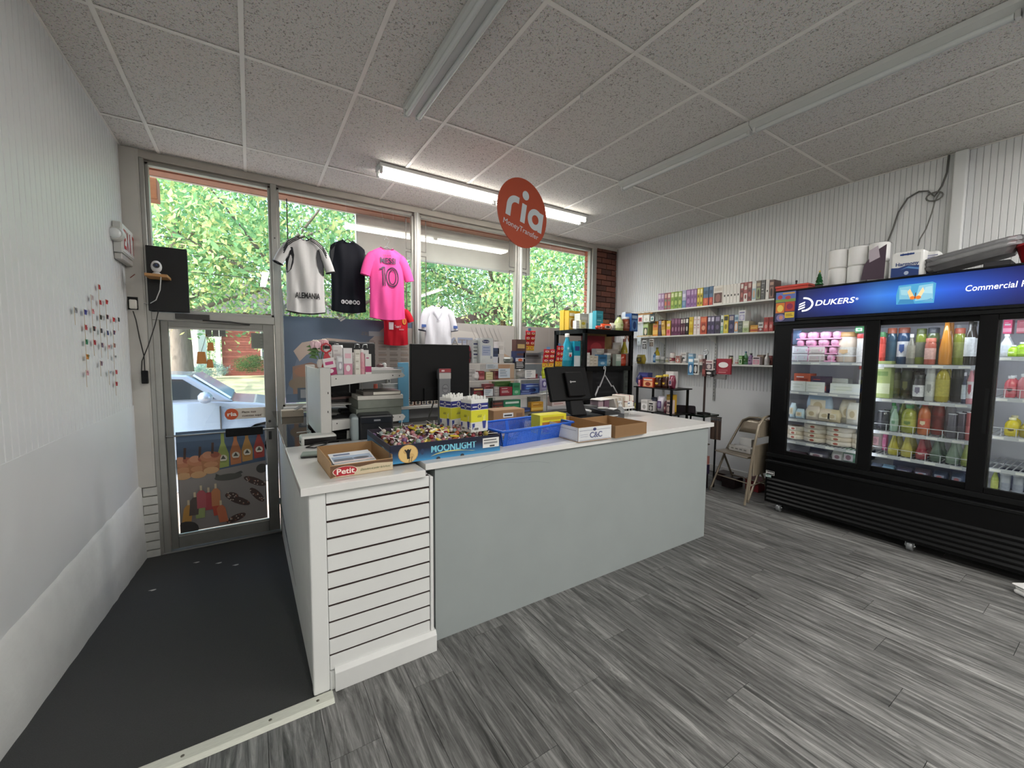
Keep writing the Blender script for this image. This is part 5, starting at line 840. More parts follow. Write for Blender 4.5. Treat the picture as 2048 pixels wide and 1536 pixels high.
for i, (a, b, tt, cols, lb) in enumerate([(620, 1210, 1290, ('1a1a1c', '2f2f33', '262629'), 'black boxed appliance on the lower tier of the black shelving'), (1225, 1370, 1285, ('6a706c', '7d837f', '5a605c'), 'grey green carton on the lower tier of the black shelving')]):
    onY('box', 'boxed_product', lb, 'carton', 3.66, A_(a), A_(b), B_(tt), B_(1700), z0=.901, cols=cols, d=.25, pat='lines', seed=i)
# cord and cap hung at the end of the shelving
onX('pouch', 'knit_cap', 'yellow and grey knitted cap hung between the black shelving and the wall shelf', 'cap', 4.3, S_(178), S_(272), T_(1000), T_(1110), cols=('b8a43c', '6a665c'), d=.08)
# ---------------------------------------------------------------- things on the counters
def tray(name, label, cat, loc, w, d, h, rz, outc, inc, t=.004):
    """open topped carton: floor and four walls"""
    o = thing(name, label, cat, loc, rz); mo, mi = mat(outc, .6, nz=.05, sc_=12), mat(inc, .75, nz=.06, sc_=12)
    MB().box((-w/2, -d/2, 0), (w/2, d/2, t)).build('bottom', mi, o)
    for a, b in (((-w/2, -d/2, t), (w/2, -d/2+t, h)), ((-w/2, d/2-t, t), (w/2, d/2, h)), ((-w/2, -d/2+t, t), (-w/2+t, d/2-t, h)), ((w/2-t, -d/2+t, t), (w/2, d/2-t, h))):
        m = MB().box(a, b); i = 2 if a[1] == -d/2 else 4 if b[1] == d/2 else 5 if a[0] == -w/2 else 3
        m.m[i] = 1; o2 = m.build('wall', [mi, mo], o)
    return o
CT, WT, GT_ = .9265, .9105, .8945
# cardboard tray of flyers on the wing
o = tray('flyer_box', 'brown cardboard tray with red badge holding flyers on the wing top', 'box', (.405, 2.055, WT), .27, .36, .072, .02, 'b8946a', '9c7a52')
o.children[1].scale.z = .78
art(o, (-.135, -.1805, .002), (.27, 0, 0), (0, 0, .052), [('r', 0, 0, 1, 1, 'c7b79a'), ('p', [(0, .62), (.2, .78), (.45, .66), (.7, .8), (1, .7), (1, 1), (0, 1)], '5f432c'), ('p', [(0, 0), (.1, .1), (.06, .7), (0, .8)], '6a4a30'), ('e', .1, .35, .05, .3, '8a6a48')])
art(o, (-.125, -.181, .004), (.10, 0, 0), (0, 0, .044), [('e', .5, .5, .52, .5, 'e0d0c0'), ('e', .5, .5, .49, .46, 'a8202c'), ('r', .12, .06, .88, .6, 'a8202c')], name='badge')
text('Petit', (-.112, -.1825, .015), (1, 0, 0), (0, -1, 0), .024, mat('f0e4d8', .5, nz=0), o, width=.074, bold=.02)
text('¡Descubre el poder de la fruta!', (-.012, -.1822, .018), (1, 0, 0), (0, -1, 0), .010, mat('3f5a34', .5, nz=0), o, width=.135, shear=.2)
for k in range(6):
    q = tag(MB().box((-.095, -.06, 0), (.095, .06, .0022)).build('flyer', mat(('e2e2e0', 'd4d8dc')[k % 2], .4), None, (.40+.004*math.sin(k*2), 2.03+.008*k, WT+.0075+.0062*k), rz=.06*math.sin(k*1.7)), 'white printed flyer in the cardboard tray, %s from the bottom' % ORD[k], 'flyer', 'flyers in the tray'); q.rotation_euler.x = .16
art(q, (-.095, -.06, .0022), (.19, 0, 0), (0, .12, 0), [('r', .03, .1, .97, .6, '8fa2b8'), ('r', .05, .12, .5, .36, '5a6470'), ('e', .7, .25, .2, .12, '3f4650'), ('r', .1, .7, .5, .85, '5a6a8a'), ('r', .03, .02, .97, .1, 'e0c8c0')])
# big blue candy carton
ML = (.843, 2.142)
o = tray('candy_carton', 'shallow blue night sky carton heaped with sweets on the counter edge', 'box', (*ML, CT), .598, .48, .090, -.018, '10305f', '2a2230')
f0 = (-.299, -.2405, .0)
def grad(n): return [('r', 0, k/n, 1, (k+1)/n, '%02x%02x%02x' % tuple(int(a+(b-a)*k/(n-1)) for a, b in zip((60, 140, 190), (10, 18, 44)))) for k in range(n)]
g = grad(10); g = [('r', 0, it[2]*.75, 1, it[4]*.75, it[5]) for it in g]+[('r', 0, .74, 1, 1, '0a122c')]
art(o, f0, (.598, 0, 0), (0, 0, .09), g+[('e', .145, .48, .082, .50, 'b8935a'), ('e', .145, .48, .076, .47, 'd9b878'), ('e', .125, .6, .02, .12, 'c09a60'), ('e', .17, .35, .025, .14, 'c8a468'), ('p', [(.135, .2), (.155, .2), (.158, .5), (.17, .72), (.163, .74), (.15, .6), (.138, .6), (.12, .74), (.113, .7), (.13, .52)], '14161c'), ('e', .144, .66, .012, .07, '14161c'), ('l', [(.15, .02), (.158, .3)], .03, '14161c'), ('l', [(.168, .04), (.176, .32)], .03, '14161c'), ('e', .262, .5, .014, .16, '2a3a5a'),
    ('p', [(.33, .18)]+[(.33+.42*k/12, .18+.22*math.sin(PI*(k/12)**.8)) for k in range(1, 12)]+[(.75, .22)]+[(.75-.42*k/12, .22+.14*math.sin(PI*(1-k/12)**.8)-.04*k/12) for k in range(1, 12)], 'd9d07a'), ('r', .82, .28, .985, .86, 'dcdcd8'), ('r', .83, .7, .96, .76, '4a4a4a'), ('r', .83, .5, .97, .62, '8a8a8a'), ('r', .89, .32, .94, .42, '3a3a3a'), ('e', .40, .03, .018, .09, '2a3038'), ('e', .62, .03, .018, .09, '2a3038')])
text('MOONLIGHT', (-.299+.335*.598, -.2425, .036), (1, 0, 0), (0, -1, 0), .036, mat('79c4d8', .5, nz=0), o, width=.25, bold=.03)
sd = art(o, (-.2995, .24, 0), (0, -.48, 0), (0, 0, .09), [('r', 0, 0, 1, 1, '2f5f7c'), ('r', 0, .7, 1, 1, '0f1f3c'), ('e', .75, .4, .1, .3, '8ab0b8'), ('p', [(.3, .1), (.6, .1), (.5, .6), (.35, .5)], '5f98a8')])
rg = random.Random(3)
m = MB()
for k in range(420): m.ball((rg.uniform(-.275, .275), rg.uniform(-.22, .22), rg.uniform(.02, .066)), rg.uniform(.012, .018), 6, k % 6)
b = m.build('sweet_bed', [mat(c, .3) for c in ('a85a5a', 'c9a0a8', 'd8c060', '6f8a5a', '7a5a8a', 'd8cfc4')], None, (*ML, CT+.0)); tag(b, 'bed of small wrapped sweets filling the blue carton below the heap', 'sweets'); b['kind'] = 'stuff'
def sweet(col, kind):
    t_ = MB(); 
    if kind == 0:
        o_ = MB().ball((0, 0, 0), .013, 8).build('wrapped_sweet', mat(col, .25, nz=.2, sc_=120)); w_ = MB()
        for s in (-1, 1): w_.add([(s*.011, 0, 0), (s*.027, .011, .004), (s*.029, 0, -.004), (s*.027, -.011, .004)], [(0, 1, 2), (0, 2, 3)])
        w_.build('twist', mat('e0dcd8', .3), o_)
    elif kind == 1:
        o_ = MB().ball((0, 0, 0), .015, 8).build('lollipop', mat(col, .2, nz=.2, sc_=120)); MB().tube([(0, 0, 0), (.075, 0, .012)], .002, 5).build('stick', mat('e8e4de', .5), o_); MB().add([(-.01, 0, 0), (-.022, .009, 0), (-.022, -.009, .002)], [(0, 1, 2)]).build('twist', mat('d8d4d0', .3), o_)
    else:
        o_ = MB().box((-.024, -.013, -.005), (.024, .013, .005)).build('sweet_packet', mat(col, .35, nz=.1), bev=.003); art(o_, (-.02, -.01, .005), (.04, 0, 0), (0, .02, 0), [('e', .5, .5, .3, .35, '2a2420' if rg.random() < .5 else 'd8d4c0')])
    return o_
protos = {}
pal = ('8a3038', 'b08088', 'c9bfb4', '5f7a4a', '6a4470', 'a85a34', '9a8a44', '8a9a98', '5a2a30', 'a86a6c', '44543c')
kinds = [('wrapped_sweet', 'small twist wrapped sweet in the heap of the blue carton', 'sweet', 'twist wrapped sweets in the blue carton'), ('lollipop', 'wrapped lollipop with white stick in the heap of the blue carton', 'lollipop', 'lollipops in the blue carton'), ('sweet_packet', 'small yellow sweet packet in the heap of the blue carton', 'sweet', 'yellow packets in the blue carton')]
SW = []
for k in range(150):
    x, y = rg.uniform(-.27, .27), rg.uniform(-.215, .2)
    kd = 2 if (k % 3 == 0 and -.12 < x < .08) else 1 if k % 5 == 0 else 0
    c = 'd0b830' if kd == 2 else pal[k % len(pal)]; hgt = .080+.022*max(0, 1-(x*x/.06+y*y/.05))
    if (c, kd) not in protos: protos[c, kd] = s = sweet(c, kd)
    else: s = dup(protos[c, kd])
    s.location = (ML[0]+x, ML[1]+y, CT+hgt+rg.uniform(-.005, .012)); s.rotation_euler = (rg.uniform(-.4, .4), rg.uniform(-.5, .1), rg.uniform(0, 6.28)); n_, lb, ct, gp = kinds[kd]; tag(s, lb, ct, gp); SW.append((y, x, s, (('maroon', 'rose', 'cream', 'green', 'purple', 'orange', 'ochre', 'pale grey', 'dark red', 'salmon', 'dark green')[k % 11] if kd < 2 else 'yellow')+' '+('wrapped sweet', 'lollipop', 'sweet packet')[kd]))
SW.sort(key=lambda q: q[0])
for r_ in range(10):
    for k, q in enumerate(sorted(SW[r_*15:r_*15+15], key=lambda q: q[1])): q[2]['label'] = '%s, %s in the %s row of the candy heap' % (q[3], ORD[k], ORD[r_])
# straw cartons standing in the candy
def straws(label, loc, rz, w=.118, d=.10, h=.165):
    o = thing('straw_carton', label, 'box', loc, rz)
    MB().box((-w/2, -d/2, 0), (w/2, d/2, h)).build('carton', mat('d9d9d4', .45), o, bev=.002)
    for O, U in (((-w/2, -d/2, 0), (w, 0, 0)), ((-w/2, d/2, 0), (0, -d, 0))):
        art(o, O, U, (0, 0, h), [('r', 0, .34, 1, .74, 'd2cf2e'), ('r', 0, .76, 1, .97, '2b2f78'), ('r', .08, .84, .34, .87, 'e6e6e6'), ('r', .62, .85, .95, .88, 'e6e6e6'), ('e', .48, .86, .1, .085, 'd8d4c0'), ('e', .48, .86, .07, .06, '2b2f78'), ('p', [(.69, .10), (.83, .10), (.88, .36), (.64, .36)], '33408a'), ('l', [(.72, .36), (.74, .52)], .01, 'e8e8e4'), ('l', [(.79, .36), (.8, .56)], .01, 'e8e8e4'), ('p', [(.08, .1), (.18, .1), (.21, .3), (.05, .3)], '33408a'), ('r', .12, .05, .46, .17, 'eeeeea'), ('r', .16, .07, .42, .15, '6a6a6a'), ('r', .35, .5, .6, .53, '8a8a3a'), ('r', .38, .55, .62, .57, '8a8a3a')])
    for a, b in (((-w/2, -d/2, h), (w/2, -d/2+.003, h+.018)), ((-w/2, d/2-.003, h), (w/2, d/2, h+.014)), ((-w/2, -d/2, h), (-w/2+.003, d/2, h+.014))): MB().box(a, b).build('flap', mat('dededa', .5), o)
    mw = mat('e6e6e2', .5)
    for k in range(24): MB().tube([(-w/2+.012+(k % 8)*(w-.024)/7, -d/2+.02+(k//8)*(d-.04)/2, h-.05), (-w/2+.012+(k % 8)*(w-.024)/7+rg.uniform(-.004, .004), -d/2+.02+(k//8)*(d-.04)/2, h+.028+rg.uniform(-.008, .01))], .006, 6).build('straw', mw, o)
    return o
p = P(945, 866, z=CT+.094)
straws('yellow, white and blue carton of wrapped straws standing in front', (p.x+.045, p.y+.065, CT+.094), .16)
p = P(905, 857, z=CT+.094)
straws('second straw carton, half hidden behind the front one', (p.x+.03, p.y+.06, CT+.092), .30)
# blue perforated basket
def basket(label, loc, w, d, h, rz):
    o = thing('blue_basket', label, 'basket', loc, rz); bm = mat('2563cf', .35, nz=.03)
    MB().box((-w/2+.02, -d/2+.02, 0), (w/2-.02, d/2-.02, .004)).build('base', bm, o, bev=.002)
    def wall(a, b, n, nr):
        a, b = V(a), V(b); u = b-a; out = V((u.y, -u.x, 0)).normalized(); m = MB(); up = lambda v: V((0, 0, h*v))+out*(.02*v)
        for k in range(n+1): f = k/n; p_ = a+u*f; q = u.normalized()*.0022; m.prism([p_-q+up(.0), p_+q+up(.0), p_+q+up(.95), p_-q+up(.95)], -out*.003)
        for r in range(nr+1): v = .08+.80*r/nr; m.prism([a+up(v-.022), b+up(v-.022), b+up(v+.022), a+up(v+.022)], -out*.003)
        x = m.build('lattice', bm, o); x['kind'] = 'stuff'
        for f0, f1 in ((0, .05), (.48, .52), (.95, 1)): MB().prism([a+u*f0, a+u*f1, a+u*f1+up(1), a+u*f0+up(1)], -out*.004).build('rib', bm, o)
    c = [(-w/2+.02, -d/2+.02, 0), (w/2-.02, -d/2+.02, 0), (w/2-.02, d/2-.02, 0), (-w/2+.02, d/2-.02, 0)]
    wall(c[0], c[1], 44, 8); wall(c[1], c[2], 24, 8); wall(c[2], c[3], 44, 8); wall(c[3], c[0], 24, 8)
    r = [(-w/2, -d/2, h), (w/2, -d/2, h), (w/2, d/2, h), (-w/2, d/2, h)]
    MB().tube(r, .0075, 8, closed=True).build('rim', bm, o); return o
BK = basket('blue perforated plastic basket on the counter beside the candy carton', (1.455, 2.145, CT), .585, .34, .088, .115)
def ct(kind, name, label, cat, y, pl, pr, pt, pb, cols, **k): return onY(kind, name, label, cat, y, pl, pr, pt, pb, cols=cols, **k)
ct('box', 'boxed_product', 'yellow lemon printed carton standing in the blue basket', 'carton', 2.12, 1080, 1132, 829, 850, ('dcd22c', 'b0702c', 'e8e070', 'c0a020'), z0=CT+.006, d=.1, pat='pic', group='goods in the blue basket')
for k in range(4): tag(MB().box((-.075, -.055, 0), (.075, .055, .004)).build('clear_packet', mat(('8a9a98', 'a0aaa6', '6f7a78', '9a8f88')[k], .12, nz=.15, sc_=40), None, (1.29+.02*k, 2.13+.01*k, CT+.0055+.0055*k), rz=.2*k, bev=.001), 'clear flat packet in the blue basket, %s from the bottom' % ORD[k], 'packet', 'goods in the blue basket')
# cartons by the basket
a = P(1156, 886, z=CT)
o = tray('white_carton', 'white open carton with blue stripes and letters on the counter', 'box', (1.785, 2.03, CT), .268, .42, .088, -.035, 'd8dadc', '9c7850')
art(o, (-.134, -.2105, 0), (.268, 0, 0), (0, 0, .088), [('l', [(.03, .78), (.97, .78)], .02, '39406a'), ('l', [(.03, .1), (.97, .1)], .02, '39406a'), ('e', .48, .82, .05, .11, '39406a'), ('l', [(.06, .5), (.28, .5)], .02, '9aa0b4'), ('l', [(.06, .36), (.28, .36)], .02, '9aa0b4')])
art(o, (-.1345, .21, 0), (0, -.42, 0), (0, 0, .088), [('l', [(.5, .78), (.95, .78)], .02, '39406a'), ('l', [(.5, .1), (.95, .1)], .02, '39406a')])
text('C&C', (-.045, -.212, .022), (1, 0, 0), (0, -1, 0), .034, mat('4a5078', .5, nz=0), o, width=.1, bold=.03)
text('C&C', (-.0435, -.2125, .0228), (1, 0, 0), (0, -1, 0), .0322, mat('aab0c8', .5, nz=0), o, width=.097, bold=-.022)
tray('brown_carton', 'plain brown open carton at the free end of the counter row', 'box', (2.085, 1.985, CT), .31, .355, .078, .03, '8a6a48', '94724c')
tag(MB().box((-.13, -.07, 0), (.13, .07, .14)).build('brown_carton', mat('94714c', .7, nz=.06), None, (1.52, 2.475, CT), bev=.003), 'closed brown carton with a white label behind the blue basket', 'box')
o = bpy.data.objects['brown_carton.001']; art(o, (-.13, -.07, 0), (.26, 0, 0), (0, 0, .14), [('r', .30, .62, .62, .84, 'dcdcd8'), ('r', .33, .68, .58, .76, '3a3a3a'), ('r', .72, .5, .92, .8, '7a5a3c'), ('r', .1, .2, .7, .24, '6a4e34')])
# monitor with its back to the shop floor
o = thing('monitor', 'black computer monitor seen from the back on a silver stand', 'monitor', (1.07, 2.56, CT))
MB().box((-.205, .0, .215), (.215, .035, .59)).build('panel', mat('070708', .5, spec=.2), o, bev=.006, seg=2)
MB().box((-.12, -.012, .22), (.13, .0, .30)).build('port_cover', mat('040405', .5, spec=.2), o); MB().box((-.13, -.006, .575), (.15, -.001, .58)).build('vent_slot', mat('040405', .5, spec=.2), o)
c = MB().box((-.042, -.075, .02), (.040, -.045, .43)).box((-.03, -.046, .36), (.03, .0, .42)).build('stand_column', mat('6f7072', .35, .5), o, bev=.004)
art(c, (-.042, -.075, .02), (.082, 0, 0), (0, 0, .41), [('r', 0, .94, 1, 1, '8a2a30'), ('r', .2, .955, .45, .98, 'd0c0c0'), ('r', 0, .84, 1, .93, 'a8a49e'), ('e', .52, .68, .27, .073, '3a3a3c'), ('e', .52, .68, .24, .065, '747576'), ('r', .0, .40, 1, .50, 'c9c4ac'), ('r', .1, .43, .3, .47, '3a3a34'), ('r', .4, .44, .6, .47, '3a3a34'), ('e', .8, .455, .1, .03, '4a4a40'), ('r', 0, .28, 1, .39, '8a6a50'), ('r', 0, .1, 1, .27, '2c3440'), ('e', .5, .2, .3, .04, '48708a')])
text('DELL', (-.018, -.0775, .295), (1, 0, 0), (0, -1, 0), .011, mat('2a2a2c', .4, nz=0), c, width=.036, bold=.02)
MB().lathe([(.11, 0), (.115, .006), (.11, .014), (.03, .02)], (0, -.03, 0), n=24, sy=.8).build('base', mat('1a1a1c', .4), o)
MB().tube([(-.14, -.02, .005), (-.12, -.06, .05), (-.09, -.02, .12), (-.05, .0, .21)], .005, 7).build('cable', dark, o)
# till screen with its back to us, receipt printer beside it
T = P(1150, 838, y=2.42); o = thing('till_terminal', 'black point of sale touch screen seen from the back', 'till', (2.13, 2.42, CT), .0)
MB().box((-.24, -.12, 0), (.20, .14, .06)).build('base', mat('070708', .45, spec=.25), o, bev=.008, seg=2)
MB().prism([(-.07, -.06, .06), (.09, -.06, .06), (.07, .0, .20), (-.05, .0, .20)], (0, .07, .02)).build('neck', mat('070708', .45, spec=.25), o, bev=.006)
RX_ = Matrix.Translation((-.04, .03, .30)) @ Matrix.Rotation(-.32, 4, 'X')
sc1 = MB().box((-.20, -.018, -.135), (.20, .018, .135), 0, RX_).build('screen', mat('070708', .5, spec=.2), o, bev=.008, seg=2)
MB().box((-.05, -.05, -.11), (.12, -.018, .085), 0, RX_).build('back_cover', mat('060607', .5, spec=.2), o, bev=.006)
art(o, RX_ @ V((-.022, -.0505, -.006)), (.06, 0, 0), RX_.to_3x3() @ V((0, 0, .02)), [('e', .12, .5, .11, .42, 'c9c9c9'), ('e', .12, .5, .05, .2, '0b0b0c'), ('r', .2, .35, .98, .7, 'bdbdbd')], name='maker_mark')
o = thing('receipt_printer', 'low black receipt printer with a curl of white paper', 'printer', (2.46, 2.40, CT), -.1)
MB().prism([(-.10, -.11, 0), (.10, -.11, 0), (.10, -.11, .05), (-.04, -.11, .095), (-.10, -.11, .09)], (0, .20, 0)).build('body', mat('141416', .3), o, bev=.006, seg=2)
m = MB(); pts = [(.03, .085), (.07, .09), (.10, .075), (.115, .04), (.118, .005)]
for (x0, z0), (x1, z1) in zip(pts[:-1], pts[1:]): m.prism([(x0, -.06, z0), (x1, -.06, z1), (x1, .02, z1), (x0, .02, z0)], (0, 0, .0012))
m.build('paper', mat('dcdcda', .6), o)
MB().lathe([(.05, 0), (.05, .006), (.04, .008)], (-.05, -.02, .096), 18, sy=.6).build('paper_roll_cap', mat('b9b9b6', .4), o)
o = thing('white_tray_stand', 'white tray on thin legs holding bundled envelopes', 'tray', (2.60, 2.56, CT))
MB().box((-.26, -.09, .055), (.29, .09, .072)).build('tray', mat('dcdcda', .4), o, bev=.006, seg=2)
for x in (-.21, .05, .24):
    for y in (-.07, .07): MB().tube([(x, y, 0), (x, y, .056)], .004, 6).build('leg', mat('cfcfcd', .3), o)
ZT_ = CT+.073
for k in range(9):
    x = 2.66+.012*k; e = MB().box((-.002, -.075, 0), (.002, .075, .085)).build('envelope', mat(('dcd8d0', 'd4cfc4', 'c9b8a4')[k % 3], .6), None, (x+.0, 2.55, ZT_)); e.rotation_euler = (0, -.35+.035*k, 0); tag(e, 'pale envelope in the leaning bundle on the white tray, %s from the till' % ORD[k], 'envelope', 'envelopes on the white tray')
e = thing('envelope_bundle', 'thick bundle of envelopes tied with a red band', 'envelopes', (2.82, 2.55, ZT_)); MB().box((-.055, -.08, 0), (.055, .08, .10)).build('stack', mat('d8d0c4', .6, nz=.06, sc_=60, stretch=(8, 1, 1)), e, bev=.004); MB().box((-.0565, -.082, .045), (.0565, .082, .05)).box((-.005, -.0825, -.0), (.0, .082, .1025)).build('band', mat('8a2a30', .5), e)
art(e, (-.03, -.0835, .005), (.06, 0, 0), (0, 0, .045), [('r', 0, 0, 1, 1, 'e2e2de'), ('r', .1, .5, .5, .7, '3a4a7a')], name='card')
tag(MB().box((-.11, -.07, 0), (.11, .07, .002)).build('paper_sheet', mat('e6e4de', .6), None, (2.55, 2.55, ZT_+.075), rz=.2), 'loose white sheet lying on boxes over the white tray', 'paper')
for k, (x, w, h, c) in enumerate(((2.42, .09, .03, '5a5a5a'), (2.50, .06, .07, 'a08a90'), (2.57, .06, .072, '6a4a5a'))): tag(MB().box((-w/2, -.05, 0), (w/2, .05, h)).build('small_box', mat(c, .5), None, (x, 2.55, ZT_), bev=.002), '%s little box under the loose sheet on the white tray' % ('grey', 'dusty pink', 'plum')[k], 'box')
o = thing('sanitizer_bottle', 'clear pump bottle with a white nozzle behind the brown carton', 'bottle', (P(1240, 830, y=2.38).x, 2.38, CT)); MB().lathe([(.03, 0), (.034, .01), (.034, .075), (.015, .095), (.012, .10)], n=16).build('body', mat('b9bdbf', .08, nz=0, trans=.6), o); MB().lathe([(.014, .1), (.014, .115), (.006, .116), (.006, .135)], n=12).box((-.035, -.007, .135), (.01, .007, .146)).build('pump', whiteg, o)
o = thing('clear_box', 'clear plastic box with folded papers behind the brown carton', 'box', (P(1228, 834, y=2.30).x, 2.32, CT)); w = .085
MB().box((-w, -.05, 0), (w, .05, .002)).box((-w, -.05, .002), (-w+.002, .05, .06)).box((w-.002, -.05, .002), (w, .05, .06)).box((-w, -.05, .002), (w, -.048, .06)).build('shell', CLEAR, o)
for k, (a, c) in enumerate(((.2, 'c9cac6'), (-.15, 'b0b2b0'), (.05, 'dcdcda'))): MB().box((-.05, -.035, 0), (.05, .035, .01)).build('folded_paper', mat(c, .7), o, (-.015, 0, .004+.018*k), rz=a)
# gondola shelf at the ramp side: upright, back sheet, shelves on tapered brackets
gm = mat('c4c3bf', .4, nz=.03); GX, GY = .416, 2.735
o = thing('display_gondola', 'white metal display shelving with tapered brackets on the black glass', 'shelving', (GX, GY, GT_))
def gp(*p): return V(p)-V((GX, GY, GT_))
MB().box(gp(.352, 2.735, GT_), gp(.414, 2.79, 1.362)).build('upright', gm, o, bev=.003); MB().box(gp(.352, 3.47, GT_), gp(.414, 3.52, 1.362)).build('upright', gm, o, bev=.003)
MB().box(gp(.356, 2.79, GT_+.02), gp(.376, 3.47, 1.35)).build('back_sheet', gm, o)
for px, py in ((641, 778), (641, 812)): q = P(px, py, x=.352); MB().lathe([(.006, 0), (.006, .003)], gp(.352, q.y-.3, q.z), 8, M=Matrix.Rotation(-PI/2, 4, 'Y')).build('hole', dark, o)
for zt, zl, zr, nm in ((1.312, 1.245, 1.292, 'shelf'), (1.03, .965, .998, 'shelf')):
    s = MB().box(gp(.416, 2.75, zt-.02), gp(.875, 3.48, zt)).build('shelf', gm, o, bev=.001)
    for y in (2.738, 3.47):
        b = MB().prism([gp(.416, y, zl), gp(.416, y, zt+.002), gp(.868, y, zt+.010), gp(.885, y, zt-.008), gp(.868, y, zr)], (0, .008, 0)).build('bracket', gm, o)
        for x, z in ((.445, zt-.02), (.80, zt-.006), (.845, zt-.008)): MB().lathe([(.004, 0), (.004, .001)], gp(x, y-.0005, z), 8, M=Matrix.Rotation(PI/2, 4, 'X')).build('hole', dark, b)
MB().box(gp(.42, 2.95, 1.10), gp(.66, 3.40, 1.107)).build('wire_tray', gm, o)
for y in (2.96, 3.39): MB().tube([gp(.42, y, 1.10), gp(.42, y, 1.29)], .004, 6).tube([gp(.65, y, 1.10), gp(.65, y, 1.29)], .004, 6).build('tray_rod', gm, o)
UZ, LZ = 1.3135, 1.0315
def gi(kind, name, label, cat, pl, pr, pt, cols, y=2.77, z=UZ, **k): return onY(kind, name, label, cat, y, pl, pr, pt, 747, z0=z, cols=cols, group='goods on the white gondola', **k)
o = gi('box', 'cosmetic_carton', 'white carton with magenta base leaning at the gondola upright', 'carton', 652, 675, 716, ('dcd6d6', '9a1f5a', 'b8407a', 'e8e0e2'), d=.05, pat='two')
o.rotation_euler = (0, -.18, 0)
gi('pouch', 'cosmetic_tube', 'white soft tube leaning on the tall cosmetic carton', 'tube', 674, 688, 712, ('d0d0d2', 'a8a4ae', 'e0dce0'), d=.03)
gi('box', 'cosmetic_carton', 'tall white carton with a pink swirl on the gondola', 'carton', 688, 705, 696, ('dcd8d8', 'c98aa0', 'dcb0bc', 'e4dcdc'), d=.05, pat='two')
gi('box', 'cosmetic_carton', 'cream slim carton between the swirl carton and the pink bottle', 'carton', 711, 721, 699, ('d6d2c8', 'b0aa9c', 'e2ded6'), d=.04, pat='lines')
gi('round', 'cosmetic_bottle', 'clear pink bottle with a white cap on the gondola', 'bottle', 720, 732, 698, ('d8a4ac', 'dcd8d8', 'd0949e'))
gi('box', 'cosmetic_carton', 'white carton with a magenta stripe beside the pink bottle', 'carton', 731, 743, 708, ('d8d6d2', 'a82a64', 'dcd8d4'), d=.04, pat='band')
for k, (a, b, t_) in enumerate(((652, 666, 698), (667, 684, 692), (706, 714, 705), (722, 738, 700))): gi('box', 'cosmetic_carton', 'white carton in the back row of the gondola, %s from the upright' % ORD[k], 'carton', a, b, t_, ('d6d4d2', 'b9b4b4', 'c8c2c4'), y=2.92, d=.06, pat='lines', seed=k)
gi('bag', 'white_bag', 'crumpled white bag over the back row of cartons', 'bag', 664, 692, 690, ('dcdcdc', 'e6e6e6'), y=2.99, d=.08)
o = tag(MB().box((-.115, -.08, 0), (.115, .08, .03)).build('flat_box', mat('b5b4ae', .5), None, (.76, 2.86, UZ), bev=.002), 'grey flat box in clear wrap at the free end of the gondola', 'box'); MB().box((-.12, -.085, -.0), (.135, .085, .047)).build('wrap', CLEAR, o, bev=.014, seg=2)
tag(MB().box((-.12, -.09, 0), (.11, .09, .035)).build('flat_box', mat('dcdad6', .5), None, (.77, 3.08, UZ), bev=.002), 'white flat box behind the wrapped grey one', 'box')
o = tag(MB().ball((0, 0, .014), .022, 10, sq=(1.4, 1, .62)).build('small_ornament', mat('5a3a3c', .4), None, (.80, 3.05, UZ+.036)), 'little dark and white ornament on the white flat box', 'ornament'); MB().ball((.03, .0, .018), .018, 8).build('puff', whiteg, o)
# flowers with a red ribbon at the upright's top
fp_ = P(632, 735, y=2.95); o = thing('artificial_flowers', 'pink and white artificial peony with a red ribbon on the upright', 'flowers', (.372, 2.82, 1.363))
MB().lathe([(.02, 0), (.024, .03), (.016, .05)], n=12).build('pot', mat('d8cfc8', .4), o)
for k, (x, y, z, r, c) in enumerate(((-.03, .0, .135, .042, 'e6c4cc'), (.025, .03, .15, .035, 'e8b8c0'))):
    f = MB().tube([(0, 0, .03), (x, y, z)], .003, 6).build('stem', mat('4f6a3c', .6), o)
    for q in range(14): a = q*2.4; rr = .25+.75*(q/14); pm_ = MB().ball((0, 0, 0), r*.55, 8, sq=(1, .25, 1)).build('petal', mat(c if q > 5 else 'f0e6d8', .7), f, (x+r*.7*rr*math.cos(a), y+r*.7*rr*math.sin(a), z+r*.5*(1-rr)), rz=a+PI/2)
for q in range(4): MB().prism([(-.02+.01*q, -.01, .05+.02*q), (-.07-.005*q, -.02, .06+.022*q), (-.04, -.0, .09+.02*q)], (0, .002, 0)).build('leaf', mat('4a6a3a', .6, nz=.1), o)
m = MB()
for s in (-1, 1): m.tube([(.03, -.02, .09)]+[(.03+s*.03*math.sin(a), -.02, .09+.03*(1-math.cos(a))) for a in (1, 2, 3, 4, 5)]+[(.03, -.02, .09)], .005, 6)
m.prism([(.02, -.02, .09), (.0, -.022, .0), (.05, -.022, .0), (.06, -.02, .05), (.04, -.02, .09)], (0, .004, 0)).build('ribbon', mat('b01f2c', .4), o)
# dark bag behind the gondola
b0, b1 = P(650, 712, y=3.58), P(752, 680, y=3.58)
o = thing('black_case', 'black zipped case standing behind the gondola', 'case', ((b0.x+b1.x)/2, 3.66, .895)); w = b1.x-b0.x
MB().box((-w/2, -.06, 0), (w/2, .06, b1.z-.895-.02)).build('body', mat('101012', .55), o, bev=.02, seg=3)
for x in (-w*.28, w*.12, w*.28): MB().tube([(x-.02, -.062, b1.z-.895-.07), (x-.015, -.066, b1.z-.895-.04), (x+.015, -.066, b1.z-.895-.04), (x+.02, -.062, b1.z-.895-.07)], .004, 6).build('buckle', chrome, o)
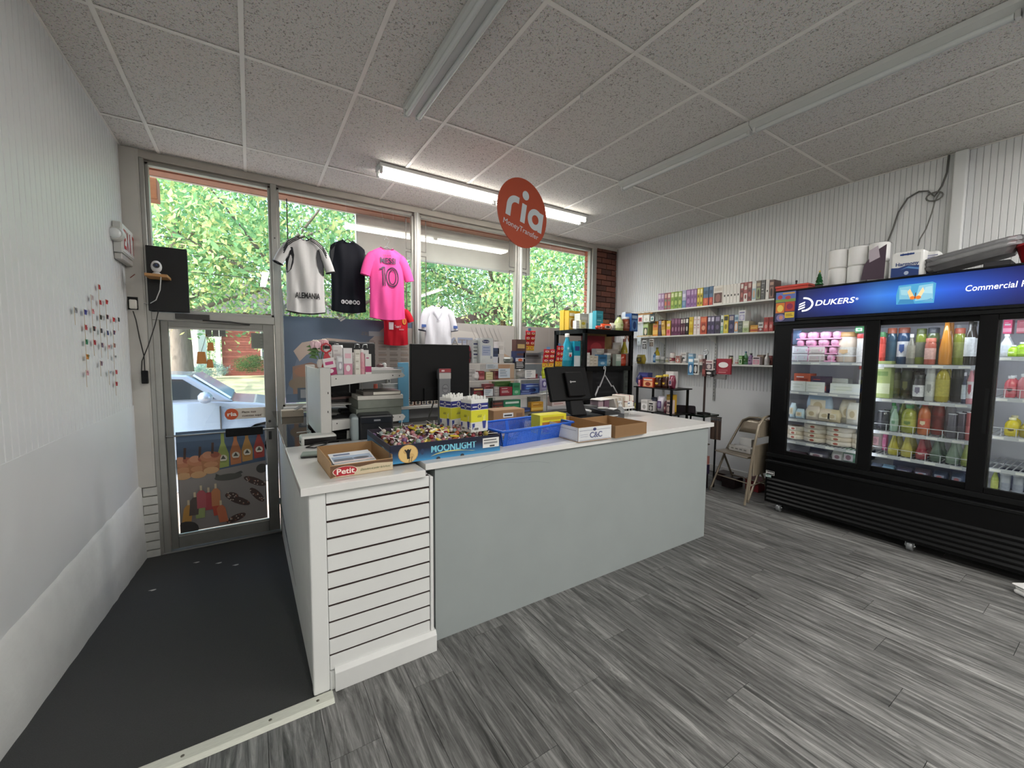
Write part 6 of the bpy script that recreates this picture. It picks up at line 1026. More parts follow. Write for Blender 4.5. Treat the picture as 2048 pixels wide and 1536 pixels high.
# lower shelf: stacked boxes, black gadgets
z = LZ
for k, (h, w, c, lb) in enumerate(((.055, .30, '6f756c', 'grey green patterned box at the bottom of the gondola stack'), (.055, .305, '7a7f76', 'grey green patterned box second from the bottom'), (.028, .30, 'c9c6be', 'white book on top of the patterned boxes'), (.026, .25, '57514c', 'dark backed book topmost on the gondola stack'))):
    q = tag(MB().box((-w/2, -.12, 0), (w/2, .12, h)).build('box' if k < 2 else 'book', mat(c, .5, nz=.1 if k < 2 else .03, sc_=25), None, (.72+(.008*k), 2.90, z), bev=.002, rz=.05*math.sin(k*2)), lb, 'box' if k < 2 else 'book'); q.name = ('patterned_box', 'patterned_box', 'book', 'book')[k]; z += h+.001
    if k == 3: MB().box((-.06, -.1205, .004), (.12, -.1195, .022)).build('page_edge', mat('d8d4c8', .7), q)
o = thing('tape_dispenser', 'black gadget with a round knob on the lower gondola shelf', 'gadget', (.60, 3.05, LZ)); MB().box((-.09, -.05, 0), (.09, .05, .03)).build('base', blk2, o, bev=.008); MB().lathe([(.035, -.02), (.035, .02)], (-.01, 0, .06), 16, M=Matrix.Rotation(PI/2, 4, 'X')).build('wheel', blk2, o)
for k in range(3): tag(MB().box((-.08, -.1, 0), (.08, .1, .018)).build('notebook', mat(('2a2628', '8a6f6c', '1f1d20')[k], .5), None, (.53, 3.17, 1.1085+.019*k), rz=.1*k, bev=.002), '%s notebook on the hanging tray of the gondola' % ('black', 'pinkish', 'glossy black')[k], 'notebook')
for k in range(3): tag(MB().box((-.05, -.04, 0), (.05, .04, .014)).build('black_gadget', blk2, None, (.48+.05*k, 2.84+.05*k, LZ+.0), rz=.3*k, bev=.004), 'flat black gadget on the lower gondola shelf, %s from the upright' % ORD[k], 'gadget')
# black label printer and small clutter under the gondola
p = P(735, 884, z=GT_); o = thing('label_printer', 'black and grey desk label printer in front of the gondola', 'printer', (p.x+.05, p.y+.07, GT_), -.12)
MB().box((-.09, -.07, 0), (.12, .09, .17)).build('body', mat('121519', .35), o, bev=.018, seg=3); MB().box((-.135, -.075, 0), (-.09, .09, .165)).build('side_cover', mat('8f9a9c', .4), o, bev=.018, seg=3); MB().box((-.08, -.074, .115), (.11, -.068, .155)).build('visor', mat('222529', .2), o, bev=.004); art(o, (.0, -.0745, .13), (.04, 0, 0), (0, 0, .01), [('r', 0, 0, 1, 1, '8a8d90')], name='maker_mark')
p = P(634, 890, z=GT_); o = thing('white_device', 'white topped box shaped device with a black face on the glass', 'device', (.335, 2.725, GT_), .03)
MB().box((-.10, -.055, 0), (.095, .06, .062)).build('case', mat('d0d1cc', .4), o, bev=.012, seg=3); MB().box((-.085, -.058, .004), (.092, -.050, .048)).build('face', mat('0c0c0e', .3), o); MB().box((-.1015, -.02, .02), (-.099, .02, .03)).build('side_slot', dark, o)
m = MB().tube([(.38, 2.66, GT_+.02), (.36, 2.60, WT+.004), (.29, 2.53, WT+.004), (.25, 2.56, WT+.004), (.30, 2.62, WT+.006), (.42, 2.68, GT_+.02), (.55, 2.72, GT_+.012), (.75, 2.74, GT_+.03), (.9, 2.6, CT+.005)], .0035, 6)
tag(m.build('power_cable', dark), 'thin black cord looping over the wing top from the white device', 'cord')
tag(MB().tube([(.45, 2.70, GT_+.008), (.60, 2.66, GT_+.012), (.66, 2.72, GT_+.04), (.80, 2.70, GT_+.02), (.70, 2.80, GT_+.01)], .005, 6).build('power_cable', dark), 'thick black cord tangled under the gondola by the printer', 'cord')
for k in range(3): q = tag(MB().box((-.02, -.002, 0), (.02, .002, .06)).build('white_card', mat('cfcfca', .6), None, (.53+.03*k, 2.79+.02*k, GT_)), 'white card leaning under the gondola, %s from the upright' % ORD[k], 'card', 'cards under the gondola'); q.rotation_euler = (.25, 0, .3*k)
o = tag(MB().prism([(-.05, -.04, 0), (.05, -.04, 0), (.06, .05, 0), (-.05, .05, 0)], (0, 0, .016)).build('wallet', mat('77827a', .5), None, (.255, 2.35, WT), bev=.004, rz=-.2), 'grey green folded wallet partly behind the flyer tray', 'wallet')
MB().box((-.045, -.046, .003), (.055, -.038, .009)).build('dark_edge', dark, o)
p = P(585, 833, z=GT_); o = tag(MB().box((-.085, -.05, 0), (.085, .05, .06)).build('card_box', mat('b3a896', .6), None, (p.x, p.y+.02, GT_), bev=.002), 'small beige box with a card leaning out on the black glass', 'box')
q = MB().box((-.05, -.03, 0), (.05, .03, .003)).build('card', mat('6f6a62', .5), o, (.04, -.01, .068), rz=.3); q.rotation_euler = (0, -.45, .3)
tag(MB().tube([P(600, 865, z=GT_+.012)+V((-.02, 0, 0)), P(622, 862, z=GT_+.012)], .004, 6).build('white_pen', whiteg), 'white pen on the black glass beside the gondola', 'pen')
# second gondola facing the shop behind the monitor
o = thing('rear_gondola', 'grey metal shelving behind the monitor under the window', 'shelving', (1.0, 3.42, .8805))
MB().box((-.25, .09, 0), (.55, .11, .46)).build('back_sheet', mat('8a8b8b', .45), o); MB().box((-.03, .06, 0), (.0, .09, .46)).build('upright', gm, o)
for k in range(9): MB().box((-.019, .059, .06+.045*k), (-.011, .0605, .08+.045*k)).build('slot', dark, o)
MB().box((-.22, -.11, .11), (.55, .09, .135)).build('shelf', gm, o, bev=.002)
tag(MB().box((-.045, -.006, 0), (.045, .006, .5)).build('blue_board', mat('5f9fc0', .4, nz=.05), None, (P(807, 810, y=3.33).x, 3.33, .8805), bev=.002), 'narrow light blue board standing between the gondola and the monitor', 'board')
for k, (a, b, c) in enumerate(((816, 828, '8a5a3c'), (830, 842, '5a2f26'), (844, 852, '3a3f5a'), (853, 866, '4a5a78'), (867, 878, '6a4a4a'))): onY('box', 'boxed_product', '%s small carton on the grey shelf below the monitor' % ('tan', 'dark brown', 'navy', 'blue', 'dusty red')[k], 'carton', 3.34, a, b, 796, 814, z0=1.0165, cols=(c, 'c0b8a8', '2a2826'), d=.05, pat='pic', group='cartons below the monitor')
onY('box', 'clear_pack', 'clear silver pack on the upper part of the grey shelving', 'pack', 3.36, 766, 800, 768, 790, z0=1.0165, cols=('a8aaa8', 'c4c6c4', '8f9290'), d=.05, pat='lines')
onY('pouch', 'orange_tag', 'coral plastic tag standing before the grey shelving', 'tag', 3.2, 748, 756, 768, 786, z0=LZ+.14, cols=('e0705f',), d=.02)
# acrylic display with small goods
AX0, AX1, AY0, AY1, AZ = 1.63, 2.50, 3.32, 3.62, .8805
o = thing('acrylic_display', 'clear acrylic tiered display packed with small goods behind the counter', 'display', ((AX0+AX1)/2, AY0, AZ)); w = (AX1-AX0)/2
tiers = [P(1000, 835, y=AY0).z-AZ, P(1000, 793, y=AY0).z-AZ, P(1000, 760, y=AY0).z-AZ, P(1000, 727, y=AY0).z-AZ]
edge = mat('c9c4c0', .2, nz=0)
for x in (-w, -.13, w): MB().box((x-.003, 0, 0), (x+.003, AY1-AY0, tiers[3])).build('side', CLEAR, o)
for z in tiers:
    if z > .01: s = MB().box((-w, 0, z-.005), (w, AY1-AY0, z)).build('tier', CLEAR, o); MB().box((-w, -.004, z-.007), (w, 0, z+.002)).build('lip', edge, s)
def ac(k, kind, label, pl, pr, pt, cols, pat='two', y=AY0+.02, d=.07, name='boxed_product', cat='carton', seed=0): return onY(kind, name, label, cat, y, pl, pr, pt, 700, z0=AZ+max(0, tiers[k])+.0025, cols=cols, d=d, pat=pat, seed=seed, group='goods in the acrylic display')
for i, (k, kind, a, b, t_, cols, lb, pat, y) in enumerate([
    (1, 'box', 946, 968, 775, ('3a1c22', '8f2430', '6a4a3c', 'd0b080'), 'dark maroon carton on the middle tier, at the monitor end', 'pic', .02), (1, 'box', 969, 988, 768, ('9a4a4c', 'c98a84', '7a2a30'), 'brick pink carton on the middle tier', 'band', .1), (1, 'box', 988, 1001, 774, ('a9a4a0', 'c4bfba', '8a8682'), 'grey carton on the middle tier', 'lines', .04), (1, 'box', 1001, 1025, 774, ('8a1f30', 'd8c8c8', 'a83a48', 'e2d8d4'), 'crimson carton with white panels on the middle tier', 'lines', .02), (1, 'box', 990, 1022, 763, ('4f7a34', '6f9a4c', '3a5c26'), 'leaf green carton at the back of the middle tier', 'band', .12), (1, 'box', 1026, 1041, 766, ('1f7a4c', '3f9a6a', '155a36', '8fc0a0'), 'emerald carton on the middle tier', 'two', .02), (1, 'box', 1042, 1062, 780, ('2f3f78', '5f70a8', '8a98c0'), 'low navy carton on the middle tier', 'two', .02), (1, 'box', 1050, 1080, 768, ('2c4494', '5f8ad0', '1c2f6a', 'a9c0e8'), 'royal blue carton on the middle tier', 'pic', .09),
    (2, 'box', 936, 950, 738, ('a8a4a2', 'c4c0be', '8a8684'), 'grey carton on the upper tier, at the monitor end', 'lines', .03), (2, 'pouch', 944, 960, 744, ('d8d6d4', 'c9c5c2'), 'white crumpled pack on the upper tier', 'lines', .02), (2, 'box', 958, 969, 742, ('8a3438', 'b87070', '6a2226'), 'dark red carton on the upper tier', 'band', .03), (2, 'box', 972, 986, 744, ('c9c090', 'dcd6b4', 'a89c68'), 'straw coloured carton on the upper tier', 'lines', .03), (2, 'box', 987, 998, 742, ('7a1f2c', 'a04a50', '5a141e'), 'burgundy carton on the upper tier', 'band', .03), (2, 'box', 1060, 1076, 748, ('7a2a34', 'a86068', '5a1c24'), 'wine red carton on the upper tier', 'band', .03), (2, 'pouch', 1036, 1060, 742, ('b9b6b2', 'cfccc8'), 'clear pack on the upper tier', 'lines', .05),
    (0, 'box', 1008, 1042, 800, ('1f7a54', '2f9a6c', '155c3e', 'd8e8dc'), 'green carton with a white arrow on the lowest tier', 'pic', .02), (0, 'box', 984, 1008, 802, ('3a3230', '8a4a3c', '2a4a2c'), 'dark patterned carton on the lowest tier', 'pic', .02), (0, 'box', 966, 986, 796, ('1f3a24', '2f5a34', '16281a'), 'dark green carton on the lowest tier', 'band', .04), (0, 'box', 1044, 1062, 816, ('2c3f7a', '4f68a8', '1c2a58'), 'navy low carton on the lowest tier', 'two', .02), (0, 'box', 1064, 1088, 804, ('d0982c', 'e8c060', 'a87020', 'f0dca0'), 'amber yellow carton on the lowest tier', 'band', .0), (0, 'box', 1062, 1082, 794, ('5a5a50', '78786c', '3f3f38'), 'olive grey carton behind the amber one', 'lines', .1)]):
    ac(k, kind, lb+' of the acrylic display', a, b, t_, cols, pat, AY0+.01+y, .06, 'boxed_product' if kind == 'box' else 'soft_pack', 'carton' if kind == 'box' else 'pack', i)
for k, (a, b, t_, bb, c, lb) in enumerate(((997, 1020, 737, 756, 'c2cdd8', 'pale blue printed card clipped on the acrylic display'), (1050, 1071, 740, 756, 'dcdcdc', 'white dotted card clipped on the acrylic display'), (1030, 1050, 723, 738, '101012', 'black payment marks card clipped on the acrylic display'), (968, 986, 778, 792, 'c9d0d4', 'small white price card on the middle acrylic tier'), (972, 996, 728, 738, 'b9c0c6', 'grey blue printed card under the top acrylic tier'))):
    q = onY('box', 'display_card', lb, 'card', AY0-.012-.002*k, a, b, t_, bb, cols=(c, '5a6a7a' if k != 2 else 'd8d8d8', '8a8f94' if k != 2 else 'b0b0b0'), d=.003, pat='lines', seed=k+3)
TT = AZ+tiers[3]+.0025
o = onY('box', 'white_carton', 'white soap carton with a navy oval mark on the acrylic display', 'carton', 3.36, 961, 986, 676, 722, z0=TT, cols=('c8cccb',), d=.10, pat='none')
wv = o.dimensions.x; hv = o.dimensions.z
art(o, (-wv/2, -.05, 0), (wv, 0, 0), (0, 0, hv), [('e', .42, .86, .3, .07, '1f2a58'), ('r', .12, .30, .8, .7, 'a3adc4'), ('r', .2, .60, .7, .63, '6a7aa0'), ('r', .2, .5, .75, .52, '6a7aa0'), ('r', .2, .42, .6, .44, '6a7aa0'), ('r', .78, .18, .92, .28, '8a90a0')])
text('Purell', (-wv*.34, -.052, hv*.835), (1, 0, 0), (0, -1, 0), hv*.055, mat('dcdcdc', .5, nz=0), o, width=wv*.5)
onY('box', 'white_carton', 'second white soap carton standing sideways behind the first', 'carton', 3.42, 945, 961, 680, 722, z0=TT, cols=('bfc3c2', '1f2a58', '8a8f90', '5a5a5a'), d=.10, pat='lines', seed=9)
for i, (a, b, t_, cols, lb, kind) in enumerate(((986, 998, 696, ('2c3a5c', 'c9ccd4', '1f2a44'), 'navy carton beside the white soap carton', 'box'), (996, 1008, 683, ('dcd8d4', 'c9c4bf'), 'white card standing above the navy carton', 'box'), (1000, 1030, 714, ('6f7470', '8a8f8a', '555a56'), 'flat grey pack on the top acrylic tier', 'pouch'), (1031, 1050, 702, ('22305a', 'c0c6d4', '4a2a2c', 'd0602c'), 'navy razor carton on the top acrylic tier', 'box'), (1047, 1082, 706, ('565c60', '787e82', '2a2c2e'), 'dark grey boxed set on the top acrylic tier', 'box'), (1032, 1052, 679, ('5a3a30', 'd86a34', 'c9b070'), 'brown and orange carton behind the razor carton', 'box'))): onY(kind, 'boxed_product' if kind == 'box' else 'soft_pack', lb, 'carton' if kind == 'box' else 'pack', 3.38 if i != 5 else 3.5, a, b, t_, 722, z0=TT, cols=cols, d=.08, pat='two', seed=i, group='goods on top of the acrylic display')
tag(onY('pouch', 'red_bow_bag', 'maroon gathered gift bag behind the monitor edge', 'bag', 3.45, 934, 949, 692, 722, z0=TT, cols=('7a2030', '2a1418'), d=.06), 'maroon gathered gift bag behind the monitor edge', 'bag')
# hanging strips of red and yellow sachets on chrome poles
def strip(label, px0, px1, pt, pb, y):
    a, b, t_ = P(px0, pb, y=y), P(px1, pb, y=y), P((px0+px1)/2, pt, y=y); o = thing('sachet_strip', label, 'sachets', ((a.x+b.x)/2, y, a.z), 0, 'red and yellow sachet strips'); w, h = b.x-a.x, t_.z-a.z
    for k in range(4):
        for s in (-1, 1):
            m = MB(); x = s*w*.25+(.006*k-.01); zz = h*(.02+.235*k); hh = h*.24; m.add([(x-w*.27, 0, zz), (x+w*.27, 0, zz), (x+w*.27, 0, zz+hh), (x-w*.27, 0, zz+hh), (x-w*.2, -.008, zz+hh*.2), (x+w*.2, -.008, zz+hh*.2), (x+w*.2, -.008, zz+hh*.8), (x-w*.2, -.008, zz+hh*.8)], [(4, 5, 6, 7), (0, 1, 5, 4), (1, 2, 6, 5), (2, 3, 7, 6), (3, 0, 4, 7), (3, 2, 1, 0)])
            q = m.build('sachet', mat('b3202c' if k else 'd0a02c', .3), o); art(q, (x-w*.2, -.008, zz+hh*.2), (w*.4, 0, 0), (0, 0, hh*.6), [('e', .5, .55, .4, .3, 'e8e0d8' if k else 'e8c850'), ('e', .5, .55, .25, .18, 'b3202c'), ('r', .1, .02, .9, .2, 'd8b030')])
    MB().box((-w*.2, -.004, h*.96), (w*.1, 0, h*1.08)).build('header', mat('5f8ab8', .4), o); MB().tube([(0, 0, h*1.05), (0, 0, CZ-.003-a.z)], .0007, 4).build('thread', mat('c9c9c9', .5), o)
strip('red sachet strip hanging highest beside the window post', 1050, 1069, 660, 702, 3.72)
strip('red sachet strip hanging on the chrome pole over the till', 1086, 1108, 697, 736, 3.2)
strip('red sachet strip hanging beside the black shelving post', 1112, 1125, 690, 734, 3.4)
pq = P(1093, 838, y=3.2); o = thing('chrome_pole', 'thin chrome display pole with a red cross arm behind the till', 'pole', (pq.x, 3.2, 0)); zt = P(1090, 715, y=3.2).z; MB().tube([(0, 0, .01), (0, 0, zt)], .005, 8).build('pole', chrome, o); MB().lathe([(.09, 0), (.09, .012), (.01, .016)], n=16).build('base', blk2, o); MB().tube([(0, -.01, zt-.08), (.0, -.03, zt-.02)], .003, 6).build('hook', chrome, o)
onY('pouch', 'green_pack', 'lime green soft pack beside the till screen', 'pack', 3.28, 1086, 1102, 735, 757, cols=('b9c83a', 'd6de80', '8a9a2c'), d=.04, z0=P(1094, 757, y=3.28).z); onY('pouch', 'lilac_pack', 'lilac soft pack below the lime one', 'pack', 3.29, 1081, 1096, 752, 782, cols=('9a94b8', '5a4f88', 'c4c0d4'), d=.04, z0=P(1090, 782, y=3.29).z-.0)
onY('box', 'white_box', 'little white box behind the till neck', 'box', 3.30, 1104, 1135, 792, 810, cols=('d0c0bc', 'a85a58', 'c8b0ac'), d=.08, pat='lines', z0=P(1115, 812, y=3.3).z)
# white hanger hooked on the black shelving
hk = P(1211, 737, y=3.52); o = thing('clothes_hanger', 'white plastic hanger hooked on the black shelving', 'hanger', (hk.x, 3.535, bz2-.03), 0.0)
zb_, xl, xr = P(1211, 795, y=3.535).z-o.location.z, P(1191, 790, y=3.535).x-hk.x, P(1234, 790, y=3.535).x-hk.x
MB().tube([(-.01, 0, -.005), (-.014, 0, .018), (.0, 0, .032), (.014, 0, .02), (.012, 0, -.02), (.0, 0, -.07)], .006, 8).build('hook', mat('d8d8da', .3), o)
MB().tube([(0, 0, -.07), (xl*.55, 0, zb_*.62), (xl*.65, 0, zb_*.6), (xl, 0, zb_*.88), (xl*.98, 0, zb_), (xr*.98, 0, zb_), (xr, 0, zb_*.88), (xr*.65, 0, zb_*.6), (xr*.55, 0, zb_*.62)], .0095, 8, closed=True).build('frame', mat('d8d8da', .3), o)
# ---------------------------------------------------------------- the entrance door and the window dressing
dm = mat('8e8d88', .45, .5, nz=.08, sc_=10); YD = YW+.02
d = struct(MB().box((-.652, YD, -.325), (-.600+.0, YD+.045, 1.722)).build('door_1', dm, bev=.003))
for a, b in (((.105, YD, -.325), (.200, YD+.045, 1.722)), ((-.60, YD, -.325), (.105, YD+.045, -.215)), ((-.60, YD, 1.672), (.105, YD+.045, 1.722))): MB().box(a, b).build('rail', dm, d, bev=.003)
MB().box((-.605, YD+.018, -.22), (.11, YD+.024, 1.68)).build('pane', GLASS, d)
MB().box((-.60, YD+.01, 1.655), (.105, YD+.035, 1.672)).box((-.60, YD+.01, -.215), (.105, YD+.035, -.2)).build('glass_bead', alu, d)
a, b = P(322, 874, y=YD-.04), P(548, 857, y=YD-.04)
bz_ = (a.z+b.z)/2
MB().tube([(-.65, YD-.002, bz_), (-.64, YD-.045, bz_), (.17, YD-.045, bz_), (.18, YD-.002, bz_)], .008, 8).build('push_bar', mat('9a9a98', .3, .7), d)
MB().box((P(451, 860, y=YD-.05).x, YD-.058, bz_-.045), (P(526, 860, y=YD-.05).x, YD-.048, bz_+.03)).build('push_pad', blk2, d, bev=.004)
MB().box((-.54, YD-.075, 1.74), (-.30, YD-.022, 1.785)).tube([(-.35, YD-.06, 1.735), (-.15, YD-.09, 1.728), (.0, YD-.02, 1.715)], .008, 6).build('door_closer', mat('3a3937', .4, .3), d)
MB().box((.125, YD-.012, .60), (.150, YD, .68)).lathe([(.012, 0), (.012, .01)], (.138, YD-.001, .78), 10, M=Matrix.Rotation(PI/2, 4, 'X')).build('lock', dark, d)
# printed film on the lower half of the door glass
PX0, PX1 = -.588, .092; pz0, pz1 = -.19, .735
po = tag(MB().box((PX0, YD+.012, pz0), (PX1, YD+.0165, pz1)).build('food_poster', mat('8a8584', .5, nz=.04), None), 'food and soda poster film on the lower door glass', 'poster')
its = [('r', 0, 0, 1, .62, '8a8481'), ('p', [(0, .55), (1, .63), (1, 1), (0, 1)], '47596f'), ('r', 0, .9, 1, 1, '566a82')]
for k, (u, c, c2) in enumerate(((.50, '93a058', '7d8a4a'), (.645, 'b07048', '9c5f3c'), (.78, 'b08348', '9c7240'), (.925, '9c4038', '86342e'))):
    its += [('p', [(u-.062, .60+.02*k), (u+.062, .61+.02*k), (u+.066, .74+.015*k), (u+.02, .86+.012*k), (u+.018, .97), (u-.018, .97), (u-.02, .86+.012*k), (u-.066, .74+.015*k)], c), ('e', u, .70+.018*k, .045, .035, 'cfc9b8'), ('p', [(u-.03, .69+.018*k), (u+.03, .69+.018*k), (u, .73+.018*k)], '4a4a40'), ('r', u-.035, .655+.018*k, u+.035, .672+.018*k, c2)]
for k, (u, v) in enumerate(((.06, .68), (.22, .68), (.36, .71))):
    its += [('p', [(u-.09, v-.13), (u+.09, v-.13), (u+.11, v+.02), (u-.11, v+.02)], 'a5714c'), ('e', u, v+.02, .12, .05, 'b57a5a'), ('e', u-.03, v+.04, .06, .035, 'c28a6c'), ('e', u+.05, v+.035, .05, .03, '9c5a44'), ('e', u, v-.06, .08, .03, 'b98560'), ('e', u, v-.12, .085, .035, 'c39a70'), ('l', [(u+.02, v+.05), (u+.03, v+.16)], .02, '4a3630')]
its += [('p', [(.40, .50), (.50, .47), (.62, .48), (.72, .53), (.70, .55), (.58, .52), (.45, .53), (.41, .55)], '4e4d48'), ('e', .55, .50, .16, .035, '575650')]
rg = random.Random(11)
for (u, v, a, L) in ((.86, .42, -.5, .15), (.88, .27, -.9, .13), (.66, .24, -.5, .15), (.58, .30, -.3, .08), (.62, .06, .3, .12)):
    ca, sa = math.cos(a), math.sin(a); its.append(('p', [(u+L*ca*math.cos(t)-.045*sa*math.sin(t), v+(L*sa*math.cos(t)+.045*ca*math.sin(t))*.8) for t in [2*PI*q/14 for q in range(14)]], '4a3a36'))
    for q in range(14): x, y = rg.uniform(-.8, .8)*L, rg.uniform(-.03, .03); its.append(('e', u+x*ca-y*sa, v+(x*sa+y*ca)*.8, .009, .006, 'b8a89a' if q % 3 else '8a5a48'))
for (u, v, a, c) in ((.22, .2, .1, '93a06a'), (.33, .27, -.1, 'a84a50'), (.42, .20, -.2, 'b8503f'), (.40, .30, .0, 'c08058'), (.07, .17, .3, 'b88a4a'), (.15, .24, .2, '5a504c'), (.24, .3, 0, 'b05a60'), (.48, .12, -.3, 'c0704f')):
    its += [('p', [(u-.05, v-.08), (u+.05, v-.08), (u+.05+.1*a, v+.07), (u+.02+.1*a, v+.1), (u-.02+.1*a, v+.1), (u-.05+.1*a, v+.07)], c), ('r', u-.012+.1*a, v+.1, u+.012+.1*a, v+.15, 'c9b89a')]
its += [('e', .95, .55, .07, .05, '454440'), ('e', .06, .02, .14, .09, '3f3d3a')]
its = [i for i in its if True]
def clampit(it):
    if it[0] == 'p': return ('p', [(min(1, max(0, u)), min(1, max(0, v))) for u, v in it[1]], it[-1])
    if it[0] == 'e': return ('p', [(min(1, max(0, it[1]+it[3]*math.cos(2*PI*a/16))), min(1, max(0, it[2]+it[4]*math.sin(2*PI*a/16)))) for a in range(16)], it[-1])
    return it
art(po, (PX0, YD+.012, pz0), (PX1-PX0, 0, 0), (0, 0, pz1-pz0), [clampit(i) for i in its], lift=.0003)
# stickers and paper on the door glass
a, b = P(449, 840, y=YD+.01), P(531, 814, y=YD+.01); o = tag(MB().box((a.x+.02, YD+.010, a.z), (b.x, YD+.0155, b.z)).build('payment_sticker', mat('cfc8bc', .5)), 'round ended cream and orange payment sticker on the door glass', 'sticker')
hh = b.z-a.z; MB().lathe([(hh*.52, 0), (hh*.52, .002)], (a.x+hh*.55, YD+.0095, (a.z+b.z)/2), 24, M=Matrix.Rotation(PI/2, 4, 'X')).build('badge', mat('c9562c', .5), o); MB().lathe([(hh*.5, 0), (hh*.5, .002)], (b.x, YD+.0145, (a.z+b.z)/2), 24, M=Matrix.Rotation(PI/2, 4, 'X')).build('round_end', mat('cfc8bc', .5), o)
text('ria', (a.x+hh*.20, YD+.0065, a.z+hh*.34), (1, 0, 0), (0, -1, 0), hh*.36, mat('efe8e0', .5, nz=0), o, width=hh*.72, bold=.03)
for k, s in enumerate(('Paga tus', 'cuentas aquí')): text(s, (a.x+hh*1.35, YD+.008, a.z+hh*(.56-.34*k)), (1, 0, 0), (0, -1, 0), hh*.17, mat('5a4a40', .5, nz=0), o, width=hh*(1.1+.45*k), bold=.02)
for k in range(3):
    a, b = P(411+14*k, 673, y=YD+.01), P(423+14*k, 654, y=YD+.01); o = tag(MB().box((a.x, YD+.012, a.z), (b.x, YD+.0165, b.z)).build('square_sticker', mat('7f827c', .5)), 'small grey square sticker at the top of the door glass, %s from the hinge side' % ORD[k], 'sticker', 'square stickers on the door'); art(o, (a.x, YD+.012, a.z), (b.x-a.x, 0, 0), (0, 0, b.z-a.z), [('r', .15, .2, .85, .8, '6a6d68')])
a, b = P(503, 697, y=YD+.01), P(527, 667, y=YD+.01); o = tag(MB().box((a.x, YD+.012, a.z), (b.x, YD+.0165, b.z)).build('paper_notice', mat('8f948c', .6)), 'grey paper notice taped in the top corner of the door glass', 'notice'); art(o, (a.x, YD+.012, a.z), (b.x-a.x, 0, 0), (0, 0, b.z-a.z), [('r', .1, .85-.1*k, .9-.2*(k % 2), .88-.1*k, '6f746c') for k in range(8)])
# copper bells
tp = P(413, 668, y=YD-.02); o = thing('copper_bells', 'three copper cow bells on a cord hanging inside the door glass', 'bells', (tp.x, YD-.035, tp.z)); cop = mat('b07844', .4, .6, nz=.1)
for px, py, s in ((403, 711, 1.35), (421, 690, .95), (420, 724, .95)):
    q = P(px, py, y=YD-.035)-o.location; MB().prism([(q.x-.028*s, -.018*s, q.z-.055*s), (q.x+.028*s, -.018*s, q.z-.055*s), (q.x+.02*s, -.012*s, q.z+.025*s), (q.x-.02*s, -.012*s, q.z+.025*s)], (0, .032*s, 0)).build('bell', cop, o, bev=.005, seg=2); MB().tube([(0, 0, 0), (q.x*.5, 0, q.z*.45), (q.x, 0, q.z+.025*s)], .002, 5).build('cord', mat('6a4a30', .8), o)
# transom: black panel, camera on a little wooden shelf
a, b = P(298, 614, y=YW-.03), P(374, 500, y=YW-.03); tag(MB().box((a.x, YW-.05, 1.797), (b.x, YW-.02, b.z)).build('black_board', mat('0d0d0f', .6), bev=.003), 'black board standing in the transom above the door', 'panel')
a, b = P(296, 552, y=4.40), P(335, 541, y=4.40); o = tag(MB().box((a.x-.02, 4.38, a.z), (b.x, 4.60, a.z+.022)).build('wooden_shelf', mat('b98a58', .6, nz=.12, sc_=8, stretch=(1, 8, 8)), bev=.002), 'little pine shelf fixed beside the transom window', 'shelf'); zs = a.z+.0225
c = P(312, 528, y=4.42); o = thing('security_camera', 'small white egg shaped security camera on the pine shelf', 'camera', (c.x, 4.43, zs))
MB().lathe([(.026, 0), (.028, .008), (.018, .016)], n=16).build('base', whiteg, o); MB().ball((0, 0, .062), .05, 16, sq=(.72, .62, 1)).build('body', mat('d8d8d8', .3), o); MB().lathe([(.022, 0), (.02, .006)], (.004, -.030, .068), 18, M=Matrix.Rotation(PI/2, 4, 'X')).build('face', mat('1a1c28', .1), o); MB().ball((.004, -.036, .068), .010, 10).build('lens', mat('2a3a6a', .05), o)
tag(MB().tube([P(322, 552, y=4.40), P(320, 580, y=4.45), P(312, 600, y=4.5), P(300, 607, y=4.58), P(288, 606, y=4.59)], .004, 6).build('camera_cable', mat('d6d6d4', .5)), 'white cable drooping from the security camera to the column', 'cable')
# exit sign with emergency lamp on the entry wall
yN = 4.25; xr_ = P(243, 470, y=yN).x; yF = P(266, 460, x=xr_).y; zt, zb = P(243, 444, x=xr_, y=None).z, P(243, 503, x=xr_).z
o = thing('exit_sign', 'white wall mounted EXIT sign with an emergency lamp head', 'exit sign', (XL+.006, yN, zb))
w, L, h = xr_-XL-.006, yF-yN, zt-zb
MB().box((0, 0, 0), (w, L, h)).build('housing', mat('c9c8c4', .4), o, bev=.006, seg=2); MB().box((0, .01, -.05), (w*.9, L+.03, -.002)).build('battery_tray', mat('b5b3ae', .45), o, bev=.006)
MB().box((w, .01, .012), (w+.004, L-.01, h-.012)).build('face', mat('d8d6d2', .4), o)
for k, ch in enumerate('EXIT'): text(ch, (w+.006, .03+L*.235*k, h*.18), (0, 1, 0), (1, 0, 0), h*.64, mat('b0282c', .5, nz=0), o, width=(L*.16 if ch != 'I' else L*.05), bold=.02)
q = MB().lathe([(.052, 0), (.055, .02), (.045, .05)], (w*.45, -.002, h*.55), 20, M=Matrix.Rotation(PI/2, 4, 'X')).build('lamp_head', mat('c4c3be', .4), o); MB().ball((w*.45, -.052, h*.55), .038, 14, sq=(1, .6, 1)).build('lens', mat('dfe2e2', .05, nz=0), q)
tag(MB().tube([(XL+.04, yF-.04, zb-.05), (XL+.05, yF+.02, zb-.09), (XL+.06, 4.59, zb-.11), (XL+.03, 4.595, zb-.14)], .003, 5).build('loose_wires', mat('8a4a40', .5)), 'loose wires hanging below the EXIT sign', 'wire')
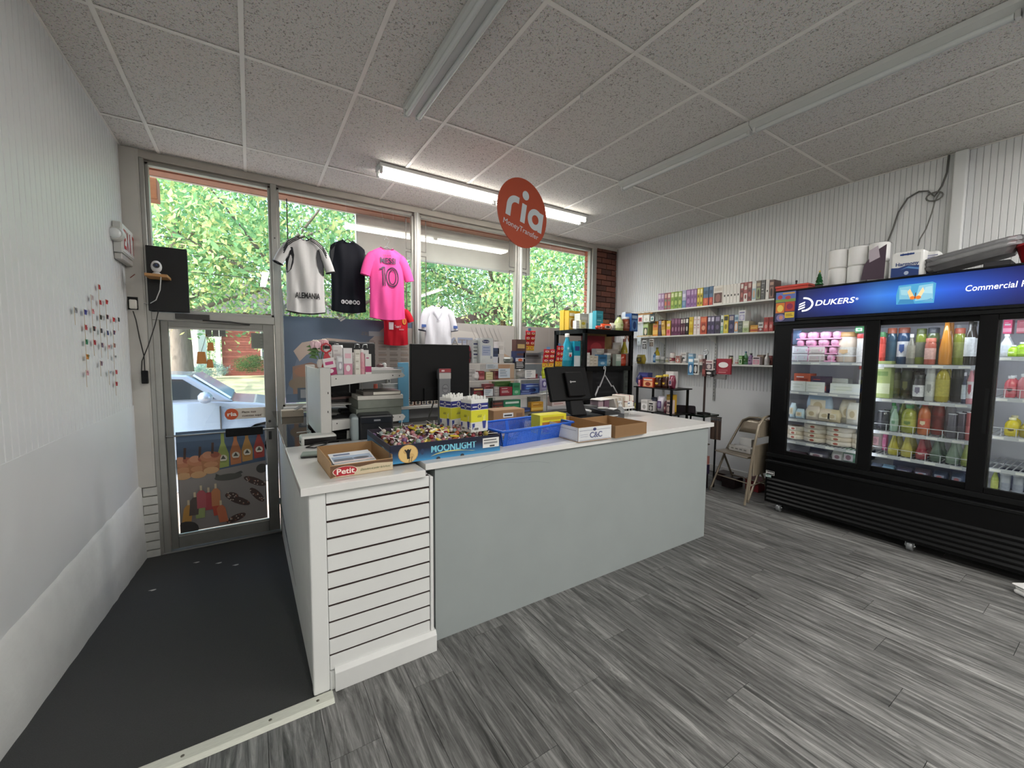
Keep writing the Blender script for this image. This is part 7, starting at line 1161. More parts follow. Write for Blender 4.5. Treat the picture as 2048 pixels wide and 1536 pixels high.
# socket, plug and cords on the column
a = P(262, 607, y=YW-.02); o = thing('wall_socket', 'dark cut out socket on the white column with a white adapter', 'socket', (a.x+.01, YW-.021, a.z)); MB().box((-.03, -.004, -.05), (.035, 0, .055)).build('plate', blk2, o); MB().box((-.015, -.045, -.045), (.03, -.004, .03)).build('adapter', mat('d2cfc6', .4), o, bev=.006)
cy = YW-.03; cord = [P(266, 622, y=cy-.02), P(272, 640, y=cy), P(279, 675, y=cy), P(288, 712, y=cy), P(290, 745, y=cy)]
tag(MB().tube(cord, .004, 6).build('power_cable', dark), 'black cord running down the white column from its socket', 'cord')
tag(MB().tube([P(318, 617, y=cy-.03), P(310, 650, y=cy-.02), P(297, 690, y=cy-.02), P(284, 722, y=cy), P(283, 745, y=cy), P(288, 752, y=cy)], .004, 6).build('power_cable', dark), 'black cord looping from the transom down past the column edge', 'cord')
q = P(290, 753, y=cy); tag(MB().box((-.022, -.02, -.06), (.022, .012, .05)).build('power_brick', blk2, None, q, bev=.005), 'small black power brick hanging at the column edge', 'power adapter')
# tiny flags pinned on the entry wall
FL = [(0, [(437, 155, 'red and white', 'b03a40', 'd8d0d0')]), (1, [(345, 290, 'faded grey', 'b8a8aa', 'c9bcbc'), (450, 350, 'red', 'b83a44', 'd8b8b8'), (530, 345, 'bright red', 'b82a34', 'b83a44')]), (2, [(135, 450, 'grey', '8f9096', 'b0b0b4'), (258, 475, 'blue', '3a3f8a', '5a5fa0'), (357, 465, 'pink', 'd08a90', 'e0d0d0'), (455, 540, 'black and olive', '3a3a34', '8a8a80'), (538, 535, 'plum and red', '4a3440', 'a85a64'), (620, 570, 'scarlet', 'c03038', 'b82a30'), (685, 570, 'black striped', '3a3c42', 'c0c0c0')]),
    (3, [(267, 670, 'red with white top', 'b84a50', 'd8c8c8'), (370, 685, 'red, white and black', '2f2a2e', 'c07070'), (463, 712, 'grey and black', '4a4a50', 'a8a8ac'), (545, 740, 'blue and white', '3f4a78', 'd0d0d4'), (625, 735, 'red and blue', '5a4a68', 'c06a6a')]), (4, [(275, 855, 'green', '2f7a58', '8fb8a4'), (378, 862, 'crimson', 'a83a42', 'c9a0a0'), (473, 895, 'red white blue', '6a5a72', 'd0a8a4'), (555, 920, 'white and red', 'd8b4b4', 'c05a60'), (630, 900, 'grey and rust', 'a87a70', 'b8b0ac')]), (5, [(285, 1045, 'orange and green', 'c0803a', '5a7a4a'), (463, 1130, 'faded plum', '8a7480', 'b09aa2'), (635, 1050, 'white and black', 'c9c9cc', '4a4a50')]), (6, [(285, 1250, 'rose', 'd0a0a8', 'e0c8cc'), (572, 1250, 'white and slate', 'c8ccd0', '8a96a0'), (655, 1240, 'red and pink', 'b84a54', 'd8a8ac')]), (7, [(657, 1390, 'dark red', 'a83a44', 'c88a8e')])]
for r_, row in FL:
    for k, (zx, zy, nm, c, c2) in enumerate(row):
        p = P(130+zx*.15625, 550+zy*.15625, x=XL+.02); o = thing('toothpick_flag', 'tiny %s flag, %s in the %s flag row on the entry wall' % (nm, ORD[k], ORD[r_]), 'flag', p, 0, 'tiny flags pinned on the entry wall')
        w, h = .034, .030; MB().tube([(0, -w*.6, -.085), (0, -w*.6, h*.6)], .0012, 5).build('pick', mat('b09a78', .7), o)
        m = MB(); m.prism([(0, -w*.6, -h/2), (.006, 0, -h/2-.002), (.002, w*.5, -h/2), (.002, w*.5, h/2), (.006, 0, h/2-.002), (0, -w*.6, h/2)], (.0008, 0, 0)); m.build('flag', mat(c, .6), o); art(o, (.0075, -w*.4, -h*.35), (0, w*.7, 0), (0, 0, h*.7), [('r', 0, .55, 1, 1, c2), ('e', .5, .3, .15, .2, c2)])
# posters behind the lower window glass
def film(label, x0, x1, z0, z1, base, items, name='window_poster'):
    o = tag(MB().box((x0, YW+.036, z0), (x1, YW+.046, z1)).build(name, mat(base, .6, nz=.03), None), label, 'poster'); art(o, (x0, YW+.036, z0), (x1-x0, 0, 0), (0, 0, z1-z0), [clampit(i) for i in items]); return o
zf = P(590, 632, y=YW).z
o = film('blue and beige poster film on the lower glass beside the door', .285, 1.605, .95, zf, '5c6c80', [('p', [(0, .1), (.08, .5), (.35, .75), (.62, .72), (.62, .1)], '6d7a8c'), ('p', [(.06, .60), (.12, .70), (.3, .76), (.5, .74), (.62, .66), (.62, .58), (.5, .62), (.3, .63), (.15, .56), (.1, .48)], 'b7a69a'), ('e', .33, .70, .055, .03, '7d786f'), ('e', .33, .715, .04, .012, '5a5a54'), ('p', [(.05, .1), (.05, .42), (.18, .47), (.3, .4), (.3, .1)], '8d7466'), ('e', .15, .36, .09, .07, '9c7560'), ('e', .12, .22, .1, .08, '857868'), ('r', .08, .03, .35, .17, '4d5a68'), ('r', .1, .05, .2, .15, '8b8f92'), ('r', .22, .05, .33, .15, '7c8288'), ('p', [(.62, .35), (.62, .74), (.75, .92), (1, .92), (1, .05), (.62, .05)], 'a59c95'), ('r', .62, .80, .8, .86, '9aa0a4')]+[('r', .60+.095*(k % 4), .70-.075*(k//4), .67+.095*(k % 4), .725-.075*(k//4), ('857c74', '94857a')[k % 2]) for k in range(28)]+[('r', .60+.095*(k % 4), .735-.075*(k//4), .66+.095*(k % 4), .742-.075*(k//4), '6f6963') for k in range(28)])
text('FORRAJES', (1.30, YW+.0345, .95+(zf-.95)*.81), (-1, 0, 0), (0, 1, 0), .035, mat('7c746c', .5, nz=0), o, width=.27)
zf3 = P(960, 648, y=YW).z
o = film('grey poster film with mirrored lettering on the lower third window', 1.70, 3.01, .95, zf3, '9c9894', [('p', [(.10, .62), (.2, .80), (.35, .90), (.55, .88), (.72, .70), (.78, .55), (.6, .55), (.2, .55)], 'aca7a2'), ('p', [(.22, .70), (.32, .80), (.34, .79), (.34, .72)], '7f8494'), ('p', [(.36, .72), (.36, .80), (.52, .80), (.52, .72)], '7a8092'), ('p', [(.54, .72), (.54, .79), (.66, .72)], '7f8494'), ('r', .40, .62, .47, .72, '8d8f98')]+[('l', [(.55+.05*k, .95), (.65+.05*k, .6)], .008, '8a8684') for k in range(6)]+[('l', [(.62+.05*k, .6), (.5+.05*k, .95)], .008, '8a8684') for k in range(6)]+[('p', [(.7, .1), (.7, .55), (.85, .6), (1, .5), (1, .1)], '9a8470'), ('e', .85, .4, .1, .08, '8c6f58'), ('r', 0, 0, 1, .12, '8c8884')])
xt = P(905, 690, y=YW).x; zt_ = P(930, 692, y=YW).z
text('TIENDITA', (P(1000, 690, y=YW).x, YW+.0345, zt_), (-1, 0, 0), (0, 1, 0), .085, mat('6f6b68', .5, nz=0), o, width=(P(1000, 690, y=YW).x-xt))
zf4 = P(1100, 655, y=YW).z
film('grey and brown poster film on the lower last window', 3.12, 4.35, .95, zf4, '938c88', [('p', [(0, .2), (.1, .55), (.3, .62), (.45, .5), (.5, .1), (0, .1)], '6c7276'), ('p', [(.45, .3), (.6, .6), (.85, .62), (1, .5), (1, .1), (.45, .1)], '9c8c78'), ('e', .68, .5, .12, .05, '7a6a58'), ('p', [(.85, .6), (.92, 1), (1, 1), (1, .6)], '6f6c6a'), ('e', .25, .5, .1, .06, '8a8f92')])
# alarm tape lines on the glass
def tape(win, pts):
    m = MB(); 
    for a, b in zip(pts[:-1], pts[1:]):
        if abs(a[0]-b[0]) < abs(a[1]-b[1]): m.box((a[0]-.005, YW+.0465, min(a[1], b[1])), (a[0]+.005, YW+.0478, max(a[1], b[1])))
        else: m.box((min(a[0], b[0])-.005, YW+.0465, a[1]-.005), (max(a[0], b[0])+.005, YW+.0478, a[1]+.005))
    m.build('alarm_tape', mat('55504c', .4, .5), bpy.data.objects['window_%d' % win])
tape(2, [(.345, 2.96), (.345, .95)])
zj = P(820, 502, y=YW).z
tape(2, [(1.535, 3.0), (1.535, zj+.03), (1.60, zj+.03)]); tape(2, [(1.60, zj-.0), (1.535, zj-.0), (1.535, .95)])
tape(3, [(1.77, 3.0), (1.77, zj+.02), (1.69, zj+.02)]); tape(3, [(1.69, zj-.03), (1.77, zj-.03), (1.77, .95)])
zk = P(1025, 536, y=YW).z
tape(3, [(2.93, 3.0), (2.93, zk+.02), (3.01, zk+.02)]); tape(3, [(3.01, zk-.03), (2.93, zk-.03), (2.93, .95)])
tape(4, [(3.20, 3.0), (3.20, zk+.02), (3.12, zk+.02)]); tape(4, [(3.12, zk-.03), (3.20, zk-.03), (3.20, .95)])
tag(MB().box((-.03, -.004, -.008), (.03, .0, .008)).box((-.025, -.004, -.03), (.035, .0, -.014)).build('tape_scrap', mat('d8d6d2', .5), None, P(682, 636, y=YW+.03), rz=0), 'two short strips of white tape on the glass below the black jersey', 'tape')
bpy.data.objects['tape_scrap'].rotation_euler.y = -.6
# ---------------------------------------------------------------- jerseys on hangers in the window
SURF = {}
def hug(q, o, lift):
    f = SURF[o.name]; y0 = min(v.co.y for v in q.data.vertices)
    for v in q.data.vertices: v.co.y = f(v.co.x, v.co.z)-lift+(v.co.y-y0)*0
    return q
def jersey(name, label, y, cx, pl, pr, pt, pb, col, sleeves=None, trim=None, neck=.30, sw=.2, seed=0, hang=True, hcol='1a1a1a', th=.05, vneck=0.):
    a, b, t_ = P(pl, (pt+pb)/2, y=y), P(pr, (pt+pb)/2, y=y), P((pl+pr)/2, pt, y=y); bt = P((pl+pr)/2, pb, y=y)
    w, h = b.x-a.x, t_.z-bt.z; o = thing(name, label, 'jersey', ((a.x+b.x)/2, y, bt.z), 0, 'football jerseys hung in the window'); rg = random.Random(seed); n = 72; K = 30
    fab = mat(col, .7, nz=.02, sc_=60, bump=.04, spec=.15); ph = [rg.uniform(0, 6.28) for _ in range(4)]; vs = []
    def fold(u, v): return .007*math.sin(u*6+ph[0]+3*v)*(1-v*.6)+.0035*math.sin(u*11+ph[1]-5*v)*(1-v)+.007*math.sin(u*3.5+ph[2]+6*v)
    for k in range(K+1):
        v = k/K; sh = max(0, (v-.885)/.115); ww = w/2*(1-(1-neck/.5*.5)*sh**1.5)*(1-.035*math.sin(PI*min(1, v*1.3))); zz = h*v-(.035*h*0)
        for q in range(n):
            an = 2*PI*q/n; cx_ = math.copysign(abs(math.cos(an))**.75, math.cos(an)); sy_ = math.sin(an); x = ww*cx_
            dip = -.03*h*(1-cx_*cx_) if k == 0 else 0
            dn = -(.045*h+vneck*h*(1-abs(cx_)))*max(0, (v-.97)/.03)*(1-cx_*cx_) if k == K else 0
            vs.append((x, sy_*th*(.55+.45*math.sin(PI*min(1, max(0, v))))*(1-.45*sh)+(-1 if sy_ < 0 else 1)*fold(cx_*1.6, v)*abs(sy_), zz+dip+dn))
    def surf(x, z):
        v = min(1, max(0, z/h)); sh = max(0, (v-.885)/.115); ww = w/2*(1-(1-neck/.5*.5)*sh**1.5)*(1-.035*math.sin(PI*min(1, v*1.3))); c_ = max(-1, min(1, x/ww)); s_ = math.sqrt(max(0, 1-abs(c_)**(2/.75)))
        return -(s_*th*(.55+.45*math.sin(PI*v))*(1-.45*sh)+fold(c_*1.6, v)*s_)
    SURF[o.name] = surf
    m = MB().add(vs, [(k*n+q, k*n+(q+1) % n, (k+1)*n+(q+1) % n, (k+1)*n+q) for k in range(K) for q in range(n)], 0, True); m.build('body', fab, o)
    top = [V(vs[K*n+q]) for q in range(n)]; MB().tube(top, .006, 6, closed=True).build('collar', mat(trim or col, .6), o)
    if trim: MB().tube([V(vs[q])+V((0, 0, .004)) for q in range(n)], .005, 6, closed=True).build('hem', mat(trim, .6), o)
    if sleeves:
        for s, (sx, sz, r0, r1) in zip((-1, 1), sleeves):
            p0 = V((s*w*.37, 0, h*.855)); p1 = V((s*w*.50, -.005, h*.82)); p2 = V((sx*w, -.012, h*sz)); vs2 = []; N2 = 20; Kk = 7
            for k in range(Kk+1):
                f = k/Kk; p = p0*(1-f)**2+p1*2*f*(1-f)+p2*f*f; tg_ = ((p1-p0)*(1-f)+(p2-p1)*f).normalized(); side = V((tg_.z, 0, -tg_.x)); r = (r0*(1-f)+r1*f)*w
                for q in range(N2): an = 2*PI*q/N2; vs2.append(p+side*(r*math.cos(an))+V((0, math.sin(an)*th*(.75+.08*math.sin(3*q+f*6)), 0)))
            sl = MB().add(vs2, [(k*N2+q, k*N2+(q+1) % N2, (k+1)*N2+(q+1) % N2, (k+1)*N2+q) for k in range(Kk) for q in range(N2)], 0, True).build('sleeve', fab, o)
            if trim: MB().tube(vs2[-N2:], .006, 6, closed=True).build('cuff', mat(trim, .6), sl)
    if hang:
        hm = mat(hcol, .4); hz = h*1.0; MB().tube([(-w*.36, 0, hz*.90), (-w*.1, 0, hz*.985), (0, 0, hz*1.02), (w*.1, 0, hz*.985), (w*.36, 0, hz*.90)], .0045, 6).tube([(0, 0, hz*1.02), (0, 0, hz*1.05), (.022, 0, hz*1.085), (.018, 0, hz*1.13), (-.012, 0, hz*1.14), (-.03, 0, hz*1.11)], .003, 6).build('hanger', hm, o)
        MB().tube([(-.0, 0, hz*1.14), (0, YW-.01-y, 3.06-bt.z)], .0007, 4).build('hanging_thread', mat('c9c9c9', .5), o)
    return o, w, h
def front(o, w, h, th, u0, v0, u1, v1, items, name='print'):
    q = art(o, (-w/2+u0*w, -th, h*v0), ((u1-u0)*w, 0, 0), (0, 0, (v1-v0)*h), items, name=name); f = SURF[o.name]
    for v in q.data.vertices: v.co.y = f(v.co.x, v.co.z)+(v.co.y+th)*2-.006
    return q
def wraptext(s, o, w, h, th, u, v, hh, col, width, name='lettering', bold=.0):
    t_ = text(s, (-w/2+u*w, -th*1.45, h*v), (1, 0, 0), (0, -1, 0), hh, mat(col, .5, nz=0), o, width=width, bold=bold)
    return hug(t_, o, .009+(th*1000 % 5)*.001)
Y1 = 4.40
o, w, h = jersey('white_jersey', 'white football jersey with black side panels and shoulder stripes', Y1, 0, 571, 649, 475, 624, 'd6d5d4', ((-.68, .62, .15, .125), (.66, .56, .15, .125)), '17181c', neck=.36, seed=1, th=.045)
for s in (-1, 1):
    st = MB()
    for k in range(3): st.tube([(s*w*(.14+.0*k), -.03, h*(1.0-.018*k)), (s*w*.30, -.048, h*(.955-.022*k)), (s*w*.44, -.058, h*(.895-.025*k)), (s*w*.54, -.062, h*(.80-.03*k))], .0045, 6)
    st.build('shoulder_stripe', mat('17181c', .6), o)
    m = MB(); pts = [(s*w*.36, h*.84), (s*w*.31, h*.84), (s*w*.28, h*.74), (s*w*.30, h*.64), (s*w*.36, h*.55), (s*w*.46, h*.50), (s*w*.485, h*.52), (s*w*.485, h*.68), (s*w*.42, h*.72)]
    m.prism([(x, SURF[o.name](x, z)-.006, z) for x, z in (pts if s < 0 else pts[::-1])], (0, .004, 0)).build('side_panel', mat('1a1b22', .6), o)
wraptext('ALEMANIA', o, w, h, .045, .22, .18, .052, '141416', w*.64, bold=.03)
o, w, h = jersey('black_jersey', 'plain black jersey with a row of small round pale marks', 4.535, 0, 661, 731, 481, 622, '15171f', None, None, neck=.30, seed=5, th=.042)
front(o, w, h, .046, .26, .09, .80, .155, [x for k in range(5) for x in (('e', .1+.2*k, .5, .095, .46, 'c9c9cc'), ('e', .1+.2*k, .5, .055, .27, '15171f'))])
for s in (-1, 1): MB().prism([(s*w*.32, -.02, h*.95), (s*w*.52, -.02, h*.82), (s*w*.50, -.02, h*.62), (s*w*.42, -.02, h*.66)][::s], (0, .05, 0)).build('folded_sleeve', mat('15171f', .6), o, bev=.01)
o, w, h = jersey('pink_jersey', 'bright pink jersey with a name and the number ten', 4.39, 0, 738, 809, 496, 636, 'e8559c', ((-.61, .58, .16, .13), (.64, .55, .16, .13)), None, neck=.34, seed=9, th=.045, hcol='8f8f90')
wraptext('MESSI', o, w, h, .045, .28, .77, .058, '32183a', w*.42, bold=.025)
EL = lambda rx, ry: [(.66+rx*math.cos(a), .5+ry*math.sin(a)) for a in [2*PI*k/28 for k in range(29)]]
front(o, w, h, .05, .25, .44, .80, .72, [('l', EL(.30, .47), .06, '3a2040'), ('l', EL(.17, .36), .05, '3a2040'), ('l', [(.17, .02), (.17, .35), (.17, .65), (.17, .97)], .06, '3a2040'), ('l', [(.28, .02), (.28, .35), (.28, .65), (.28, .99)], .05, '3a2040'), ('l', [(.0, .84), (.09, .86), (.17, .96), (.28, .97)], .06, '3a2040')], 'number')
front(o, w, h, .05, .38, .87, .62, .90, [('r', .05*k, .2, .05*k+.03, .8, '6a2a58') for k in range(18) if k % 5 != 2], 'small_print')
front(o, w, h, .034, .30, .965, .72, 1.0, [('p', [(0, .8), (.3, .2), (.7, .2), (1, .8), (.9, .95), (.7, .5), (.3, .5), (.1, .95)], '5a1f44')], 'neck_band')
o, w, h = jersey('red_jersey', 'small red jersey with white chest print, lower behind the pink one', 4.55, 0, 767, 816, 612, 689, 'b81c2c', ((-.6, .62, .15, .12), (.62, .60, .16, .13)), None, neck=.34, seed=13, th=.035, hang=False)
front(o, w, h, .042, .18, .38, .36, .57, [('r', 0, 0, 1, 1, 'dcd8d8'), ('r', .14, .14, .86, .86, 'b81c2c'), ('r', .25, .3, .75, .7, 'dcd8d8')], 'emblem'); hug(text('TeamV', (-w*.10, -.050, h*.43), (1, 0, 0), (0, -1, 0), .030, mat('dcd8d8', .5, nz=0), o, width=w*.26), o, .004)
front(o, w, h, .04, .72, .52, .90, .70, [('e', .5, .5, .5, .5, 'c98a2c'), ('e', .5, .5, .33, .33, 'b8402c')], 'crest'); front(o, w, h, .044, .58, .36, .78, .42, [('r', 0, .2, 1, .8, 'c96a72')], 'small_print')
MB().tube([(0, 0, h*.96), (0, YW-.01-4.55, 3.06-o.location.z)], .0007, 4).build('hanging_thread', mat('c9c9c9', .5), o)
o, w, h = jersey('white_blue_jersey', 'white jersey with navy cuffs hanging above the monitor', 4.42, 0, 849, 903, 611, 705, 'd3d3da', ((-.60, .46, .16, .12), (.60, .47, .16, .12)), '1c2038', neck=.34, seed=21, th=.042, hcol='d2d2d2', vneck=.03)
front(o, w, h, .044, .26, .66, .62, .86, [('p', [(.0, .9), (.5, .1), (1, .9), (.9, 1), (.5, .3), (.1, 1)], 'b9bac4'), ('r', .3, .0, .7, .06, 'b4b4be')], 'chest_yoke')
for s in (-1, 1): MB().box((s*w*.58-.025, -.056, h*.52), (s*w*.58+.025, -.050, h*.58)).build('sleeve_mark', mat('3f5a9a', .5), o)
# ---------------------------------------------------------------- hanging round sign
c = P(1046, 427, y=2.78); Rd = .268; o = thing('round_sign', 'round orange sign with pale lettering hung on a thread from the ceiling', 'sign', c, 0)
S = Matrix.Rotation(.16, 4, 'Z') @ Matrix.Rotation(.17, 4, 'Y'); Nn = S.to_3x3() @ V((0, -1, 0)); Ux = S.to_3x3() @ V((1, 0, 0)); Uz = S.to_3x3() @ V((0, 0, 1))
MB().lathe([(Rd, -.004), (Rd, .004)], (0, 0, 0), 48, M=S @ Matrix.Rotation(PI/2, 4, 'X')).build('disc', mat('b44a2c', .5, nz=.02), o)
def st(s, u, v, hh, wd, bold=0.): text(s, Ux*u+Uz*v+Nn*.0052, Ux, Nn, hh, mat('cfd8dc', .5, nz=0), o, width=wd, bold=bold)
wm = mat('cfd8dc', .5, nz=0)
def ring_arc(name, cx, cz, r0, r1, a0, a1, n=20):
    m = MB(); 
    for k in range(n):
        t0, t1 = a0+(a1-a0)*k/n, a0+(a1-a0)*(k+1)/n; m.poly([Ux*(cx+r*math.cos(t))+Uz*(cz+r*math.sin(t))+Nn*.0052 for r, t in ((r0, t0), (r1, t0), (r1, t1), (r0, t1))])
    return m
def slab(m, pts): return m.poly([Ux*x+Uz*z+Nn*.0053 for x, z in pts])
m = ring_arc('r', -.085, .005, .045, .095, PI*.5, PI); slab(m, [(-.18, .005), (-.13, .005), (-.13, -.075), (-.18, -.075)]); slab(m, [(-.085, .05), (-.06, .05), (-.06, .10), (-.085, .10)]); m.build('letter_r', wm, o)
m = MB(); slab(m, [(-.025, .075), (.025, .075), (.025, -.075), (-.025, -.075)]); m.build('letter_i', wm, o); m = MB(); slab(m, [(.0+.036*math.cos(t), .145+.036*math.sin(t)) for t in [2*PI*k/24 for k in range(24)]]); m.build('letter_dot', wm, o)
m = ring_arc('a', .135, .0, .038, .085, 0, 2*PI, 32); slab(m, [(.175, .075), (.222, .075), (.222, -.085), (.175, -.085)]); m.build('letter_a', wm, o)
st('MoneyTransfer', -.195, -.148, .042, .385)
MB().tube([Uz*Rd, V((0, 0, CZ-c.z))], .001, 5).build('thread', mat('d8d8d8', .5), o)
# ---------------------------------------------------------------- chairs and clutter beside the refrigerator
cm = mat('8f8473', .3, .25, nz=.03)
def chair(label, loc, rz):
    o = thing('folding_chair', label, 'chair', loc, rz, 'beige metal folding chairs')
    # +x is forward
    for s in (-1, 1): MB().tube([(.21, s*.215, .01), (-.02, s*.215, .42), (-.19, s*.20, .66), (-.215, s*.17, .745), (-.222, s*.10, .785), (-.224, 0, .795)], .0115, 10).build('front_leg', cm, o); MB().tube([(-.17, s*.19, .01), (.06, s*.19, .41), (.15, s*.19, .43)], .0105, 10).build('rear_leg', cm, o)
    for s in (-1, 1):
        for x, y in ((.21, .215), (-.17, .19)): MB().lathe([(.014, 0), (.014, .03), (.012, .034)], (x, s*y, 0), 10).build('foot', mat('6a6258', .6), o)
    MB().prism([(.20, -.19, .43), (.205, .19, .43), (-.14, .185, .425), (-.17, .12, .424), (-.17, -.12, .424), (-.14, -.185, .425)], (0, 0, .018)).build('seat', cm, o, bev=.008, seg=2)
    m = MB(); pts = []
    for k in range(9): t = -1+2*k/8; pts.append((t, 0))
    rows = [(.62, .185), (.67, .18), (.73, .165), (.775, .12)]; vs = []
    for z, hw in rows:
        for k in range(9): t = -1+2*k/8; vs.append((-.175-(z-.62)*.33-.02*(1-t*t), t*hw, z))
    m.add(vs, [(r*9+k, r*9+k+1, (r+1)*9+k+1, (r+1)*9+k) for r in range(3) for k in range(8)], 0, True); b = m.build('backrest', cm, o); q = b.modifiers.new('thick', 'SOLIDIFY'); q.thickness = .008
    MB().tube([(.125, -.215, .16), (.125, .215, .16)], .006, 8).build('stretcher', cm, o); MB().tube([(-.09, -.19, .14), (-.09, .19, .14)], .006, 8).build('stretcher', cm, o)
    return o
CR_ = PI-.12
C1 = chair('open beige folding chair with a white box on its seat, by the refrigerator end', (4.375, 2.27, 0), CR_)
o = thing('folding_chair', 'folded beige chair leaning against the end of the refrigerator', 'chair', (4.21, 2.0, 0), 0, 'beige metal folding chairs')
for s, dx in ((-1, -.2), (1, .2)):
    MB().tube([(dx, .045, .008), (dx*.97, -.015, .6), (dx*.85, -.035, .80), (dx*.5, -.043, .87), (0, -.045, .88)], .0115, 10).build('front_leg', cm, o)
    MB().tube([(dx*.86, .03, .06), (dx*.86, .01, .45)], .0105, 10).build('rear_leg', cm, o)
MB().box((-.17, -.008, .30), (.17, .006, .60)).build('seat', cm, o, bev=.006); MB().box((-.17, -.040, .68), (.17, -.027, .84)).build('backrest', cm, o, bev=.006); MB().tube([(-.19, .02, .2), (.19, .02, .2)], .006, 8).build('stretcher', cm, o)
fw = V((math.cos(CR_), math.sin(CR_), 0)); sv = V((-fw.y, fw.x, 0)); cc = C1.location
o = tag(MB().box((-.045, -.12, 0), (.045, .12, .055)).build('white_box', mat('c9c7c4', .5), None, cc+fw*.02+V((0, 0, .449)), rz=CR_, bev=.002), 'long white printed box lying on the seat of the open chair', 'box'); art(o, (.0455, -.12, 0), (0, .24, 0), (0, 0, .055), [('r', .1+.2*k, .4, .22+.2*k, .65, '8a8a88') for k in range(4)])
tag(MB().box((-.03, -.07, 0), (.03, .07, .13)).build('white_box', mat('c4c4c2', .5), None, cc-fw*.08-sv*.02+V((0, 0, .449)), rz=CR_, bev=.002), 'upright white box behind the long one on the chair seat', 'box')
for k, (x, y, w, d_, h, c, lb) in enumerate(((4.50, 2.44, .18, .14, .10, '2a1f20', 'dark low carton on the floor behind the chair legs'), (4.62, 2.24, .2, .14, .11, '7a1f26', 'red carton on the floor behind the folded chair'), (4.66, 2.62, .16, .12, .08, '3a2a2a', 'dark brown tray on the floor along the baseboard'))): q = tag(MB().box((-w/2, -d_/2, 0), (w/2, d_/2, h)).build('floor_carton', mat(c, .5, nz=.1, sc_=20), None, (x, y, .001), bev=.003), lb, 'box'); MB().box((-w/2-.003, -d_/2-.003, h), (w/2+.003, d_/2+.003, h+.015)).build('lid', mat(c, .4), q)
# side table with a tablet and hanging straps
tz = TBZ; SIDE = o = thing('side_table', 'small dark table past the free end of the counter with a tablet on it', 'table', (4.16, 2.85, 0)); MB().box((-.115, -.33, tz-.02), (.16, .08, tz)).build('table_top', mat('16211c', .2), o, bev=.003)
for x in (-.09, .14):
    for y in (-.31, .0): MB().tube([(x, y, 0), (x, y, tz-.02)], .010, 8).build('leg', blk2, o)
t = thing('card_terminal', 'dark tablet shaped terminal tilted on the small dark table', 'tablet', (4.12, 2.79, tz+.001), .5); MB().prism([(-.07, -.10, .0), (.07, -.10, .0), (.07, -.10, .02), (-.05, -.10, .085), (-.07, -.10, .085)], (0, .2, 0)).build('case', mat('241c22', .3), t, bev=.008); MB().prism([(.062, -.085, .0255), (-.045, -.085, .0845), (-.045, .085, .0845), (.062, .085, .0255)], (.001, 0, .0015)).build('screen', mat('4a4048', .1), t)
for k, (px0, c) in enumerate(((1424, '3a2a24'), (1428, '4a3a30'), (1432, '2f2420'), (1436, '53443a'), (1440, '352822'))):
    a = P(px0, 846, x=4.05); b = P(px0, 890, x=4.05); q = tag(MB().box((-.006, -.014, b.z-a.z), (.006, .014, 0)).build('leather_strap', mat(c, .5), None, (4.05, a.y, tz-.0), bev=.003), 'brown strap hanging from the small dark table, %s from the counter' % ORD[k], 'strap', 'straps hanging from the small table'); MB().box((-.008, -.012, -.03), (-.006, .012, -.005)).build('buckle', chrome, q)
q = tag(MB().tube([(4.05, P(1422, 846, x=4.05).y, tz+.006), (4.05, P(1443, 846, x=4.05).y, tz+.006)], .006, 6).build('strap_rail', blk2), 'black rail along the small table edge holding brown straps', 'rail')
MB().box((-.11, -.24, .46), (.16, .02, .472)).build('low_board', mat('6a5f52', .5), SIDE, bev=.003)
for i, (kind, x, y, w, h, c, nm, lb, ct_) in enumerate((('bottle', 4.12, 2.66, .06, .2, ('4a8f78', '2a4a3c', '8fc0a8'), 'green_bottle', 'sea green bottle on the low board by the straps', 'bottle'), ('bottle', 4.24, 2.65, .07, .22, ('8fb8a4', 'd0d8d4', 'b0ccc0'), 'green_bottle', 'pale green bottle on the low board nearer the chair', 'bottle'), ('pouch', 4.10, 2.76, .10, .14, ('3f7a64', '5a9a80'), 'green_pouch', 'green cloth pouch on the low board', 'pouch'), ('jar', 4.31, 2.70, .06, .12, ('26221f', '3a3632', '57524c'), 'dark_jar', 'dark jar on the low board', 'jar'))): product(kind, nm, lb, ct_, (x, y, .473), w, h, w, -PI/2, c, group='goods on the low board')
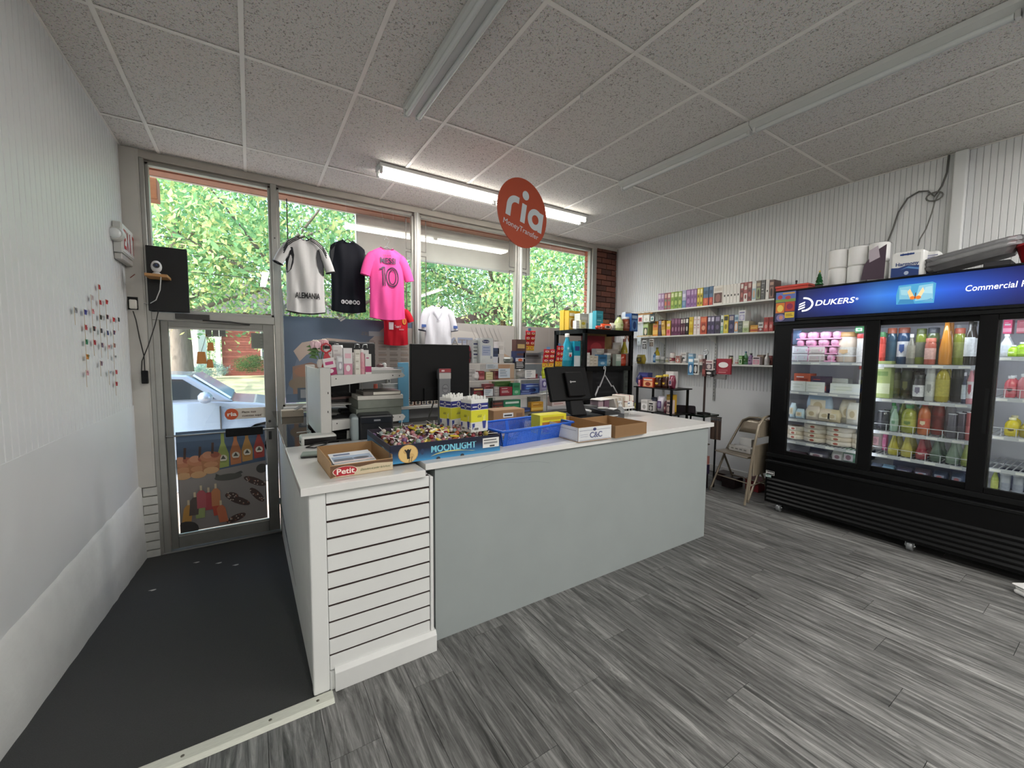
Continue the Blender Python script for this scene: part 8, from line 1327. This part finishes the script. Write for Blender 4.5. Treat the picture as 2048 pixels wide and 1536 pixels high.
for i, (y, x, w, h, z, c, lb) in enumerate(((2.62, 4.06, .14, .16, .001, ('1c1a1c', 'c9c4c0', '4a4648', '8a8684'), 'black boxed gadget with pale picture on the floor past the counter end'), (2.62, 4.07, .15, .10, .163, ('2c2440', '6a5f88', '3f3658'), 'dark purple carton stacked on the black boxed gadget'), (2.80, 4.10, .15, .24, .001, ('2a2526', '8a8480', '45403f'), 'dark picture carton on the floor behind the stacked ones'), (2.62, 4.08, .13, .09, .265, ('b0746c', 'd0a49c', '8f5850'), 'salmon pink carton topmost past the counter end'))): product('box', 'stacked_carton', lb, 'carton', (x+.08, y, z), w, h, .14, -PI/2, c, 'cartons past the counter end', 'pic', i)
# loose cable on the right wall over the refrigerator, and the white bin cropped by the frame
kb = XR-.02; pts = [P(x, y, x=kb) for x, y in ((1898, 308), (1894, 345), (1884, 372), (1869, 393))]; pts[0].z = min(pts[0].z, CZ-.002)
tag(MB().tube(pts+[P(x, y, x=kb) for x, y in ((1856, 382), (1838, 383), (1815, 397), (1797, 425), (1786, 458), (1774, 488))], .007, 7).build('wall_cable', mat('5a5a58', .5)), 'grey cable dropping from the ceiling and looping over the wrapped rolls', 'cable')
tag(MB().tube([P(x, y, x=kb-.01) for x, y in ((1880, 385), (1870, 402), (1864, 425), (1852, 458), (1840, 478), (1836, 492))], .005, 6).build('wall_cable', mat('6a6a66', .5)), 'second thinner grey cable hanging from the knot on the wall', 'cable')
q = P(1869, 393, x=kb-.015); tag(MB().tube([q+V((0, .05*math.cos(t), .035*math.sin(t))) for t in [2*PI*k/14 for k in range(14)]], .006, 6, closed=True).build('cable_knot', mat('62625f', .5)), 'small coil where the two wall cables are tied together', 'cable')
q = P(2039, 1203, z=0); o = thing('white_bin', 'rounded white plastic bin cropped at the edge near the refrigerator', 'bin', (q.x+.15, q.y-.08, .001), -.6); MB().box((-.10, -.08, 0), (.10, .08, .03)).build('base', mat('dededc', .4), o, bev=.03, seg=3); MB().box((-.095, -.075, .03), (.095, .075, .05)).build('tub', mat('dededc', .4), o, bev=.03, seg=3); MB().box((-.105, -.085, .05), (.105, .085, .062)).build('lid', mat('d4d4d2', .4), o, bev=.01)
